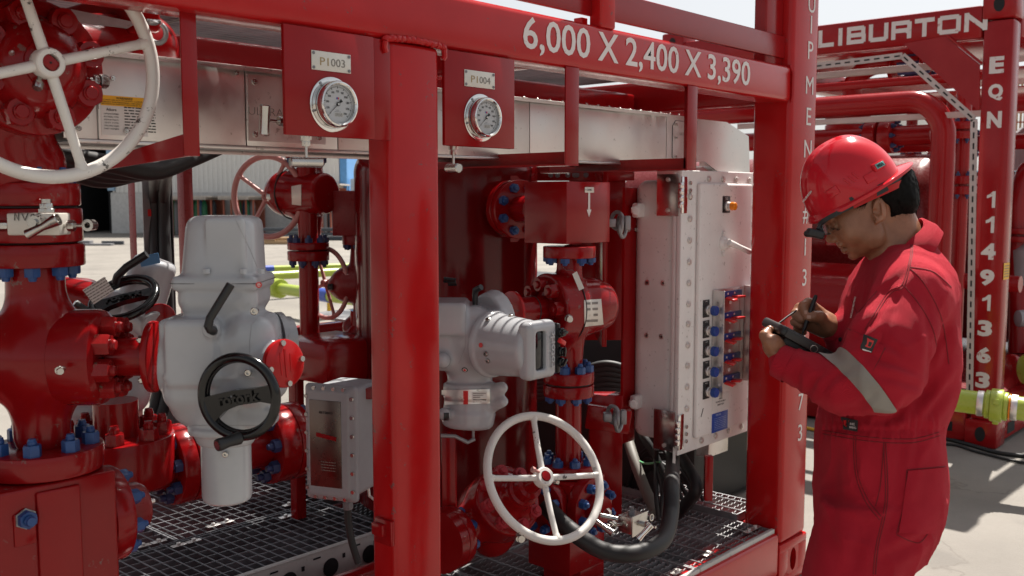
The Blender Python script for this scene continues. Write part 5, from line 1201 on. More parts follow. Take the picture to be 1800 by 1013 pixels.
# ================================================================ Y-pattern valve with the lower white handwheel
wc2 = onY(958, 838, 1.80); axw = (RT*.467+UPV*.46-FW*.757).normalized()
t = thing('angled_globe_valve', 'red angled globe valve with the white handwheel low in the right bay', 'valve', wc2-axw*.3-Zv*.1)
f = frame(wc2, axw, Xv); Rw = .187
hw2 = handwheel(t, wc2, axw, Rw, .0125, .0290, 4, -.27, hint=Xv, dish=.010, spoke_r=.0088)
for o in [c for c in hw2.children if c.name.startswith('spoke')]: pass
knob_bolt(hw2, wc2+V(.026, -.004, -.016), (.75, -.2, -.35), .008, .026); knob_bolt(hw2, wc2-V(.026, -.01, -.020), (-.8, .2, .4), .0075, .02, 'pink_paint')
ax2 = axw; bb = wc2-ax2*.34
ax2 = (wc2-bb).normalized()
s = SDF(.0055)
s.cap(bb-ax2*.02, bb+ax2*.06, .105, .105, .015).cyl(bb+ax2*.03, bb+ax2*.115, .112, .110, .008, .008).cap(bb, onD(800, 940, 2.98), .085, .052, .03).cap(bb, bb-Zv*.08, .09, .07, .03).cap(bb+ax2*.1, bb+ax2*.17, .07, .052, .02).cap(bb+V(.0, 0, -.01), bb+V(.16, .10, -.06), .08, .055, .03)
obj('body', s.build(), 'red_cast_shaded', t, ang=60)
nuts(t, bb+ax2*.113, ax2, .086, 8, .0225, .028, .012, 'pink_nut', a0=.1, name='bonnet_nut') if 'pink_nut' in M else None
mb = MB(); g0 = bb+ax2*.15; mb.lathe(g0, ax2, [(0, .05), (.02, .050), (.022, .046), (.05, .046), (.052, .049), (.062, .049), (.066, .040), (.10, .038), (.104, .026), (.12, .024), (.20, .0135)], 40); obj('yoke', mb, 'red_cast_shaded', t)
mb = MB(); mb.ring(g0+ax2*.035, ax2, .0465, .0022, 40, 6).ring(g0+ax2*.021, ax2, .048, .0016, 40, 6); obj('seal', mb, 'rubber', t)
fp = onD(797, 942, 2.98); fd = (fp-bb).normalized(); fd = (-Xv*.9-Yv*.1).normalized()
mb = MB(); disc(mb, fp+fd*-.0, fd, .095, .035, .004).lathe(fp+fd*.037, fd, [(0, .095), (.035, .095)], 48); obj('inlet_flange', mb, 'red_cast_shaded', t); nuts(t, fp-fd*.0, -fd, .074, 8, .0165, .022, .010, 'blue', a0=.2)
p = bb+ax2*.06-FWH*.09+RT*.07-Zv*.05; p = onD(912, 948, 2.72); mb = MB(); mb.hex(p+FWH*.02, -FWH+RT*.4, .012, .022).cyl(p+FWH*.04, p, .008, n=12); obj('grease_fitting', mb, 'inox_smooth', t)
p = onD(862, 840, 2.8); mb = MB(); mb.hex(p, -RT+Zv*.4, .014, .02).cyl(p+RT*.03, p, .009, n=12); obj('grease_fitting', mb, 'inox_smooth', t)
# small manifold valve block with tee handles
t = thing('manifold_valve', 'stainless two-handle manifold valve on the riser block side flange', 'valve', onD(1105, 940, 2.95))
D6 = 2.93; c6 = onD(1110, 918, D6)
mb = MB(); mb.box(c6, (.07, .05, .05), .002); mb.box(c6-Zv*0-Yv*.028+Xv*.002, (.078, .004, .062), .001, Matrix.Rotation(R(0), 3, 'Z')); obj('valve_block', mb, 'inox_smooth', t)
mb = MB(); a = onD(1066, 902, D6+.04); mb.hex(a, Xv, .013, .012).cyl(a-Xv*.03, c6, .008, n=14); a = onD(1068, 926, D6-.02); obj('side_fitting', mb, 'inox_smooth', t)
mb = MB(); a, b = onD(1048, 917, D6-.02), onD(1078, 938, D6-.05); d_ = (b-a).normalized(); L = (b-a).length; mb.lathe(a, d_, [(0, .009), (L*.5, .0085), (L-.01, .011), (L, .0115), (L, .008), (L-.008, .004), (L-.008, 0)], 18); mb.cyl(onD(1070, 925, D6-.03), c6, .005, n=12).hex(onD(1076, 923, D6-.03), Xv, .012, .012); obj('tee_handle', mb, 'inox_smooth', t)
mb = MB(); a, b = onD(1118, 905, D6+.06), onD(1146, 910, D6+.02); d_ = (b-a).normalized(); L = (b-a).length; mb.lathe(a, d_, [(0, .009), (L*.5, .0085), (L-.01, .0105), (L, .011), (L, .008), (L-.008, .004), (L-.008, 0)], 18); obj('tee_handle', mb, 'inox_smooth', t)
mb = MB(); q = c6-Yv*.03+Xv*.01; mb.cyl(q, q-Yv*.02, .009, n=14).hex(q-Yv*.014, -Yv, .011, .010).cyl(q-Yv*.02, q-Yv*.05, .004, n=10); obj('needle_stem', mb, 'inox_smooth', t)
mb = MB(); mb.lathe(onD(1122, 947, D6-.09), (onD(1146, 922, D6-.09)-onD(1122, 947, D6-.09)), [(0, .011), (.02, .008), (.05, .0095), (.056, .011), (.056, .008), (.048, .005)], 18); obj('tee_handle', mb, 'chrome', t)
mb = MB(); q = c6+Zv*.025; mb.hex(q, Zv, .010, .010).cyl(q+Zv*.008, q+Zv*.022, .007, n=12); obj('vent_plug', mb, 'galv_dark', t)

# ================================================================ right grey actuator
DQ = 2.92
def LQ(px, py, off=0.0): return onD(px, py, DQ-off)
def mq(px): return px*DQ/FPX
t = thing('display_actuator', 'grey electric actuator with a glazed display end cover beside the main post', 'actuator', LQ(830, 750))
s = SDF(.0052)
s.box(LQ(800, 590), (mq(56), .10, mq(56)), .035, RC, 0).box(LQ(842, 572, .02), (mq(44), .085, mq(28)), .018, RC, .015).box(LQ(790, 556, .04), (mq(32), .09, mq(28)), .012, RC, .01)
s.cyl(LQ(858, 556), LQ(878, 548, -.03), mq(40), mq(42), .006, .01)
c0_, c1_ = LQ(832, 600, .02), LQ(946, 615, .19); dd = (c1_-c0_).normalized(); Lc = (c1_-c0_).length
s.cyl(c0_, c0_+dd*Lc*.34, mq(50), mq(54), .012, .02).cyl(c0_+dd*Lc*.28, c0_+dd*Lc*.36, mq(58), mq(58), .004, .002).cyl(c0_+dd*Lc*.30, c1_, mq(54.5), mq(46), .018, .004)
s.cap(LQ(826, 620), LQ(826, 690), mq(42), mq(38), .03).cyl(LQ(826, 672), LQ(826, 700), mq(47), mq(47), .008, .004).cyl(LQ(826, 698), LQ(824, 722), mq(44), mq(45), .004, .003).cyl(LQ(824, 718), LQ(822, 752), mq(49), mq(44), .016, .004)
s.cap(LQ(780, 632, .09), LQ(778, 634, .12), mq(14), mq(13), .012).cap(LQ(860, 690, .03), LQ(882, 682, .06), .022, .018, .02).cap(LQ(868, 712, .03), LQ(884, 706, .06), .02, .016, .015).cap(LQ(784, 728, .07), LQ(780, 728, .10), .018, .018, .012)
s.cap(LQ(818, 574, .11), LQ(842, 568, .09), .008, .008, .01)
bodyq = s.build(); obj('gearcase', bodyq, 'grey', t, ang=65)
ef = frame(c1_, dd, Zv)          # local x up, y to the side
mb = MB(); yl = ef.to_3x3() @ Yv; xu = ef.to_3x3() @ Xv
# raised square visor on the end, with a dark window beside the lettered strip
side = yl if yl.dot(RT) > 0 else -yl
vz = SDF(.0035); vr = Matrix((side, dd, xu)).transposed(); vz.box(c1_-dd*.004, (mq(36), .026, mq(48)), .020, vr, 0).box(c1_+dd*.020+side*mq(-7), (mq(13), .020, mq(32)), .010, vr, .003, 's'); obj('end_visor', vz.build(), 'grey', t, ang=60)
wn2 = c1_+dd*.0108+side*mq(-7); mb = MB(); mb.box(wn2, (mq(22), .004, mq(62)), .003, vr); wo = obj('display_window', mb, 'screen', t)
wp = patch_on(t, 'display_window', bodyq, [(927, 600), (944, 596), (944, 648), (931, 642)], .002, 'screen', DQ, 8, .003)
mb = MB(); write(mb, 'rotork', textm(-xu if False else xu, -side, c1_+dd*.0265+side*mq(18)), .05, .0012, .0008, fit=(mq(60), mq(11))); obj('raised_lettering', mb, 'grey', t)
kc = c1_+dd*.012+side*mq(36)
mb = MB(); mb.box(kc, (mq(9), .028, mq(84)), .006, vr); obj('control_rail', mb, 'plastic', t)
for k, z in enumerate((.045, .018, -.010, -.040)):
    q = kc+xu*z+dd*.012+side*.004; mb = MB()
    if k == 1: mb.box(q+dd*.008, (.030, .010, .014), .003, vr @ Matrix.Rotation(.5, 3, 'Y')); obj('red_selector', mb, 'trig', t)
    else: mb.lathe(q, dd, [(0, .014), (.010, .013), (.012, .010), (.018, .010)], 18); mb.box(q+dd*.018, (.026, .008, .008), .002, vr @ Matrix.Rotation(k*.8, 3, 'Y')); obj('selector_knob', mb, 'black', t)
mb = MB(); mb.ring(kc+xu*-.010+dd*.02+side*.018, (side+dd).normalized(), .010, .003, 20, 8); obj('padlock_loop', mb, 'plastic', t)
for (a, b) in ((858, 563), (855, 622), (858, 634), (905, 672), (898, 556)):
    r_ = ray(a, b).normalized(); h = BVHTree.FromPolygons([tuple(v) for v in bodyq.v], bodyq.f).ray_cast(CAMP, r_)
    if h[0] is not None: mb = MB(); mb.lathe(h[0]-h[1]*.003, h[1], [(0, .0075), (.008, .0075), (.009, .006), (.009, .0035), (.004, .003)], 16); obj('cap_screw', mb, 'inox_smooth', t)
mb = MB(); write(mb2 := MB(), 'ROTORK', textm(RT, Zv, (0, 0, 0)), .01)
for (a, b, r_, mt) in ((817, 650, .009, 'plastic'), (817, 650, .0062, 'letter'), (817, 650, .004, 'trig'), (846, 607, .007, 'trig')):
    rr_ = ray(a, b).normalized(); h = BVHTree.FromPolygons([tuple(v) for v in bodyq.v], bodyq.f).ray_cast(CAMP, rr_)
    if h[0] is not None: mb = MB(); mb.lathe(h[0]+h[1]*(.0005 if mt == 'plastic' else .0012 if mt == 'letter' else .002), h[1], [(0, r_), (.0008, r_)], 20); obj('round_sticker', mb, mt, t)
bx_ = patch_on(t, 'rating_band', bodyq, [(779, 686), (861, 684), (861, 709), (779, 712)], .0035, 'inox', DQ, 16, .001)
patch_on(bx_, 'band_stripe', bodyq, [(815, 687), (823, 687), (823, 711), (815, 711)], .0048, 'trig', DQ, 4, .0004)
patch_on(bx_, 'band_print', bodyq, [(829, 689), (855, 688), (855, 707), (829, 708)], .0048, 'paper', DQ, 4, .0004)
for k in range(5): patch_on(bx_, 'band_print', bodyq, [(831, 691+k*3.4), (853-(k % 3)*5, 690.5+k*3.4), (853-(k % 3)*5, 691.7+k*3.4), (831, 692.2+k*3.4)], .0055, 'ink_soft', DQ, 3, .0002)
mb = MB(); a = LQ(835, 540, .03); mb.tube([a, LQ(835, 520, .03), LQ(836, 510, .035), LQ(846, 505, .05)], [.008, .009, .010, .009], 12); obj('lever', mb, 'plastic', t)
mb = MB(); mb.tube([LQ(788, 498, -.02), LQ(802, 498, -.02), LQ(801, 494, -.02), LQ(780, 492, -.02)], .009, 10); obj('handwheel_rim', mb, 'black', t)
mb = MB(); mb.tube([LQ(832, 752, .02), LQ(832, 770, .02)], .004, 8); mb.tube([LQ(775, 766, .05), LQ(800, 767, .05), LQ(822, 778, .04), LQ(834, 772, .03)], .006, 10); obj('conduit_stub', mb, 'galv', t)
cast_line(t, bodyq, [(818, 548), (818, 610), (806, 640)])
patch_on(t, 'plug', bodyq, [(780, 726), (788, 726), (788, 738), (780, 738)], .001, 'plastic', DQ, 4)
# ================================================================ white control panel
yd = 2.0
t = thing('control_panel', 'tall pale aluminium control cabinet with bolted door, switches and amber lamp', 'control cabinet', (3.38, 2.1, .56))
X0, X1, Z0, Z1 = 3.104, 3.655, .545, 1.620
s = SDF(.007); s.box(((X0+X1)/2+.006, yd+.112, (Z0+Z1)/2-.0), ((X1-X0)/2-.012, .100, (Z1-Z0)/2-.035), .045, None, 0)
obj('case', s.build(), 'alu', t, ang=60)
mb = MB(); mb.bx(X0+.002, X1, yd+.001, yd+.018, Z0+.008, Z1-.008, .003); obj('case_flange', mb, 'alu', t)
mb = MB(); mb.bx(X0, X1, yd-.022, yd-.001, Z0, Z1, .004, 3); door = obj('door', mb, 'alu', t)
pa = onY(1232, 322, yd-.04); pb_ = onY(1318, 700, yd-.04)
mb = MB(); mb.bx(pa.x, X1-.05, yd-.040, yd-.021, onY(1225, 772, yd-.04).z, pa.z, .016, 4); obj('raised_panel', mb, 'alu', door)
yp_ = yd-.0405
bm_ = nut_mesh(.0125, .007, .003, 'inox', .008)
def dbolt(x, z, me=bm_): inst('door_bolt', me, t, frame((x, yd-.0222, z), -Yv) @ Matrix.Rotation(random.random(), 4, 'Z'))
for py in (345, 385, 423, 461, 498, 535, 570, 607, 643, 680, 718): q = onY(1207, py, yd-.022); dbolt(X0+.055, q.z)
for k in range(4): x = X0+.185+.105*k; dbolt(x, Z1-.030); dbolt(x-.02, Z0+.030)
for k in range(14): dbolt(X1-.022, Z0+.06+.073*k)
for k in range(3): 
    for z in (Z1-.075, Z0+.075): inst('hinge_screw', nut_mesh(.008, .006, .002, 'inox_smooth'), t, frame((X0+.055, yd-.0222, z+(k-1)*.028), -Yv))
for (ya, yb_) in ((318, 368), (735, 787)):
    h = .155; zc = onY(1190, (ya+yb_)/2, yd-.02).z
    mb = MB(); mb.bx(X0-.004, X0-.0005, yd-.012, yd+.085, zc-h/2, zc+h/2, .001); hg = obj('hinge', mb, 'inox_smooth', t)
    for k in range(4):
        z = zc-h/2+.03+(h-.06)/4*k; mb = MB(); mb.cyl((X0-.012, yd-.028, z+.001), (X0-.012, yd-.028, z+(h-.06)/4-.001), .0105, n=18, bev=.001); obj('knuckle', mb, 'chrome', hg)
    mb = MB(); mb.bx(X0-.004, X0+.034, yd-.0265, yd-.0225, zc-h/2+.01, zc+h/2-.01, .001); obj('hinge_leaf', mb, 'chrome', hg)
    for z in (zc-h/2+.02, zc+h/2-.02): inst('screw', nut_mesh(.009, .006, .003, 'inox'), hg, frame((X0-.004, yd+.035, z), -Xv))
for (px, py) in ((1138, 497), (1166, 498), (1137, 590), (1163, 592)):
    q = onX(px, py, X0+.018); mb = MB(); mb.lathe((X0+.019, q.y, q.z), -Xv, [(0, .011), (.003, .011), (.004, .008), (.004, .005), (.001, .004)], 16); obj('rivet', mb, 'inox', t)
# mounting plate and lugs
mb = MB(); zt_, zb_ = onY(1100, 330, 2.22).z, onY(1100, 775, 2.22).z; xl = onY(1097, 500, 2.2).x; mb.bx(xl, X0+.035, 2.20, 2.212, zb_, zt_, .002); mpz = obj('mounting_plate', mb, 'red', t)
for py in (370, 708):
    q = onY(1112, py, 2.17); mb = MB(); mb.box((X0+.0, 2.17, q.z), (.05, .03, .055), .008); mb.hex((X0-.03, 2.165, q.z), -Xv-Yv, .018, .02).cyl((X0-.02, 2.17, q.z), (X0-.05, 2.15, q.z), .010, n=12); obj('mounting_lug', mb, 'alu', t)
    for px in (1104, 1117): inst('screw', nut_mesh(.009, .006, .003, 'inox_smooth'), t, frame((onY(px, py+30, 2.198).x, 2.199, q.z-.075), -Yv))
# lamp
def pn(px, py, off=0.0): return onY(px, py, yp_-off)
c = pn(1277, 359); mb = MB(); mb.bx(c.x-.030, c.x+.026, yp_-.002, yp_, c.z-.034, c.z+.031, .001); lp = obj('lamp_plate', mb, 'plastic', t)
mb = MB(); write(mb, 'PANEL', textm(Xv, Zv, (c.x-.002, yp_-.0025, c.z+.024)), .006, .0001, 0, fit=(.022, .004)); write(mb, 'LIVE', textm(Xv, Zv, (c.x-.002, yp_-.0025, c.z+.018)), .006, .0001, 0, fit=(.018, .004)); obj('plate_print', mb, 'letter', lp)
mb = MB(); q = V(c.x, yp_-.002, c.z-.008); mb.lathe(q, -Yv, [(0, .019), (.006, .019), (.008, .016), (.020, .016)], 28); obj('lamp_collar', mb, 'inox', lp)
mb = MB(); mb.lathe(q-Yv*.0205, -Yv, [(0, .0165), (.012, .0165), (.018, .0145), (.021, .009), (.0215, 0)], 26, cap=False); obj('amber_lens', mb, 'orange', lp)
# quarter-turn handle
c = pn(1271, 428); mb = MB(); mb.lathe(V(c.x, yp_, c.z), -Yv, [(0, .030), (.008, .028), (.016, .021), (.026, .020)], 30); mb.cyl((c.x, yp_-.002, c.z+.038), (c.x, yp_-.010, c.z+.038), .011, n=18).cyl((c.x, yp_-.002, c.z-.038), (c.x, yp_-.010, c.z-.038), .011, n=18); mb.bx(c.x-.010, c.x+.010, yp_-.006, yp_, c.z-.045, c.z+.045, .003); hd = obj('latch_base', mb, 'alu', t)
mb = MB(); e = V(c.x+.11, yp_-.055, c.z-.036); mb.tube([V(c.x-.014, yp_-.034, c.z+.006), V(c.x, yp_-.036, c.z), V(c.x+.05, yp_-.046, c.z-.016), e], [.011, .013, .0105, .0115], 16); obj('latch_handle', mb, 'alu', hd)
# switch guard: two perforated angles joined by a back strip
zt_, zb_ = pn(1255, 510).z, pn(1255, 690).z
gx0, gx1 = pn(1251, 600).x, pn(1304, 600).x
gd = obj('switch_guard', MB().bx(gx0, gx0+.004, yp_-.052, yp_-.002, zb_-.01, zt_, .001).bx(gx0+.0045, gx0+.03, yp_-.006, yp_-.002, zb_, zt_, .0008), 'inox', t)
obj('guard_side', MB().bx(gx1, gx1+.004, yp_-.052, yp_-.002, zb_+.02, zt_+.004, .001).bx(gx1-.035, gx1-.0005, yp_-.006, yp_-.002, zb_+.03, zt_, .0008), 'inox', gd)
obj('guard_back', MB().bx(gx0+.031, gx1-.036, yp_-.005, yp_-.002, zb_+.04, zt_, .0008), 'inox', gd)
for k in range(10):
    z = zt_-.018-(zt_-zb_-.04)*k/9.4
    mb = MB(); mb.lathe((gx0-.0003, yp_-.038, z), -Xv, [(0, .0055), (.0006, .0055)], 14); obj('punched_hole', mb, 'letter', gd)
    mb = MB(); mb.lathe((gx1-.0003, yp_-.036, z+.01), -Xv, [(0, .005), (.0006, .005)], 14); obj('punched_hole', mb, 'letter', gd)
    mb = MB(); mb.lathe(((gx0+gx1)/2+.012, yp_-.0052, z), -Yv, [(0, .0085), (.0012, .008)], 16); obj('round_boss', mb, 'alu', gd)
for k, (yl, yr, yb_) in enumerate(((517, 520, 545), (545, 548, 581), (597-16, 577, 616), (617-4, 610, 652), (650, 643, 688))):
    zr = zt_-.032-(zt_-zb_-.055)*k/4.15
    mb = MB(); mb.bx(gx0+.028, gx1-.028, yp_-.012, yp_-.0055, zr-.004, zr+.022, .001); row = obj('switch_block', mb, 'blue_cap', t)
    for sx in (-1, 1):
        x = (gx0+gx1)/2+sx*.026
        obj('white_mark', MB().box((x+.004, yp_-.0125, zr+.012), (.010, .001, .008)), 'letter', row)
        mb = MB(); mb.box((x, yp_-.032, zr-.004+sx*.003), (.046, .038, .009), .003, Matrix.Rotation(R(-12*sx if k < 2 else 15), 3, 'Z') @ Matrix.Rotation(R(14 if sx < 0 else -4), 3, 'X')); obj('red_lever', mb, 'trig', row)
    c = V(pn(1244, yb_).x, yp_, pn(1244, yb_).z); mb = MB(); mb.bx(c.x-.036, c.x+.010, yp_-.002, yp_, c.z-.028, c.z+.040, .001); bp_ = obj('button_plate', mb, 'plastic', t)
    mb = MB(); write(mb, ('START', 'STOP', 'OPEN', 'CLOSE', 'RESET')[k], textm(Xv, Zv, (c.x-.013, yp_-.0024, c.z+.034)), .006, .0001, 0, fit=(.018, .0035)); obj('plate_print', mb, 'letter', bp_)
    for cx_, cz_ in ((c.x-.006, c.z), (gx1+.03, c.z+.055 if True else c.z)):
        mb = MB(); mb.lathe((cx_, yp_-.002, cz_), -Yv, [(0, .019), (.008, .019), (.010, .016), (.022, .016)], 24); b1 = obj('button_collar', mb, 'inox', bp_)
        mb = MB(); mb.lathe((cx_, yp_-.0245, cz_), -Yv, [(0, .0175), (.003, .0195), (.016, .0195), (.020, .017), (.020, .010), (.019, .009), (.019, 0)], 24, cap=False); obj('blue_button', mb, 'blue_cap', b1)
lbp = [pn(*p) for p in ((1252, 696), (1281, 689), (1281, 716), (1252, 722))]; zc = sum(p.z for p in lbp)/4; xa, xb = lbp[0].x, lbp[1].x
o = obj('printed_label', MB().bx(xa, xb, yp_-.001, yp_, zc-.031, zc+.031), 'paper', t)
mb = MB(); 
for k, s_ in enumerate(('AREA', 'POWER PANEL 1', '208Y/120V')): write(mb, s_, textm(Xv, Zv, ((xa+xb)/2, yp_-.0014, zc+.013-k*.012)), .01, .0001, .00015, fit=((.03, .075, .05)[k], .0065))
obj('label_print', mb, 'ink', o)
o = obj('blue_rating_plate', MB().bx(xa, xb-.006, yp_-.0015, yp_, zc-.118, zc-.042, .0005), 'blueplate', t)
mb = MB(); write(mb, 'TERAGE', textm(Xv, Zv, ((xa+xb)/2-.018, yp_-.002, zc-.050)), .01, .0001, .0002, fit=(.04, .008)); scribble(mb, textm(Xv, Zv, ((xa+xb)/2-.003, yp_-.002, zc-.085)), .085, .05, 7, .13, 8); obj('plate_print', mb, 'palebluetext', o)
mb = MB(); a, b = pn(1232, 733), pn(1236, 718); mb.tube([a-Yv*.0008, b-Yv*.0008], .0015, 5); obj('scratch_mark', mb, 'ink', t)
# cable glands, hoses and cables below the panel
def pc_(px, py, D): return onD(px, py, D)
_hose, ca_ = cable([(3.20, 2.06, .60), (3.20, 2.06, .50), pc_(1181, 850, 3.36), pc_(1179, 905, 3.25), pc_(1165, 950, 3.1), pc_(1120, 972, 3.0), pc_(1060, 968, 2.98), pc_(1000, 930, 3.0), pc_(960, 890, 3.1)], .027, 'black_hose', 'thickest black hose curving from the cabinet across the grating', n=60)
def tie(p0, r_, d, label=None):
    pass
t2 = thing('cable_tag', 'pale cable tag strapped to the thick black hose', 'tag', pc_(1183, 815, 3.38)); half = ca_[:len(ca_)*2//5]; kA = min(half, key=lambda p: abs(p.z-pc_(1181, 822, 3.36).z)); kB = min(half, key=lambda p: abs(p.z-pc_(1181, 858, 3.36).z)); a, b = kA-FWH*.031, kB-FWH*.031
d = (b-a).normalized(); side = d.cross(FWH).normalized()*.006; mb = MB(); vs = [a-side, a+side, b+side, b-side]; mb.add(vs+[p+FWH*.002 for p in vs], [(0, 1, 2, 3), (7, 6, 5, 4), (0, 4, 5, 1), (1, 5, 6, 2), (2, 6, 7, 3), (3, 7, 4, 0)]); obj('tag_strip', mb, 'plate', t2)
for q in (a, b): obj('tag_strap', MB().ring(q+FWH*.031, Zv, .0285, .0025, 24, 6), 'plate', t2)
cable([(3.145, 2.10, .58), (3.145, 2.10, .48), pc_(1153, 860, 3.5), pc_(1158, 915, 3.45)], .009, 'thin_cable', 'thinnest black cable dropping at the left under the cabinet')
cable([(3.17, 2.12, .58), (3.17, 2.12, .48), pc_(1164, 860, 3.5), pc_(1162, 910, 3.45)], .009, 'thin_cable', 'thin black cable close left of the thick hose')
cable([(3.36, 2.15, .58), (3.36, 2.15, .50), pc_(1224, 850, 3.75), pc_(1212, 880, 3.8), pc_(1190, 905, 3.9)], .024, 'black_hose', 'black hose bending back behind the thick one under the cabinet')
cable([pc_(1095, 740, 4.2), pc_(1112, 800, 4.0), pc_(1130, 850, 3.9), pc_(1152, 900, 3.8)], .022, 'grey_conduit', 'dusty grey conduit slanting down behind the thin cables', 'conduit_grey')
cable([pc_(1108, 700, 4.3), pc_(1128, 760, 4.1), pc_(1150, 800, 4.05), pc_(1180, 870, 4.0)], .018, 'grey_conduit', 'darker conduit slanting just right of the dusty one', 'rubber')
cable([pc_(1118, 808, 4.0), pc_(1135, 815, 3.9), pc_(1160, 812, 3.8)], .004, 'earth_wire', 'thin pale green earth wire under the cabinet', 'earthgreen')
for k in range(4):
    cable([pc_(1092+k*9, 905-k*3, 4.3), pc_(1105+k*8, 850+k*5, 4.3), pc_(1125+k*10, 800+(k % 3)*9, 4.2), pc_(1165+k*14, 790+(k*37) % 40, 4.1), pc_(1200+k*12, 880, 4.0)], .008+.002*(k % 3), 'loose_cable', ('first', 'second', 'third', 'last')[k]+' loop from the left in the dark cable tangle under the cabinet')
for k in range(6):
    cable([pc_(930, 668+k*7, 4.4), pc_(990, 662+k*7, 4.35), pc_(1060, 640+k*9, 4.3), pc_(1110, 650+k*8, 4.3)], .016, 'bundled_cable', ('topmost', 'second', 'third', 'fourth', 'fifth', 'lowest')[k]+' black cable of the bundle crossing behind the riser')
mb = MB(); a = V(3.52, 2.05, .45); mb.bx(3.50, 3.66, 2.08, 2.14, .44, .56, .003); obj('cable_trunk', mb, 'inox', t)
mb = MB(); mb.hex((3.20, 2.06, .575), -Zv, .034, .02).cyl((3.145, 2.10, .60), (3.145, 2.10, .54), .010, n=12).hex((3.145, 2.10, .56), -Zv, .014, .014); obj('cable_gland', mb, 'galv_dark', t)
t = thing('black_equipment_box', 'low black equipment housing at the rear under the control cabinet', 'equipment box', (3.0, 3.6, .24))
obj('housing', MB().bx(2.95, 3.41, 3.25, 3.9, .24, .80, .03), 'rubber', t); obj('lid', MB().bx(2.93, 3.42, 3.23, 3.92, .802, .83, .008), 'plastic', t)
t = thing('rear_shelf', 'bright steel shelf edges glinting behind the riser pipe', 'shelf', (2.9, 3.4, .8))
for k, (z, x0, x1, y0) in enumerate(((.985, 2.6, 3.4, 3.3), (.88, 2.9, 3.4, 3.25))): obj('shelf_board', MB().bx(x0, x1, y0, y0+.35, z, z+.012, .002), 'galv', t)
t = thing('red_channel', 'short red channel with a chained clamp left of the control cabinet', 'bracket', onD(1070, 750, 3.6))
mb = MB(); a, b = onD(1037, 712, 3.55), onD(1100, 760, 3.6); mb.box((a+b)/2, (.16, .05, .085), .003, RC @ Matrix.Rotation(R(8), 3, 'Y')); obj('channel', mb, 'red', t)
for (x, y) in ((1078, 733), (1085, 392)):
    for k in range(3): mb = MB(); mb.ring(onD(x+k*5, y-4+k*7, 3.46), (RT*.8+FWH*(.6-.5*k)), .030, .007, 24, 8); obj('clamp_ring', mb, 'galv', t)
    mb = MB(); mb.box(onD(x-10, y, 3.46), (.03, .04, .03), .004, RC).box(onD(x+18, y, 3.44), (.02, .03, .05), .004, RC); obj('clamp_block', mb, 'galv', t)
M_ = None

t = thing('black_generator_box', 'low black equipment housing on the ground just beyond the skid end', 'equipment box', (4.4, 3.3, 0))
obj('housing', MB().bx(3.95, 4.9, 2.42, 4.4, .02, 1.0, .03), 'rubber', t); obj('lid', MB().bx(3.93, 4.92, 2.40, 4.42, 1.002, 1.03, .008), 'plastic', t)
for k in range(4): obj('vent_slat', MB().bx(3.94, 3.949, 2.6, 3.1, .3+.08*k, .34+.08*k, .002), 'galv_dark', t)
fbx('end_plate', 3.46, 3.465, 2.3, YR, .222, .62, mat='rubber')
# ================================================================ second skid beyond the worker
XS = 6.26
s2 = thing('equipment_skid', 'farther red skid frame lettered across its end beam and EQN down the post', 'equipment frame', (XS, 1.75, 0))
def sb(nm, *a, mat='red_far', bev=.012, p=None): return obj(nm, MB().bx(*a, bev, 2), mat, p or s2)
sb('end_beam', XS, XS+.14, 1.925, 4.1, 2.462, 2.655, bev=.016)
pst = sb('post', XS, XS+.15, 1.748, 1.918, .30, 2.56, bev=.02)
sb('post', XS, XS+.15, 4.0, 4.17, .30, 2.56, bev=.02); sb('post', XS+5.7, XS+5.85, 1.748, 1.918, .2, 2.56); sb('post', XS+5.7, XS+5.85, 4.0, 4.17, .2, 2.56)
for y in (1.748, 4.0): sb('side_beam', XS+.16, XS+5.85, y, y+.14, 2.47, 2.65)
sb('end_beam', XS+5.7, XS+5.85, 1.925, 4.0, 2.47, 2.65)
def casting(y0, z0, z1, holes=True):
    c = sb('corner_casting', XS-.012, XS+.165, y0-.012, y0+.178, z0, z1, bev=.016); yc = y0+.083
    out = [(.030*math.cos(a), .045*math.sin(a)) for a in np.linspace(0, 2*math.pi, 25)[:-1]]; mb = MB(); mb.prism(out, textm(-Yv, Zv, (XS-.0135, yc, (z0+z1)/2)), 0, .001); obj('oval_hole', mb, 'dark', c)
casting(1.748, 2.565, 2.73); casting(4.0, 2.565, 2.73); casting(1.748, 0, .165); casting(4.0, 0, .165)
sb('base_beam', XS+.01, XS+.15, 1.925, 4.0, .02, .24); sb('base_beam', XS+.16, XS+5.85, 1.75, 1.89, .02, .24); sb('post_foot', XS+.02, XS+.13, 1.77, 1.90, .165, .302)
for y in (2.05, 2.35): 
    mb = MB(); mb.prism([(-.05, -.03), (.05, -.03), (.05, .03), (-.05, .03)], textm(-Yv, Zv, (XS+.0085, y, .10)), 0, .001); obj('fork_pocket', mb, 'dark', s2)
mb = MB(); mb.prism([(XS+.25, .05), (XS+.40, .05), (XS+.40, .12), (XS+.25, .12)], textm(Xv, Zv, (0, 1.7485, 0)), 0, .001); obj('fork_pocket', mb, 'dark', s2)
# gusset
gp = [onX(*p, XS-.004) for p in ((1588, 77), (1662, 64), (1722, 113), (1722, 192), (1716, 192))]
mb = MB(); mb.prism([(-p.y, p.z) for p in gp], textm(-Yv, Zv, (XS-.004, 0, 0)), -.012, 0); obj('gusset', mb, 'red_far', s2)
mb = MB(); a, b = onX(1664, 62, XS-.01), onX(1726, 112, XS-.01); mb.tube([a, b], .008, 8); obj('gusset_edge', mb, 'red_far', s2)
mb = MB(); q0, q1 = onX(1412, 92, XS), onX(1729, 24, XS)
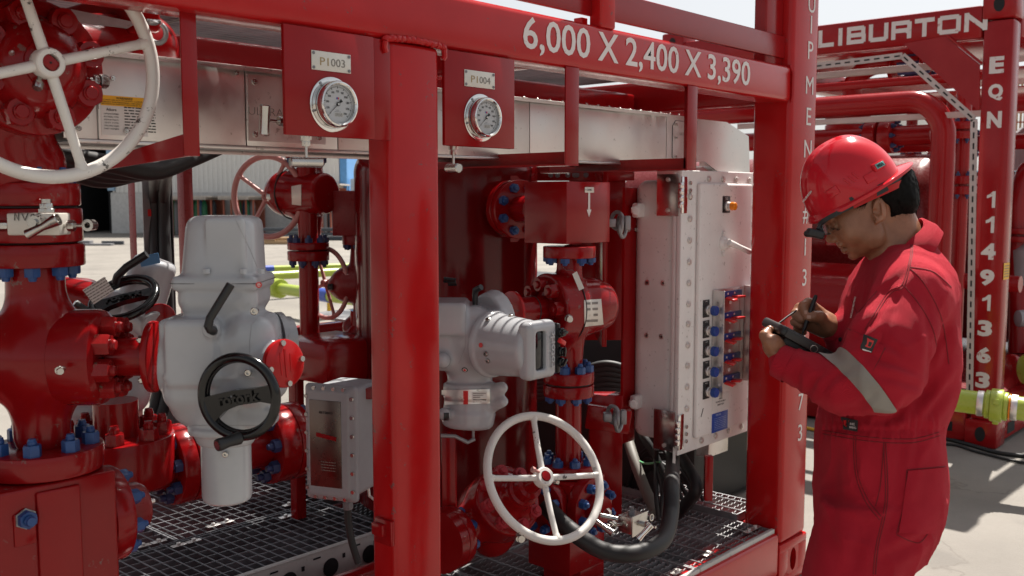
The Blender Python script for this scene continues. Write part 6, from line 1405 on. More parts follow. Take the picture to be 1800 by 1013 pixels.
# characters spaced along the beam
STROKES = {'H': [[(-.5, -.5), (-.5, .5)], [(.5, -.5), (.5, .5)], [(-.5, 0), (.5, 0)]], 'A': [[(-.5, -.5), (-.1, .5), (.1, .5), (.5, -.5)], [(-.3, -.2), (.3, -.2)]], 'L': [[(-.5, .5), (-.5, -.5), (.5, -.5)]], 'I': [[(0, -.5), (0, .5)]],
    'B': [[(-.5, -.5), (-.5, .5), (.36, .5), (.46, .4), (.46, .1), (.36, 0), (-.5, 0)], [(.38, 0), (.5, -.12), (.5, -.4), (.38, -.5), (-.5, -.5)]], 'U': [[(-.5, .5), (-.5, -.38), (-.38, -.5), (.38, -.5), (.5, -.38), (.5, .5)]],
    'R': [[(-.5, -.5), (-.5, .5), (.38, .5), (.5, .38), (.5, .08), (.38, -.05), (-.5, -.05)], [(.30, -.05), (.5, -.25), (.5, -.5)]], 'T': [[(-.5, .5), (.5, .5)], [(0, .5), (0, -.5)]],
    'O': [[(-.38, .5), (.38, .5), (.5, .38), (.5, -.38), (.38, -.5), (-.38, -.5), (-.5, -.38), (-.5, .38), (-.38, .5)]], 'N': [[(-.5, -.5), (-.5, .5)], [(-.45, .46), (.45, -.46)], [(.5, -.5), (.5, .5)]]}
word = 'HALLIBURTON'; zc = 2.562; yN = onX(1716, 28, XS).y; yL = onX(1452, 80, XS).y
n_in = 8.0; pitch = (yL-yN)/7.0
wid = {'H': 1, 'A': 1.02, 'L': .86, 'I': .42, 'B': 1, 'U': 1, 'R': 1, 'T': .95, 'O': 1.08, 'N': 1.05}
ws = [wid[c] for c in word]; pos = []; x = 0
for w0 in ws: pos.append(x+w0/2); x += w0+.10
yl_ = pos[3]; unit = (yL-yN)/(pos[10]-pos[3])
for i, ch in enumerate(word):
    y = yN+(pos[10]-pos[i])*unit; mb = MB(); wd_, ht_, st_ = ws[i]*unit*.95, .112, .0265; k_ = 0
    for seg in STROKES[ch]:
        for a_, b_ in zip(seg[:-1], seg[1:]):
            p_, q_ = Vector((a_[0]*(wd_-st_), a_[1]*(ht_-st_))), Vector((b_[0]*(wd_-st_), b_[1]*(ht_-st_))); d_ = (q_-p_).normalized(); n_ = Vector((-d_.y, d_.x))*st_/2; diag = abs(d_.x) > .05 and abs(d_.y) > .05
            e_ = d_*(st_/2 if not diag else st_*.12)
            if diag: n_ *= .95
            k_ += 1; o_ = textm(-Yv, Zv, (XS-.0012-.00015*k_, y, zc)); mb.add([(v_.x, v_.y, 0) for v_ in (p_-e_-n_, q_+e_-n_, q_+e_+n_, p_-e_+n_)], [(0, 1, 2, 3)], o_)
    obj('beam_letter', mb, 'letter', s2)
for ch, py in (('E', 115), ('Q', 163), ('N', 211), ('1', 351), ('1', 395), ('4', 442), ('9', 488), ('1', 532), ('3', 577), ('6', 624), ('3', 668)):
    q = onX(1745-(py-115)*.038, py, XS); mb = MB()
    if ch == '1': mb.prism([(.008, -.049), (.026, -.049), (.026, .049), (.012, .049), (-.006, .032), (-.022, .025), (-.022, .008), (-.004, .013), (.008, .020)], textm(-Yv, Zv, (XS-.0015, 1.833, q.z)), -.0005, .0005)
    else: write(mb, ch, textm(-Yv, Zv, (XS-.0015, 1.833, q.z)), .1, .0005, .0050, fit=(.082, .098))
    obj('post_character', mb, 'letter', s2)
mb = MB(); a = onY(1765, 463, 1.746); mb.bx(a.x, a.x+.11, 1.7455, 1.7465, a.z-.10, a.z, 0); st = obj('yellow_sticker', mb, 'yellow', s2); mb = MB(); scribble(mb, textm(Xv, Zv, (a.x+.055, 1.745, a.z-.05)), .09, .08, 5, .2, 2); obj('sticker_print', mb, 'ink_soft', st)
# slotted strip
t = thing('slotted_strip', 'pale slotted strip bent round the opening of the farther skid', 'cable strip', onX(1705, 680, 6.2))
sp = [onX(*p, 6.22) for p in ((1400, 121), (1586, 98), (1712, 210), (1704, 690))]
for i in range(3):
    a, b = sp[i], sp[i+1]; d = (b-a).normalized(); L = (b-a).length; nrm = -Xv; sd_ = d.cross(nrm).normalized()*.020
    mb = MB(); vs = [a-sd_, b-sd_, b+sd_, a+sd_]; vs += [v+Xv*.004 for v in vs]; mb.add(vs, [(0, 1, 2, 3), (7, 6, 5, 4), (0, 4, 5, 1), (1, 5, 6, 2), (2, 6, 7, 3), (3, 7, 4, 0)]); mb.add([v+Xv*.001-sd_*1.9 for v in (a, b, b, a)][:0], []); seg = obj('strip_run', mb, 'striplight', t)
    n = int(L/.062)
    mb = MB(); e = a-sd_+Xv*.002; mb.box((a+b)/2-sd_*1.0+Xv*.02, (.04, .004, L) if False else (.036, .003, .003), 0)
    for k in range(n):
        c = a+d*(L*(k+.5)/n); v1 = d*.018; v2 = sd_*.24; mb = MB(); mb.add([c-v1-v2-Xv*.001, c+v1-v2-Xv*.001, c+v1+v2-Xv*.001, c-v1+v2-Xv*.001], [(0, 1, 2, 3)]); obj('slot', mb, 'dark', seg)
# pipework inside
def PX(px, py, X): return onX(px, py, X)
def curve(pts, n=44):
    P = [Vector(p) for p in pts]; P = [P[0]*2-P[1]]+P+[P[-1]*2-P[-2]]; out = []; m_ = max(4, n//(len(P)-3))
    for i in range(1, len(P)-2):
        for k in range(m_):
            t_ = k/m_; a, b, c, d_ = P[i-1], P[i], P[i+1], P[i+2]; out.append(.5*((2*b)+(c-a)*t_+(2*a-5*b+4*c-d_)*t_*t_+(3*b-a-3*c+d_)*t_**3))
    out.append(P[-2]); return out
def elbow(a, c, b, r):
    """straight, quarter bend, straight: a to b with the corner at c"""
    a, b, c = Vector(a), Vector(b), Vector(c); u = (c-a).normalized(); v = (b-c).normalized(); s_ = c-u*r; out = [a, s_]
    for k in range(1, 10):
        th = math.pi/2*k/10; out.append(s_+u*r*math.sin(th)+v*r*(1-math.cos(th)))
    return out+[c+v*r, b]
def gpipe(label, runs, r, X, fl=(), mat='red_far', name='process_pipe'):
    t = thing(name, label, 'pipe', runs[0][0]); 
    for p in runs: obj('pipe_run', MB().tube(p, r, 24), mat, t)
    for (c, d, rr, th, f0, f1) in fl:
        d = Vector(d).normalized(); mb = MB(); disc(mb, c, d, rr, th*.44, .005, 40); disc(mb, Vector(c)+d*th*.56, d, rr, th*.44, .005, 40); obj('flange', mb, mat, t); k = rr*.14
        if f0: nuts(t, c, -d, rr*.8, 8, k, k*1.2, k, 'blue_dark')
        if f1: nuts(t, Vector(c)+d*th, d, rr*.8, 8, k, k*1.2, k, 'blue_dark')
    return t
X7 = 6.95; rp_ = 19*7.2/FPX
corner = PX(1661, 176, X7); c_top = corner; a = V(X7, corner.y+2.2, corner.z-.0); b = V(X7, corner.y, .5)
gpipe('large red pipe turning down in a smooth elbow inside the farther skid', [elbow(a, corner, b, .24)], rp_, X7)
X75 = 7.2; a = PX(1440, 250, X75); zc = PX(1560, 240, X75).z; y1 = PX(1640, 240, X75).y
gpipe('horizontal red pipe with a blue-nutted flange pair above the helmet', [[V(X75, y1+2.3, zc), V(X75, y1, zc)]], 17*7.3/FPX, X75, [(V(X75, PX(1573, 240, X75).y, zc), Yv, 29*7.4/FPX, .20, 1, 1)])
el = elbow(PX(1497, 215, 7.7), PX(1497, 118, 7.7), V(7.7, PX(1620, 118, 7.7).y, PX(1497, 118, 7.7).z), .22)
gpipe('upper red elbow pipe rising from a flange to long blue studs', [el], 17*7.8/FPX, 7.7, [(V(7.7, PX(1490, 220, 7.7).y, PX(1490, 232, 7.7).z), Zv, 38*7.9/FPX, .12, 1, 1), (V(7.7, PX(1575, 120, 7.7).y, PX(1560, 118, 7.7).z), Yv, 27*7.8/FPX, .03, 0, 0), (V(7.7, PX(1632, 120, 7.7).y, PX(1560, 118, 7.7).z), Yv, 27*7.8/FPX, .03, 0, 0)])
tt = thing('stud_bolts', 'long blue stud bolts bridging two flanges high in the farther skid', 'stud bolts', PX(1600, 120, 7.7)); cc_ = V(7.7, 0, PX(1560, 118, 7.7).z)
for k in range(8):
    a_ = 2*math.pi*k/8; dx, dz = .095*math.cos(a_), .095*math.sin(a_); obj('stud', MB().cyl((7.7+dx, PX(1585, 120, 7.7).y, cc_.z+dz), (7.7+dx, PX(1640, 120, 7.7).y, cc_.z+dz), .014, n=10), 'blue_dark', tt)
gpipe('vertical red pipe below the upper flange of the farther skid', [[V(7.7, PX(1490, 300, 7.7).y, PX(1490, 300, 7.7).z-.6), V(7.7, PX(1490, 300, 7.7).y, PX(1490, 232, 7.7).z)]], 34*7.9/FPX, 7.7)
gpipe('thin red pipe rising between flanges behind the slotted strip', [[V(7.3, PX(1690, 300, 7.3).y, .3), V(7.3, PX(1690, 300, 7.3).y, 2.45)]], 12*7.4/FPX, 7.3, [(V(7.3, PX(1690, 330, 7.3).y, PX(1690, 342, 7.3).z), Zv, 24*7.4/FPX, .13, 1, 1), (V(7.3, PX(1690, 230, 7.3).y, PX(1690, 245, 7.3).z), Zv, 24*7.4/FPX, .12, 1, 1)])
gpipe('slim red riser close behind the rounded separator tank', [[V(8.2, PX(1672, 300, 8.2).y, .3), V(8.2, PX(1672, 300, 8.2).y, 2.2)]], .06, 8.2)
t = thing('separator_tank', 'large rounded red tank lying low inside the farther skid', 'tank', (8.9, 3.2, .4))
yA = PX(1655, 400, 8.3).y; ztk = PX(1600, 268, 8.3).z; rt_ = .62
prof = [(0, .0)]+[(.30*(1-math.cos(a_)), rt_*math.sin(a_)) for a_ in np.linspace(.15, math.pi/2, 12)]+[(3.2, rt_), (3.4, rt_*.7), (3.5, 0)]
obj('shell', MB().lathe((8.75, yA-.05, ztk-rt_), Yv, prof, 64, cap=False), 'red_far_dusty', t)
for y in (yA+.5, yA+2.2): obj('saddle', MB().bx(8.3, 9.2, y, y+.12, .1, ztk-rt_*1.5, .01), 'red_far', t)
t = thing('tank_jacket', 'glossy red lower vessel seen between the corner post and the worker', 'vessel', onX(1460, 600, 7.0))
ya = PX(1475, 500, 7.0).y; zt2 = PX(1460, 470, 7.0).z
obj('shell', MB().lathe((7.35, ya-.5, zt2-.36), Yv, [(0, 0), (.02, .2), (.10, .32), (.2, .37), (3, .37), (3.1, 0)], 48, cap=False), 'red_far', t)
obj('saddle', MB().bx(7.1, 7.6, ya, ya+.1, .1, zt2-.6, .01), 'red_far', t)
sb('cross_plate', 9.6, 9.62, 1.9, 4.0, .2, 1.75, mat='red_far_dusty'); sb('floor_pan', XS+.15, XS+5.7, 1.9, 4.0, .15, .16, mat='red_far_dusty')
sb('inner_post', 8.0, 8.08, 3.9, 3.98, .2, 2.47, mat='red_far'); sb('inner_brace', 7.0, 7.05, 2.0, 4.0, 2.30, 2.36, mat='red_far')
t = thing('upper_cable_tray', 'pale slotted tray high inside the farther skid', 'cable tray', (6.5, 2.6, 2.3))
obj('tray', MB().bx(6.45, 6.50, 2.0, 3.9, 2.33, 2.37, .002), 'striplight', t); obj('tray_side', MB().bx(6.9, 6.93, 1.95, 3.9, 2.05, 2.09, .002), 'striplight', t)
# grey tank truck-like silo far behind and low walls
t = thing('grey_silo', 'grey-white storage silo standing well behind the farther skid', 'silo', onZ(1560, 400, 0))
q = onD(1545, 330, 26); obj('shell', MB().lathe((q.x, q.y, 0), Zv, [(0, 1.2), (4.1, 1.2), (4.5, .5), (4.5, 0)], 40), 'clad', t)
t = thing('site_cabin', 'low pale site cabin far off behind the farther skid', 'cabin', onD(1650, 340, 40))
q = onD(1700, 352, 45); obj('walls', MB().box((q.x, q.y, 1.3), (9, 3, 2.6), .02, Matrix.Rotation(YAW-math.pi/2, 3, 'Z')), 'plinth', t); obj('roof', MB().box((q.x, q.y, 2.65), (9.3, 3.3, .1), .02, Matrix.Rotation(YAW-math.pi/2, 3, 'Z')), 'sheetlight', t)
# third skid, only its edge in view
t = thing('equipment_skid', 'edge of another red pipe skid with pale tank beside the EQN post', 'equipment frame', onD(1840, 780, 9))
q = onD(1800, 600, 8.6)
s = SDF(.02)
obj('pipe', MB().tube(curve([onD(1830, 290, 8.6), onD(1805, 300, 8.6), onD(1791, 340, 8.6), onD(1788, 400, 8.6), onD(1788, 620, 8.6)]), .075, 16), 'red_far', t)
mb = MB(); a = onD(1790, 425, 8.6); disc(mb, a, Zv, .16, .05, .005); disc(mb, a+Zv*.07, Zv, .16, .05, .005); obj('flange', mb, 'red_far', t)
mb = MB(); mb.lathe(onD(1806, 500, 8.6), Zv, [(0, .15), (.3, .15), (.36, .08), (.36, 0)], 28); obj('pale_tank', mb, 'grey', t)
mb = MB(); mb.lathe(onD(1806, 300, 9.2), Zv, [(0, .13), (.35, .13), (.4, .08), (.4, 0)], 28); obj('pale_tank', mb, 'grey', t)
mb = MB(); a = onD(1800, 612, 8.4); mb.bx(a.x-.15, a.x+1.5, a.y-.3, a.y, a.z-.5, a.z-.4, .01); obj('base_beam', mb, 'red_far', t)
mb = MB(); a = onD(1785, 560, 8.3); mb.lathe(a, RT, [(0, .03), (.02, .07), (.1, .075), (.14, .05)], 24); obj('small_actuator', mb, 'grey', t)
mb = MB(); mb.cyl(onD(1783, 655, 6.8), onD(1800, 655, 6.8), .10, n=28, bev=.02); mb.cyl(onD(1774, 655, 6.8), onD(1784, 655, 6.8), .13, n=28, bev=.01); obj('end_flange', mb, 'red_far', t)
mb = MB(); q = onD(1798, 650, 6.5); mb.cyl(q, q+RT*.2, .10, n=28, bev=.02).cyl(q+RT*.06, q+RT*.12, .14, n=28, bev=.02); obj('green_coupling', mb, 'yellowgreen', t)
t = thing('orange_scaffold', 'brown-orange lattice panel beyond the top of the EQN post', 'panel', onD(1800, 250, 14))
for k in range(8): obj('lattice_bar', MB().box(onD(1799, 130+k*17, 14), (.4, .03, .02), 0, RC), 'shedred', t)
for k in range(4): obj('lattice_bar', MB().box(onD(1788+k*7, 190, 14), (.02, .03, 1.1), 0, RC), 'cyl_tan', t)

# ================================================================ yellow-green pipe, hoses on the ground at the right
pa_, pb2 = onD(1560, 688, 5.3), onD(1900, 732, 4.85); d = (pb2-pa_).normalized(); DG = 5.05
def on_pipe(px): 
    best = min(np.linspace(0, 1, 400), key=lambda s: abs(900+FPX*((pa_+(pb2-pa_)*s-CAMP).dot(RT))/((pa_+(pb2-pa_)*s-CAMP).dot(FW))-px)); return pa_+(pb2-pa_)*best
t = thing('coupled_pipe', 'thick yellow-green pipe with a lugged coupling behind the worker', 'pipe', pa_)
obj('pipe_run', MB().cyl(pa_, pb2, 20.5*DG/FPX, n=32), 'yellowgreen', t)
for (x0, x1, rr, m_, nm_) in ((1718, 1729, 22.5, 'inox', 'steel_band'), (1731, 1741, 25, 'yellowgreen', 'coupling'), (1741, 1763, 29, 'yellowgreen', 'coupling_body'), (1763, 1772, 25, 'yellowgreen', 'coupling'), (1773, 1776, 23.5, 'orange', 'orange_ring'), (1777, 1789, 22.5, 'inox', 'steel_band')):
    a, b = on_pipe(x0), on_pipe(x1); obj(nm_, MB().cyl(a, b, rr*DG/FPX, n=32, bev=.006 if rr > 23 else .001), m_, t)
for k in range(3):
    f = frame(on_pipe(1752), d); a_ = 1.2+k*2.09; p = f @ Vector((.087*math.cos(a_), .087*math.sin(a_), 0)); obj('lug', MB().box(p, (.03, .03, .03), .006, f.to_3x3() @ Matrix.Rotation(a_, 3, 'Z')), 'yellowgreen', t)
b = on_pipe(1590); b = V(b.x, b.y, 0); t = thing('pipe_stand', 'yellow trestle under the thick coupled pipe beyond the worker', 'pipe stand', b, 'yellow pipe stands')
obj('post', MB().cyl(b, b+Zv*(on_pipe(1590).z-.07), .03, n=12), 'yellowstand', t); obj('foot', MB().bx(b.x-.12, b.x+.12, b.y-.12, b.y+.12, 0, .015), 'yellowstand', t); obj('cradle', MB().box(on_pipe(1590)-Zv*.07, (.16, .16, .02), .004), 'yellowstand', t)
cable([onZ(1380, 742, .02), onZ(1440, 757, .012), onZ(1520, 765, .012), onZ(1600, 764, .02), onZ(1655, 772, .012), onZ(1710, 760, .03), onZ(1760, 748, .012), onZ(1830, 738, .012)], .011, 'yellow_hose', 'thin yellow hose trailing over the concrete behind the worker', 'hoseyellow', 'hose', 60)
cable([onZ(1560, 790, .012), onZ(1650, 772, .012), onZ(1700, 781, .012), onZ(1760, 797, .012), onZ(1850, 806, .012)], .013, 'black_ground_cable', 'black cable on the ground nearer the red skid foot', n=50)
cable([onZ(1560, 800, .01), onZ(1660, 781, .01), onZ(1720, 795, .01), onZ(1790, 812, .01), onZ(1850, 818, .01)], .008, 'black_ground_cable', 'thinner black cable on the ground lying nearer the camera', n=50)
cable([onZ(1400, 720, .01), onZ(1450, 735, .01), onZ(1500, 730, .01)], .01, 'black_ground_cable', 'black cable glimpsed between the corner post and the worker', n=30)

for x in (7.35, 9.0, 10.6): sb('added_shade_plate', x, x+1.3, 1.93, 4.0, 2.60, 2.612, mat='red_far', bev=.002)  # plates added overhead to shade the tank of this skid

rnd = random.Random(11)
labs = ['slim dark red riser nearest the upper elbow inside the farther skid', 'slim dark red riser beside the separator tank end', 'thin cross pipe low behind the slotted strip', 'thin cross pipe above the rounded tank', 'small flanged branch beside the large elbow pipe']
for k, (px, D, z0, z1, r) in enumerate(((1600, 9.2, .3, 2.4, .05), (1640, 9.6, .3, 2.3, .06), (1462, 9.0, .3, 2.4, .06), (1535, 9.9, .3, 2.3, .045), (1668, 8.8, .3, 2.4, .04))):
    q = onD(px, 300, D); t = hpipe((q.x, q.y, z0), (q.x, q.y, z1), r, labs[k] if k not in (2, 3, 4) else ('upright dark pipe left of the helmet inside the farther skid', 'upright narrow pipe above the helmet inside the farther skid', 'narrowest upright pipe just left of the slotted strip')[k-2], [(.72, .05, r*2, 1, 0), (.75, .05, r*2, 0, 1)], 'red_far', name='process_riser')
for k, (y0, y1, z, X) in enumerate(((2.0, 3.9, .9, 7.6), (2.0, 3.9, 1.95, 8.3))):
    hpipe((X, y0, z), (X, y1, z), .06, labs[2+k], [(.3, .05, .12, 1, 0), (.33, .05, .12, 0, 1)], 'red_far', name='cross_pipe')
# ================================================================ the worker
DP0 = 2.42; PM = DP0/FPX
def B(px, py, off=0.0): return onD(px, py, DP0-off)
def Bm(px): return px*PM
def hx3(v): return tuple(v)
from mathutils import noise as mnoise
M['cloth'] = None
def cloth_mat():
    m, nt, bs = _new('red_coverall_cloth'); co = _coords(nt)
    a = _noise(nt, co, 7, 6, .6); b = _noise(nt, co, 70, 3, .5)
    c = _mix(nt, _maprange(nt, a, .3, .72, 0, 1), (.38, .011, .024), (.50, .020, .038)); c = _mix(nt, _maprange(nt, b, .6, .8, 0, .15), c, (.45, .03, .05))
    nt.links.new(c, bs.inputs['Base Color']); bs.inputs['Roughness'].default_value = .82; bs.inputs['Specular IOR Level'].default_value = .12
    bs.inputs['Sheen Weight'].default_value = .08; bs.inputs['Sheen Roughness'].default_value = .5; bs.inputs['Sheen Tint'].default_value = (1, .5, .55, 1)
    wv = nt.nodes.new('ShaderNodeTexWave'); wv.inputs['Scale'].default_value = 420; wv.inputs['Distortion'].default_value = 1; nt.links.new(co, wv.inputs['Vector'])
    n1 = _noise(nt, _coords(nt, (1, 1, .55)), 16, 5, .62); mm_ = nt.nodes.new('ShaderNodeMath'); mm_.operation = 'MULTIPLY_ADD'; nt.links.new(n1, mm_.inputs[0]); mm_.inputs[1].default_value = 7; nt.links.new(wv.outputs['Fac'], mm_.inputs[2])
    _bump(nt, bs, mm_.outputs[0], .5, .0016); return m
M['cloth'] = cloth_mat(); M['seam'] = plain('darker_seam_thread', (.20, .008, .014), .85)
def skin_mat():
    m, nt, bs = _new('skin'); co = _coords(nt); a = _noise(nt, co, 26, 5, .6); b = _noise(nt, co, 260, 3, .6)
    c = _mix(nt, _maprange(nt, a, .3, .7, 0, 1), (.25, .105, .055), (.36, .165, .092)); c = _mix(nt, _maprange(nt, b, .62, .75, 0, .35), c, (.16, .06, .035))
    nt.links.new(c, bs.inputs['Base Color']); bs.inputs['Roughness'].default_value = .38; bs.inputs['Subsurface Weight'].default_value = .12; bs.inputs['Subsurface Radius'].default_value = (.012, .005, .003); bs.inputs['Subsurface Scale'].default_value = .5
    _bump(nt, bs, b, .25, .0006); return m
M['skin'] = skin_mat(); M['lip'] = plain('lip', (.24, .075, .055), .45); M['nail'] = plain('nail', (.46, .25, .18), .3)
M['hair'] = plain('black_hair', (.0035, .003, .0028), .7, spec=.12); M['reflect'] = plain('grey_reflective_tape', (.27, .245, .215), .55, .1, .3, 900, var=.1)
M['helmet'] = paint('red_helmet_shell', (.56, .010, .022), .14, .04, peel=.02, spec=.6); M['teal'] = plain('teal_badge', (.12, .40, .38), .4)
M['boot'] = plain('brown_boot_leather', (.07, .04, .025), .55, 0, .3, 120)
m, nt, bs = _new('safety_lens'); bs.inputs['Roughness'].default_value = .03; bs.inputs['Transmission Weight'].default_value = 1; bs.inputs['IOR'].default_value = 1.08; bs.inputs['Base Color'].default_value = (.85, .88, .88, 1); M['lens'] = m

pb_o = B(1545, 700); per = thing('person', 'worker in red coveralls and helmet writing on a handheld tablet', 'person', (pb_o.x, pb_o.y, 0))
def row(py, xl, xr, hd, off=0.0): return (B((xl+xr)/2, py, off), Bm((xr-xl)/2), hd)
s = SDF(.0068)
rows = [row(432, 1548, 1634, .075), row(455, 1528, 1652, .125), row(480, 1512, 1664, .165), (B(1581, 520, 0), Bm(87), .178), row(570, 1476, 1671, .172), row(620, 1468, 1674, .166), row(665, 1466, 1670, .160), row(705, 1456, 1662, .158), row(742, 1444, 1644, .160), row(775, 1442, 1646, .168), row(820, 1443, 1650, .176), row(870, 1441, 1650, .176), row(920, 1440, 1636, .168), row(965, 1445, 1612, .150)]
s.loft([(tuple(r[0]), r[1], r[2]) for r in rows], tuple(RT), tuple(FWH), .0, 2.3)
for sg, dx, fo in ((1, 0, .095), (-1, 14, -.095)):
    lr = [row(880, 1450+dx*.3, 1640+dx*.3, .090, fo*.9), row(940, 1438+dx, 1622+dx*.4, .092, fo), row(1013, 1418+dx, 1590+dx*.4, .092, fo), row(1080, 1418+dx, 1572+dx, .088, fo), row(1160, 1422+dx, 1572+dx, .085, fo), row(1240, 1432+dx, 1560+dx, .076, fo), row(1330, 1436+dx, 1552+dx, .070, fo), row(1352, 1438+dx, 1550+dx, .068, fo)]
    s.loft([(tuple(r[0]), r[1], r[2]) for r in lr], tuple(RT), tuple(FWH), .03, 2.2)
# near (left) arm, then the far arm
sh, el_, wr = B(1602, 522, .165), B(1550, 668, .235), B(1381, 640, .115)
s.cap(B(1592, 492, .11), sh, .070, .082, .04).cap(sh, B(1570, 600, .21), .084, .086, .03).cap(B(1570, 600, .21), el_, .086, .070, .03).cap(B(1545, 615, .21), B(1532, 640, .215), .078, .070, .03)
s.cap(el_, B(1480, 679, .185), .070, .062, .03).cap(B(1480, 679, .185), wr, .062, .038, .02)
sh2, el2, wr2 = B(1600, 515, -.165), B(1535, 640, -.21), B(1474, 581, -.02)
s.cap(B(1600, 490, -.1), sh2, .075, .080, .04).cap(sh2, el2, .082, .068, .03).cap(el2, wr2, .066, .038, .03)
cl = s.build()
# cloth folds, laid out from the seams and joints (measured across the side of the body that is seen, and by noise elsewhere)
Va = np.array(cl.v)
def vproj(A):
    Q = A-np.array(CAMP); d = Q@np.array(FW); return 900+FPX*(Q@np.array(RT))/d, 506.5-FPX*(Q@np.array(UPV))/d
PXx, PXy = vproj(Va); rel = Va-np.array(B(1560, 700)); near = (rel@(-np.array(FWH)))
nrm = np.zeros_like(Va); F_ = np.array(cl.f); n_ = np.cross(Va[F_[:, 1]]-Va[F_[:, 0]], Va[F_[:, 2]]-Va[F_[:, 0]])
for k in range(4): np.add.at(nrm, F_[:, k], n_)
nrm /= np.maximum(np.linalg.norm(nrm, axis=1, keepdims=True), 1e-12)
flip = 1.0 if (nrm*(Va-Va.mean(0))).sum() > 0 else -1.0; nrm *= flip
disp = np.zeros(len(Va))
def fold(pts, amp, wd, side=1):
    global disp
    pts = np.array(pts, float); best = np.full(len(Va), 1e9); tt_ = np.zeros(len(Va)); L = 0; tot = sum(np.linalg.norm(pts[i+1]-pts[i]) for i in range(len(pts)-1))
    for i in range(len(pts)-1):
        a, b = pts[i], pts[i+1]; d = b-a; l = np.linalg.norm(d); t = np.clip(((PXx-a[0])*d[0]+(PXy-a[1])*d[1])/l**2, 0, 1)
        ds = np.hypot(PXx-a[0]-d[0]*t, PXy-a[1]-d[1]*t); m_ = ds < best; best = np.where(m_, ds, best); tt_ = np.where(m_, (L+t*l)/tot, tt_); L += l
    env = np.sin(np.pi*np.clip(tt_*.9+.05, 0, 1))**.7; vis = (near > -.02) if side > 0 else (near < .02)
    disp += amp*vis*env*(np.exp(-(best/wd)**2)-.45*np.exp(-((best-wd*1.9)/wd)**2))
for f_ in [([(1560, 512), (1540, 560), (1500, 610)], -.006, 8), ([(1575, 520), (1550, 600), (1510, 640)], -.004, 9), ([(1640, 500), (1655, 560), (1662, 640)], -.007, 9), ([(1628, 520), (1640, 600), (1630, 668)], -.009, 9), ([(1610, 655), (1575, 640), (1530, 628)], -.007, 8), ([(1622, 682), (1580, 668), (1540, 660)], -.006, 7), ([(1600, 640), (1570, 610), (1545, 590)], -.005, 8),
           ([(1500, 650), (1470, 660), (1440, 690)], -.005, 7), ([(1450, 655), (1430, 670), (1415, 700)], -.005, 6), ([(1410, 640), (1400, 660), (1402, 690)], -.004, 5), ([(1540, 690), (1510, 715), (1470, 722)], -.004, 7),
           ([(1670, 620), (1640, 680), (1600, 735)], -.010, 9), ([(1680, 660), (1655, 700), (1622, 745)], -.008, 8), ([(1655, 600), (1630, 690), (1560, 742)], -.007, 9), ([(1600, 700), (1580, 730), (1540, 745)], -.006, 7),
           ([(1530, 470), (1520, 520), (1490, 570)], -.005, 8), ([(1508, 500), (1492, 550), (1474, 600)], -.004, 7), ([(1600, 470), (1580, 490), (1545, 520)], -.004, 7),
           ([(1470, 790), (1468, 880), (1450, 1000)], -.004, 10), ([(1500, 770), (1508, 850), (1545, 895)], -.005, 5), ([(1590, 765), (1580, 850), (1560, 960)], -.004, 9), ([(1620, 760), (1610, 800), (1600, 850)], -.004, 8),
           ([(1530, 900), (1510, 960), (1480, 1040)], -.006, 12), ([(1640, 930), (1600, 960), (1550, 980)], -.006, 9), ([(1440, 900), (1470, 960), (1475, 1050)], -.006, 11), ([(1600, 1000), (1570, 1080), (1560, 1160)], -.006, 12), ([(1420, 1080), (1480, 1120), (1560, 1110)], -.007, 10), ([(1430, 1150), (1490, 1170), (1560, 1150)], -.006, 9)]: fold(*f_)
for k in range(20):                                                    # gathered elastic waist
    x = 1450+k*10.2+random.uniform(-2, 2); fold([(x, 728+random.uniform(-6, 4)), (x+random.uniform(-3, 3), 748), (x+random.uniform(-5, 5), 772+random.uniform(-4, 14))], -.0038, 2.6)
for k in range(14): x = 1455+k*14; fold([(x, 730), (x, 752), (x, 775)], -.004, 3, -1)
disp += -.0035*np.exp(-((PXy-757)/4)**2)*((PXx > 1440) & (PXx < 1660))*(near > -.30)
nz = np.array([mnoise.noise(Vector((v[0]*9, v[1]*9, v[2]*6)))*.006+mnoise.noise(Vector((v[0]*24, v[1]*24, v[2]*15)))*.0022+(1-abs(mnoise.noise(Vector((v[0]*11+3, v[1]*11, v[2]*7+mnoise.noise(Vector((v[0]*5, v[1]*5, v[2]*5)))*2)))*2.2))**3*.0044*(1 if v[2] < 1.32 else .4) for v in Va])
Va = Va+nrm*(disp+nz)[:, None]; cl.v = [tuple(v) for v in Va.tolist()]
if flip < 0: cl.f = [tuple(reversed(q)) for q in cl.f]
cv_ = obj('coveralls', cl, 'cloth', per, ang=180)
BV = BVHTree.FromPolygons(cl.v, cl.f)
def hit(px, py, bv=None, off=0.0):
    h = (bv or BV).ray_cast(CAMP, ray(px, py).normalized()); 
    return (h[0]+(h[1] if h[1].dot(FW) < 0 else -h[1])*off, (h[1] if h[1].dot(FW) < 0 else -h[1])) if h[0] is not None else (None, None)
def seam(pts, r=.0011, mat='seam', name='seam', parent=None, bv=None, step=5, off=0.0002, wob=0):
    out = []; 
    for i in range(len(pts)-1):
        a, b = pts[i], pts[i+1]; n = max(2, int(math.dist(a, b)/step))
        for k in range(n+(i == len(pts)-2)):
            t = k/n; h, _ = hit(a[0]+(b[0]-a[0])*t, a[1]+(b[1]-a[1])*t, bv, off)
            if h is not None and (not out or (h-out[-1]).length < .06): out.append(h)
    if len(out) > 2: return obj(name, MB().tube(out, r, 5), mat, parent or cv_)
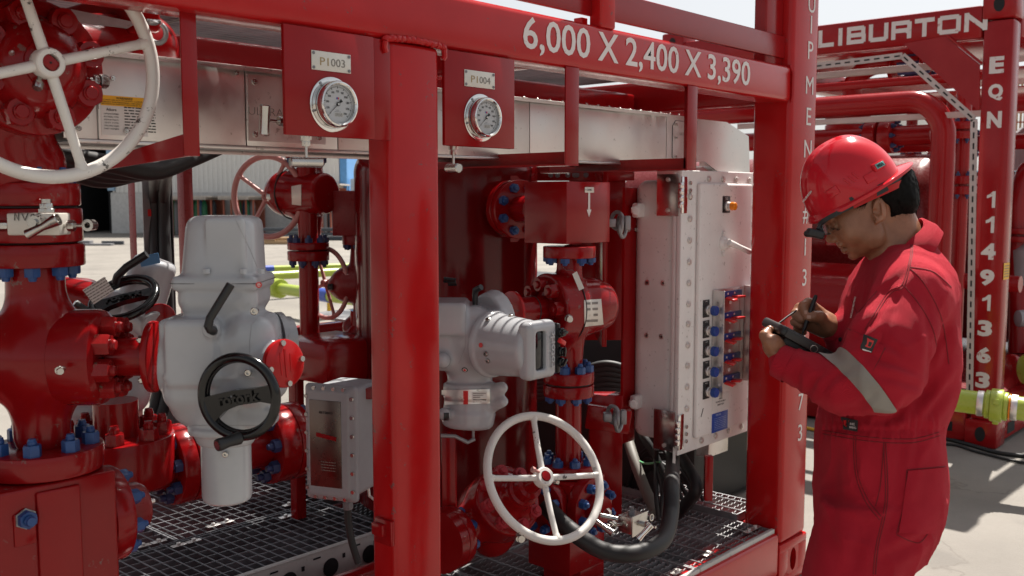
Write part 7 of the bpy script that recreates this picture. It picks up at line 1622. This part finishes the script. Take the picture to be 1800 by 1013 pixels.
def spline2(pts, n=8):
    P = [pts[0]]+list(pts)+[pts[-1]]; o = []
    for i in range(1, len(P)-2):
        for k in range(n):
            t = k/n; o.append(tuple(.5*((2*P[i][j])+(P[i+1][j]-P[i-1][j])*t+(2*P[i-1][j]-5*P[i][j]+4*P[i+1][j]-P[i+2][j])*t*t+(3*P[i][j]-P[i-1][j]-3*P[i+1][j]+P[i+2][j])*t**3) for j in (0, 1)))
    o.append(tuple(pts[-1])); return o
for pts in ([(1601, 425), (1600, 452), (1586, 500), (1560, 516), (1520, 580)], [(1604, 427), (1603, 452), (1589, 503), (1563, 519), (1523, 583)], [(1600, 470), (1640, 478), (1672, 505)], [(1586, 500), (1612, 530), (1640, 580), (1650, 640)], [(1600, 472), (1625, 500), (1655, 560), (1668, 640)],
            [(1446, 757), (1520, 768), (1600, 772), (1650, 760)], [(1446, 763), (1520, 775), (1600, 779), (1652, 766)], [(1553, 778), (1556, 880), (1540, 960), (1535, 1010)], [(1557, 778), (1560, 880), (1544, 960), (1539, 1010)],
            [(1500, 766), (1503, 830), (1520, 880), (1546, 914)], [(1504, 766), (1507, 828), (1524, 876), (1549, 908)], [(1553, 785), (1548, 850), (1539, 890)], [(1595, 826), (1662, 820)], [(1595, 830), (1662, 824)], [(1594, 826), (1590, 880), (1576, 938)], [(1598, 830), (1594, 880), (1580, 936)], [(1576, 940), (1602, 952), (1622, 950), (1650, 905)], [(1587, 884), (1620, 876), (1650, 862)],
            [(1542, 512), (1500, 560), (1470, 610)], [(1490, 578), (1516, 590), (1556, 612)], [(1556, 612), (1535, 650), (1512, 680)], [(1490, 582), (1478, 615)]):
    seam(spline2(pts), .0013)
def bodypatch(name, corners, off, mat, th=.0015, n=8, parent=None, bv=None):
    vs = []
    for j in range(n+1):
        for i in range(n+1):
            u, v = i/n, j/n; x = (corners[0][0]*(1-u)+corners[1][0]*u)*(1-v)+(corners[3][0]*(1-u)+corners[2][0]*u)*v; y = (corners[0][1]*(1-u)+corners[1][1]*u)*(1-v)+(corners[3][1]*(1-u)+corners[2][1]*u)*v
            h, nn = hit(x, y, bv); vs.append((h, nn) if h is not None else (vs[-1] if vs else (B(x, y, .1), -FWH)))
    N = (n+1)**2; out = [p+nn*(off+th) for p, nn in vs]+[p+nn*(off-.001) for p, nn in vs]; fs = []
    for j in range(n):
        for i in range(n): a = j*(n+1)+i; q_ = (a, a+1, a+n+2, a+n+1); fs.append(tuple(reversed(q_))); fs.append(tuple(N+k for k in q_))
    bd = [i for i in range(n+1)]+[(j+1)*(n+1)-1 for j in range(1, n+1)]+[N-1-i for i in range(1, n+1)]+[j*(n+1) for j in range(n-1, 0, -1)]
    for k in range(len(bd)): a, b = bd[k], bd[(k+1) % len(bd)]; fs.append((a, b, N+b, N+a))
    mb = MB(); mb.v = [tuple(v) for v in out]; mb.f = fs; return obj(name, mb, mat, parent or cv_, ang=60)
bodypatch('hip_pocket', [(1596, 828), (1659, 822), (1646, 938), (1580, 938)], .0015, 'cloth', .002, 12)
bodypatch('sleeve_pocket', [(1493, 578), (1556, 610), (1524, 672), (1486, 630)], .001, 'cloth', .0015, 10)
bodypatch('pen_pocket_flap', [(1530, 576), (1552, 586), (1537, 622), (1512, 612)], .003, 'cloth', .0015, 6)
fb = bodypatch('flame_badge', [(1522, 590), (1542, 596), (1534, 621), (1514, 614)], .0052, 'ink', .001, 4)
bodypatch('badge_emblem', [(1527, 595), (1536, 598), (1531, 612), (1522, 609)], .0068, 'trig', .0006, 3, fb); bodypatch('badge_emblem', [(1529, 600), (1533, 601), (1530, 609), (1526, 608)], .0078, 'ink', .0004, 2, fb)
bodypatch('badge_print', [(1517, 613), (1533, 618), (1532, 620), (1516, 615)], .0068, 'letter', .0003, 3, fb)
wb = bodypatch('waist_badge', [(1480, 734), (1508, 739), (1507, 760), (1483, 754)], .003, 'ink', .0015, 4)
bodypatch('badge_wing', [(1483, 740), (1494, 737), (1490, 751), (1484, 748)], .0048, 'trig', .0006, 3, wb)
h_, nn_ = hit(1500, 749); mb = MB(); xd = (RT+Zv*-.12-nn_*(RT+Zv*-.12).dot(nn_)).normalized(); ud = nn_.cross(xd)
write(mb, 'RED', textm(xd, ud, h_+nn_*.0062+ud*.004), .01, .0001, .0001, fit=(.013, .0052)); write(mb, 'WING', textm(xd, ud, h_+nn_*.0062-ud*.004), .01, .0001, .0001, fit=(.016, .0052)); obj('badge_print', mb, 'letter', wb)
h_, nn_ = hit(1502, 541)
if h_ is not None:
    mb = MB(); dn = (RT*.45-Zv*.9); dn = (dn-nn_*dn.dot(nn_)).normalized(); write(mb, 'HALLIBURTON', textm(dn, nn_.cross(dn), h_+nn_*.004), .01, .0001, .0003, fit=(.052, .008)); obj('chest_lettering', mb, 'letter', cv_)
seam(spline2([(1497, 527), (1507, 556), (1498, 570)]), .001)
h_, nn_ = hit(1473, 597)
for (x, y) in ((1491, 500), (1474, 597)):
    h_, nn_ = hit(x+3, y)
    if h_ is not None: obj('snap_button', MB().lathe(h_, nn_, [(0, .006), (.002, .005), (.003, .002)], 14), 'plastic', cv_)
# reflective tape: a band of cloth round the sleeve below the elbow
a_, b_ = B(1518, 684, .20), B(1545, 660, .20)
axd = (B(1497, 698, .2)-B(1528, 668, .2)).normalized(); axd = (RT*-.80+Zv*-.60).normalized(); c0 = B(1510, 682, .20); band = MB(); idx = {}
V3 = [Vector(v) for v in cl.v]
for q in cl.f:
    c = (V3[q[0]]+V3[q[1]]+V3[q[2]]+V3[q[3]])/4; w_ = (c-c0).dot(axd); 
    r_ = (c-c0)-axd*w_
    if abs(w_) < .045 and r_.length < .12 and (c-B(1560, 700)).dot(-FWH) > .135:
        px_ = 900+FPX*(c-CAMP).dot(RT)/(c-CAMP).dot(FW); py_ = 506.5-FPX*(c-CAMP).dot(UPV)/(c-CAMP).dot(FW)
        if px_ < 1620 and py_ < 760: band.add([V3[i]+Vector(nrm[i])*.0032 for i in q], [(0, 1, 2, 3)])
bandc = {}
def clip_band(lo, hi):
    bm = bmesh.new(); vm = {}
    for q in band.f:
        vs = []
        for i in q:
            k = tuple(round(x, 5) for x in band.v[i])
            if k not in vm: vm[k] = bm.verts.new(band.v[i])
            vs.append(vm[k])
        try: bm.faces.new(vs)
        except ValueError: pass
    for s_, co in ((1, lo), (-1, hi)):
        g_ = bm.verts[:]+bm.edges[:]+bm.faces[:]
        bmesh.ops.bisect_plane(bm, geom=g_, plane_co=c0+axd*co, plane_no=axd*-s_, clear_outer=True)
    for co_, no_ in ((B(1535, 716, .22), -Zv), (B(1570, 700, .2), RT)):
        bmesh.ops.bisect_plane(bm, geom=bm.verts[:]+bm.edges[:]+bm.faces[:], plane_co=co_, plane_no=no_, clear_outer=True)
    bm.verts.index_update(); mb = MB(); mb.v = [tuple(v.co) for v in bm.verts]; mb.f = [tuple(v.index for v in f.verts) for f in bm.faces]; bm.free(); return mb
obj('reflective_tape', clip_band(-.020, .018), 'reflect', cv_, ang=60)
# collar
cc1, uu = B(1580, 449, 0), (RT*.74+Zv*.67).normalized(); vv = FWH; mb = MB(); n = 44; vs = []
up_c = (Zv*.80-RT*.60).normalized()
for k in range(n):
    a = 2*math.pi*k/n; ca, sa = math.cos(a), math.sin(a); op = 1.0
    for (ru, rv, h) in ((Bm(82), .108, -.018), (Bm(81), .104, .004), (Bm(70), .082, .030), (Bm(66), .077, .032), (Bm(66), .078, .010), (Bm(66), .085, -.03)):
        hh = h+(.010*(ca < -.55) if h < 0 else 0)*1.0+.003*math.sin(5*a+h*60); vs.append(cc1+uu*(ru*ca)+vv*(rv*sa)+up_c*hh)
m_ = 6; fs = []
for k in range(n):
    j = (k+1) % n
    for q in range(m_-1): fs.append((k*m_+q, j*m_+q, j*m_+q+1, k*m_+q+1))
mb.add(vs, fs); obj('collar', mb, 'cloth', cv_, ang=50)
cpt = [B(1511, 486, .03), B(1528, 480, .07), B(1556, 500, .085), B(1530, 512, .06)]
# cuffs
for (p, q, r) in ((wr, B(1371, 635, .108), .0405), (wr2, B(1466, 576, -.012), .0385)):
    d = (q-p).normalized(); mb = MB(); mb.lathe(p-d*.012, d, [(0, r+.0025), (.03, r), (.034, r-.003), (.028, r-.006)], 28, cap=False); obj('cuff', mb, 'cloth', cv_)
# boots
for sg, dx, fo in ((1, 0, .095), (-1, 14, -.095)):
    s = SDF(.006); c = B(1494+dx, 1340, fo); g = V(c.x, c.y, 0)
    s.cap(g+Zv*.16, g+Zv*.07, .05, .048, .02).cap(g+Zv*.05, g-RT*.15+Zv*.038, .046, .038, .03).box(g-RT*.06+Zv*.014, (.155, .048, .013), .01, RC, .008); obj('boot', s.build(), 'boot', per, ang=60)

# ---- head
hf = (RT*-.81-Zv*.59).normalized(); hu = (RT*-.59+Zv*.81).normalized(); hl = -FWH; RH = Matrix((hf, hf.cross(hu)*-1 if False else hl, hu)).transposed()
def Hh(px, py, lat=0.0): return B(px, py, lat)
s = SDF(.0024)
def ellp(px, py, lat, rf, rl, ru, k=.02, op='u', rot=None): s.ell(Hh(px, py, lat), (Bm(rf), Bm(rl), Bm(ru)), rot or RH, k, op)
ellp(1536, 337, 0, 70, 54, 62, 0); ellp(1502, 393, 0, 46, 45, 58, .03); ellp(1518, 424, 0, 31, 33, 24, .014); ellp(1495, 436, 0, 14, 20, 15, .010)
ellp(1501, 449, 0, 9, 13, 8, .008)
for sg in (-1, 1):
    ellp(1499, 408, sg*Bm(25), 20, 16, 21, .015); ellp(1535, 414, sg*Bm(36), 20, 10, 22, .02)
    ellp(1466, 397, sg*Bm(17), 8, 9, 7, .010, 's'); ellp(1470.5, 395.5, sg*Bm(17), 8.5, 8.5, 8, .003)
    ellp(1469.5, 402.5, sg*Bm(17), 5, 9, 2.2, .004)
s.cap(Hh(1452, 383, -Bm(24)), Hh(1452, 383, Bm(24)), Bm(7.5), None, .016)
s.cap(Hh(1459, 398), Hh(1461, 419), Bm(4.6), Bm(6.8), .009); s.cap(Hh(1457.5, 420.5), Hh(1459, 421.5), Bm(6), Bm(6), .005)
for sg in (-1, 1): s.ell(Hh(1467, 421.5, sg*Bm(8)), (Bm(7), Bm(5), Bm(5)), RH, .006); s.ell(Hh(1466, 426.5, sg*Bm(5)), (Bm(3), Bm(2.2), Bm(2)), RH, .002, 's')
s.cap(Hh(1477.5, 430.5, -Bm(11)), Hh(1477.5, 430.5, Bm(11)), Bm(5.2), None, .006).cap(Hh(1484, 440.5, -Bm(9)), Hh(1484, 440.5, Bm(9)), Bm(4.8), None, .005)
for sg in (-1, 1): s.cap(Hh(1475.5, 435.8, 0), Hh(1489, 436.2, sg*Bm(17)), Bm(1.8), Bm(1.2), .001, 's')
s.cap(Hh(1490, 446.5, -Bm(9)), Hh(1490, 446.5, Bm(9)), Bm(3), None, .006, 's')
s.cap(Hh(1570, 388), Hh(1588, 452), Bm(38), Bm(47), .02).cap(Hh(1558, 425), Hh(1575, 480), Bm(32), Bm(44), .02)
ER = RH @ Matrix.Rotation(R(14), 3, 'Y')
s.ell(Hh(1546, 369, Bm(50)), (Bm(13), Bm(6.5), Bm(22)), RH @ Matrix.Rotation(R(-28), 3, 'Y') @ Matrix.Rotation(R(14), 3, 'Z'), .005)
s.ell(Hh(1544, 368, Bm(57)), (Bm(7.2), Bm(4.5), Bm(14)), RH @ Matrix.Rotation(R(-30), 3, 'Y') @ Matrix.Rotation(R(14), 3, 'Z'), .003, 's')
s.ell(Hh(1541, 373, Bm(54)), (Bm(5), Bm(5), Bm(7)), RH, .003, 's'); s.cap(Hh(1549, 358, Bm(56)), Hh(1551, 376, Bm(56)), Bm(1.6), Bm(1.4), .003).cap(Hh(1544, 387, Bm(51)), Hh(1541, 391, Bm(50)), Bm(4.5), Bm(3.6), .004)
s.ell(Hh(1546, 369, -Bm(50)), (Bm(13), Bm(6), Bm(22)), RH, .006)
OH = B(1499, 338, 0); hxv0 = (RT*.868+Zv*.496).normalized(); hup0 = (RT*-.496+Zv*.868).normalized(); RHe = Matrix((hxv0, FWH, hup0)).transposed()
s.box(OH+hup0*(.30-Bm(4)), (.5, .5, .30), .002, RHe, 0, 's')
hd_ = s.build(); head = obj('head', hd_, 'skin', per, ang=180); HB = BVHTree.FromPolygons(hd_.v, hd_.f)
def hb(px, py, off=0): return hit(px, py, HB, off)
# eyebrow, lashes, lips colour, stubble-free face
def hairs(name, n, gen, r, parent, mat='hair', seg=3):
    mb = MB()
    for _ in range(n):
        g_ = gen()
        if g_ is None: continue
        p, d, L, bend = g_; pts = [p+d*(L*t)+bend*(t*t) for t in np.linspace(0, 1, seg+1)]; mb.tube(pts, [r*(1-.75*t) for t in np.linspace(0, 1, seg+1)], 3)
    return obj(name, mb, mat, parent, kind='stuff')
def brow():
    t = random.random(); h, nn = hb(1447+t*26, 388-8*math.sin(t*2.6)+random.uniform(-2, 2))
    return None if h is None else (h, (RT*.8+Zv*.15+nn*.25).normalized(), .009, V(0, 0, -.001))
hairs('eyebrow', 130, brow, .0004, head)
def lash():
    t = random.random(); h, nn = hb(1463+t*15, 401.5+t*1.5); return None if h is None else (h+nn*.0008, (-RT*.6-Zv*.6+nn*.6).normalized(), .0055, V(0, 0, -.001))
seam([(1474.5, 435.8), (1480, 436.6), (1489, 436.4)], .0006, 'lip', 'mouth_line', head, HB, 2, .0001)
hairs('eyelashes', 46, lash, .00028, head)
mb = MB()
# ---- hair under the helmet
s = SDF(.0035); s.ell(Hh(1545, 338), (Bm(66), Bm(58), Bm(62)), RH, 0).ell(Hh(1578, 352), (Bm(28), Bm(48), Bm(34)), RH, .02).cap(Hh(1520, 352, Bm(50)), Hh(1512, 364, Bm(48)), Bm(8), Bm(4), .01)
s.ell(Hh(1516, 392, Bm(30)), (Bm(52), Bm(44), Bm(30)), RH, .006, 's').ell(Hh(1545, 369, Bm(56)), (Bm(15), Bm(16), Bm(24)), RH, .004, 's')
s.ell(Hh(1462, 395), (Bm(54), Bm(70), Bm(46)), RH, .006, 's').ell(Hh(1516, 392, -Bm(30)), (Bm(52), Bm(44), Bm(30)), RH, .006, 's')
s.box(OH+hup0*(.30-Bm(10)), (.5, .5, .30), .002, RHe, 0, 's')
hm = s.build(); A = np.array(hm.v); hm.v = [tuple(v+np.array(mnoise.noise_vector(Vector(v*90)))*.0016) for v in A]; hr = obj('hair', hm, 'hair', head, ang=180); HR = BVHTree.FromPolygons(hm.v, hm.f)
vlist = hm.v
def strand():
    v = Vector(random.choice(vlist)); h, nn, i_, _ = HR.find_nearest(v); d0 = (v-Hh(1540, 340)); 
    nn = d0.normalized(); rel_ = (v-Hh(1540, 340)); x_ = rel_.dot(RT); z_ = rel_.dot(Zv)
    if z_ > -.005 and x_ < .07: return None
    t = (-Zv*1.0+RT*.45 if x_ > 0 else -Zv*.8-RT*.5); t = (t-nn*t.dot(nn)).normalized()
    return (v-nn*.001, (t+nn*.28+Vector((random.uniform(-.25, .25) for _ in range(3)))).normalized(), random.uniform(.009, .018), -Zv*.002)
hairs('hair_strands', 2600, strand, .0004, head)
# ---- helmet (worn with its peak to the back)
O = B(1499, 338, 0); hxv = (RT*.868+Zv*.496).normalized(); hup = (RT*-.496+Zv*.868).normalized(); A_, B_, C_ = Bm(84), Bm(74), Bm(99)
nu, nv = 96, 26; vs = []; fs = []
def dome(a, t, ex=0.0):
    ca, sa, ct, st = math.cos(a), math.sin(a), math.cos(t), math.sin(t); ct = ct**.86
    rr = 1.0; lat = sa*ct; rid = .022*math.exp(-(lat/.10)**2)+.015*math.exp(-((abs(lat)-.30)/.06)**2)*(ct > .05); rr += rid*min(1, st*1.8)
    return O+hxv*((A_+ex)*ca*ct*rr)-FWH*((B_+ex)*sa*ct*rr)+hup*((C_+ex)*st*rr)
for j in range(nv+1):
    t = math.pi/2*j/nv
    for i in range(nu): vs.append(dome(2*math.pi*i/nu, min(t, math.pi/2-.001)))
for j in range(nv):
    for i in range(nu): k = (i+1) % nu; fs.append((j*nu+i, j*nu+k, (j+1)*nu+k, (j+1)*nu+i))
mb = MB(); mb.add(vs, fs); b0_ = len(mb.v)
# flared skirt and the peak
def rim(a, e, dz): 
    pk = max(0, math.cos(a))**3.0*Bm(22)*(1 if math.cos(a) > 0 else 0); s_ = e
    return O+hxv*((A_+Bm(7)*s_)*math.cos(a)+pk*s_)-FWH*((B_+Bm(7)*s_)*math.sin(a))+hup*(-Bm(dz)*s_-(Bm(1.5)*max(0, math.cos(a))**2*s_)-Bm(7)*s_*(math.cos(a) < 0)*abs(math.cos(a))**2)
ring_v = []
for (e, dz) in ((0, 0), (.35, 1), (.7, 1.5), (1.0, 2), (1.0, 4), (.9, 4.5), (.5, 3), (-.1, 1)):
    for i in range(nu): ring_v.append(rim(2*math.pi*i/nu, e, dz if e != 0 else 0)-hup*(Bm(3) if (e, dz) in ((.9, 4.5), (.5, 3)) else 0))
fs = []
for j in range(7):
    for i in range(nu): k = (i+1) % nu; fs.append((j*nu+k, j*nu+i, (j+1)*nu+i, (j+1)*nu+k))
mb.add(ring_v, fs)
hv = [dome(2*math.pi*i/nu, min(math.pi/2*j/nv, math.pi/2-.001), -.003) for j in range(nv+1) for i in range(nu)]
mb.add(hv, [tuple(reversed(f)) for f in [(j*nu+i, j*nu+(i+1) % nu, (j+1)*nu+(i+1) % nu, (j+1)*nu+i) for j in range(nv) for i in range(nu)]])
hel = thing('safety_helmet', 'glossy red safety helmet worn back to front by the worker', 'helmet', O); obj('shell', mb, 'helmet', hel, ang=40); HB2 = BVHTree.FromPolygons([tuple(v) for v in mb.v], mb.f)
h_, nn_ = hit(1544, 292, HB2); nn_ = (nn_+hup*.0).normalized(); xd = (hxv-nn_*hxv.dot(nn_)).normalized(); zu = nn_.cross(xd); Rb = Matrix((xd, zu, nn_)).transposed()
obj('badge_block', MB().box(h_+nn_*.001, (.040, .020, .011), .004, Rb), 'helmet', hel); bd_ = obj('badge_face', MB().box(h_+nn_*.0068, (.027, .012, .001), .0004, Rb), 'teal', hel)
mb = MB(); write(mb, 'MSA', textm(xd, zu, h_+nn_*.0078), .01, .0002, .0004, fit=(.021, .0085)); obj('badge_print', mb, 'ink', bd_)
for k, (x, y) in enumerate(((1489, 320), (1497, 315), (1504, 309))): 
    h_, nn_ = hit(x, y, HB2); 
    if h_ is not None: xd2 = (hxv-nn_*hxv.dot(nn_)).normalized(); R2 = Matrix((xd2, nn_.cross(xd2), nn_)).transposed(); obj('vent_rib', MB().box(h_, (.005, .022, .004), .0018, R2 @ Matrix.Rotation(.35, 3, 'Z')), 'helmet', hel)
for (x, y) in ((1464, 338), (1530, 312)):
    h_, nn_ = hit(x, y, HB2); xd2 = (hxv-nn_*hxv.dot(nn_)).normalized(); R2 = Matrix((xd2, nn_.cross(xd2), nn_)).transposed(); obj('slot_boss', MB().box(h_, (.030, .022, .006), .0028, R2), 'helmet', hel)
h_, nn_ = hit(1424, 340, HB2)
if h_ is not None: xd2 = (hxv-nn_*hxv.dot(nn_)).normalized(); mb = MB(); write(mb, 'HALLIBURTON', textm(xd2, nn_.cross(xd2), h_+nn_*.002-xd2*.012), .01, .0002, .0003, fit=(.042, .0055)); obj('helmet_lettering', mb, 'letter', hel)
# headset strap and glasses
def lpath(pts): return [B(x, y, o) for x, y, o in pts]
hs = thing('headset', 'black and red head-worn display with a small camera pod on safety glasses', 'headset', B(1480, 390, .08))
P = curve([B(1496, 357, .092), B(1530, 341, .098), B(1565, 325, .088), B(1590, 312, .055), B(1600, 306, .0), B(1590, 312, -.055), B(1565, 325, -.088), B(1530, 341, -.098)], 60)
def strip(pts, hdir, h, th, off=0):
    mb = MB(); vs = []; fs = []
    for i, p in enumerate(pts):
        t = (pts[min(i+1, len(pts)-1)]-pts[max(i-1, 0)]).normalized(); hd = (hdir-t*hdir.dot(t)).normalized(); nn = t.cross(hd); c = p+hd*off
        vs += [c+hd*h/2+nn*th/2, c+hd*h/2-nn*th/2, c-hd*h/2-nn*th/2, c-hd*h/2+nn*th/2]
    for i in range(len(pts)-1):
        for k in range(4): l = (k+1) % 4; fs.append((i*4+k, i*4+l, i*4+4+l, i*4+4+k))
    fs += [(3, 2, 1, 0), tuple(len(pts)*4-4+k for k in range(4))]; mb.add(vs, fs); return mb
obj('strap', strip(P, Zv, Bm(9), .008, Bm(5)), 'plastic', hs); obj('red_band', strip(P, Zv, Bm(11), .011, -Bm(5)), 'red_post', hs)
obj('rear_dial', MB().cyl(B(1601, 305, -.01), B(1601, 305, .01), .009, n=16), 'grey', hs)
P = curve([B(1560, 331, .100), B(1520, 352, .096), B(1480, 371, .085), B(1452, 386, .064), B(1441, 395, .052)], 40); obj('temple_arm', strip(P, Zv, Bm(7.5), .007), 'plastic', hs)
P2 = curve([B(1441, 395, .052), B(1438, 399, .03), B(1439, 401, 0), B(1438, 399, -.03), B(1441, 395, -.052)], 30); obj('brow_bar', strip(P2, Zv, Bm(5), .005), 'plastic', hs)
obj('temple_arm', strip(curve([B(1441, 395, -.052), B(1480, 371, -.085), B(1560, 331, -.1)], 30), Zv, Bm(7), .006), 'plastic', hs)
for sg in (1, -1):
    mb = MB(); vs = []; fs = []
    for j in range(7):
        for i in range(11):
            u, v = i/10, j/6; x = 1439+u*20*(1)+v*6; y = 394+v*(22-u*6)+u*(-2); o = sg*(.006+.056*(u**.55)) if False else sg*(.008+.052*u)
            vs.append(B(1440+6*v+u*14*u, 395+v*20-u*v*4, o))
    for j in range(6):
        for i in range(10): a = j*11+i; fs.append((a, a+1, a+12, a+11))
    N = len(vs); vs2 = vs+[v-hf*.0014 for v in vs]; fs = fs+[tuple(reversed([N+k for k in f])) for f in fs]; mb.add(vs2, fs); obj('lens', mb, 'lens', hs)
    ed = [vs[66+i] for i in range(11)]; obj('lens_rim', MB().tube(ed, .0013, 6), 'plastic', hs)
obj('side_lens', strip(curve([B(1442, 402, .055), B(1458, 399, .070), B(1474, 390, .080)], 16), Zv, Bm(17), .0012, -Bm(4)), 'lens', hs)
pod = B(1433, 411, .062); Rp = RC @ Matrix.Rotation(R(16), 3, 'Y')
pr_ = SDF(.002); pr_.box(pod, (Bm(14.5), .013, Bm(7.5)), .006, RC @ Matrix.Rotation(R(14), 3, 'Y'), 0).cap(B(1419, 411, .062), B(1422, 410, .062), Bm(6), Bm(7), .004).cap(B(1444, 404, .058), B(1440, 398, .056), Bm(3.5), Bm(3), .004); obj('camera_pod', pr_.build(), 'plastic', hs, ang=60)
obj('pod_joint', MB().tube([B(1437, 403, .06), B(1440, 398, .058), B(1444, 393, .054)], .004, 8), 'plastic', hs)

# ---- hands
def fing(s, pts, rs, k=.004):
    for i in range(len(pts)-1): s.cap(pts[i], pts[i+1], rs[i], rs[i+1], k if i else .006)
s = SDF(.0016); F = Bm
s.cap(B(1476, 584, -.02), B(1458, 574, -.008), F(16.5), F(17.5), 0).cap(B(1458, 574, -.008), B(1438, 564, -.012), F(17.5), F(17), .01).cap(B(1452, 562, -.012), B(1434, 549, -.016), F(13), F(12), .01).cap(B(1446, 580, -.02), B(1424, 572, -.022), F(14), F(12), .01)
fing(s, [B(1440, 549, -.012), B(1421, 533, .000), B(1412.5, 538, .010), B(1416, 552, .016)], [F(10.5), F(9.2), F(8.3), F(6.8)])
fing(s, [B(1434, 556, -.024), B(1406, 542, -.014), B(1399, 552, -.002), B(1409, 562, .008)], [F(10.2), F(9.3), F(8.4), F(7.2)])
fing(s, [B(1432, 565, -.030), B(1404, 556, -.024), B(1397.5, 566, -.012), B(1408, 573, -.002)], [F(9.8), F(8.9), F(8), F(7)])
fing(s, [B(1432, 575, -.034), B(1408, 569, -.030), B(1402, 578, -.020), B(1412, 584, -.010)], [F(9), F(7.9), F(7.2), F(6.2)])
fing(s, [B(1455, 573, .002), B(1441, 558, .017), B(1430, 556.5, .023), B(1421, 558.5, .024)], [F(13.5), F(10), F(8.6), F(7)], .008)
s.cap(B(1470, 570, -.02), B(1450, 560, -.01), F(12), F(12), .01)
h1 = s.build(); A = np.array(h1.v); hand1 = obj('hand', h1, 'skin', per, ang=180); H1 = BVHTree.FromPolygons(h1.v, h1.f)
for (x, y) in ((1422.5, 557.8), (1416.5, 549)):
    bodypatch('nail', [(x-4, y-3.4), (x+3, y-3.2), (x+3, y+2.8), (x-4, y+2.6)] if x > 1420 else [(x-2.8, y-3), (x+2.6, y-3), (x+2.4, y+3.5), (x-2.4, y+3.5)], .0002, 'nail', .0005, 4, hand1, H1)
s = SDF(.0018)
s.cap(B(1392, 646, .112), B(1374, 630, .108), F(17.5), F(16.5), 0).cap(B(1374, 630, .108), B(1360, 610, .100), F(16.5), F(18), .008).cap(B(1366, 606, .075), B(1356, 602, .115), F(15), F(13), .012)
fing(s, [B(1362, 606, .112), B(1350, 599, .116), B(1344, 590, .110), B(1349, 582, .098)], [F(12), F(9.5), F(8.2), F(6.8)], .007)
for k in range(4): fing(s, [B(1364, 608, .088-.020*k), B(1352, 600-k, .078-.023*k), B(1347, 590, .068-.023*k), B(1353, 579+k, .062-.023*k)], [F(10), F(8.8), F(7.8), F(6.6)])
h2 = s.build(); hand2 = obj('hand', h2, 'skin', per, ang=180); H2 = BVHTree.FromPolygons(h2.v, h2.f)
bodypatch('nail', [(1345, 580), (1350, 579), (1350, 585), (1346, 586)], .0002, 'nail', .0005, 4, hand2, H2)

# ---- tablet with flap cover, pen
ta, tb_ = B(1358, 572, .03), B(1470, 634, .03); u_ = (tb_-ta).normalized(); wv_ = FWH; nz_ = u_.cross(wv_); nz_ = nz_ if nz_.z > 0 else -nz_; RTb = Matrix((u_, wv_, nz_)).transposed(); Lt = (tb_-ta).length; ct = (ta+tb_)/2
tab = thing('handheld_tablet', 'rugged black tablet with its flap cover open in the left hand', 'tablet', ct)
mb = MB(); mb.box(ct, (Lt*1.04, .175, .024), .008, RTb, 3); obj('body', mb, 'plastic', tab)
mb = MB(); mb.box(ct+nz_*.0123, (Lt-.03, .135, .001), .0004, RTb); obj('screen', mb, 'screen', tab)
mb = MB(); mb.box(ct-u_*Lt*.17-FWH*.088-nz_*.001, (Lt*.54, .004, .019), .0018, RTb); mb.box(ct+u_*Lt*.3-FWH*.0885-nz_*.001, (Lt*.3, .004, .015), .0018, RTb); obj('bumper', mb, 'leather', tab)
mb = MB(); f_ = ct-FWH*.091+u_*(-Lt*.02); mb.ring(f_-nz_*.003, -FWH, .0085, .0014, 24, 6); obj('ring_clip', mb, 'inox_smooth', tab)
fl_ = curve([B(1356, 586, .03), B(1364, 604, .03), B(1380, 622, .03), B(1412, 638, .03), B(1452, 652, .03), B(1478, 652, .03)], 40); mb = MB(); vs = []; fs = []
for i, p in enumerate(fl_):
    t = (fl_[min(i+1, len(fl_)-1)]-fl_[max(0, i-1)]).normalized(); nn = t.cross(FWH).normalized()*.0016; 
    for sgn, w_ in ((1, .085), (1, -.085), (-1, -.085), (-1, .085)): vs.append(p+nn*sgn+FWH*w_)
for i in range(len(fl_)-1):
    for k in range(4): l = (k+1) % 4; fs.append((i*4+k, i*4+l, i*4+4+l, i*4+4+k))
fs += [(3, 2, 1, 0), tuple(len(fl_)*4-4+k for k in range(4))]; mb.add(vs, fs); obj('flap_cover', mb, 'leather', tab)
mb = MB(); mb.box(ct-nz_*.020+u_*Lt*.05, (Lt*.9, .155, .018), .004, RTb); obj('inner_case', mb, 'ink', tab)
mb = MB(); a, b = B(1366, 571, .045), B(1400, 546, .02); mb.tube([a, (a+b)/2+Zv*.001, b], .0022, 8); obj('pen_tether', mb, 'plastic', tab)
pn_ = thing('stylus_pen', 'black stylus pen held in the right hand over the tablet', 'stylus', B(1410, 588, .025)); a, b = B(1410, 589, .028), B(1434.5, 519, .020); d = (b-a).normalized(); L = (b-a).length
mb = MB(); mb.lathe(a, d, [(0, .001), (.012, .0035), (.02, .0048), (L-.03, .0056), (L-.004, .0050), (L, .0035)], 18); obj('barrel', mb, 'plastic', pn_)
mb = MB(); p = a+d*L*.62; mb.box(p+RT*.006, (.002, .004, L*.3), .001, frame(p, d).to_3x3()); obj('pocket_clip', mb, 'plastic', pn_)
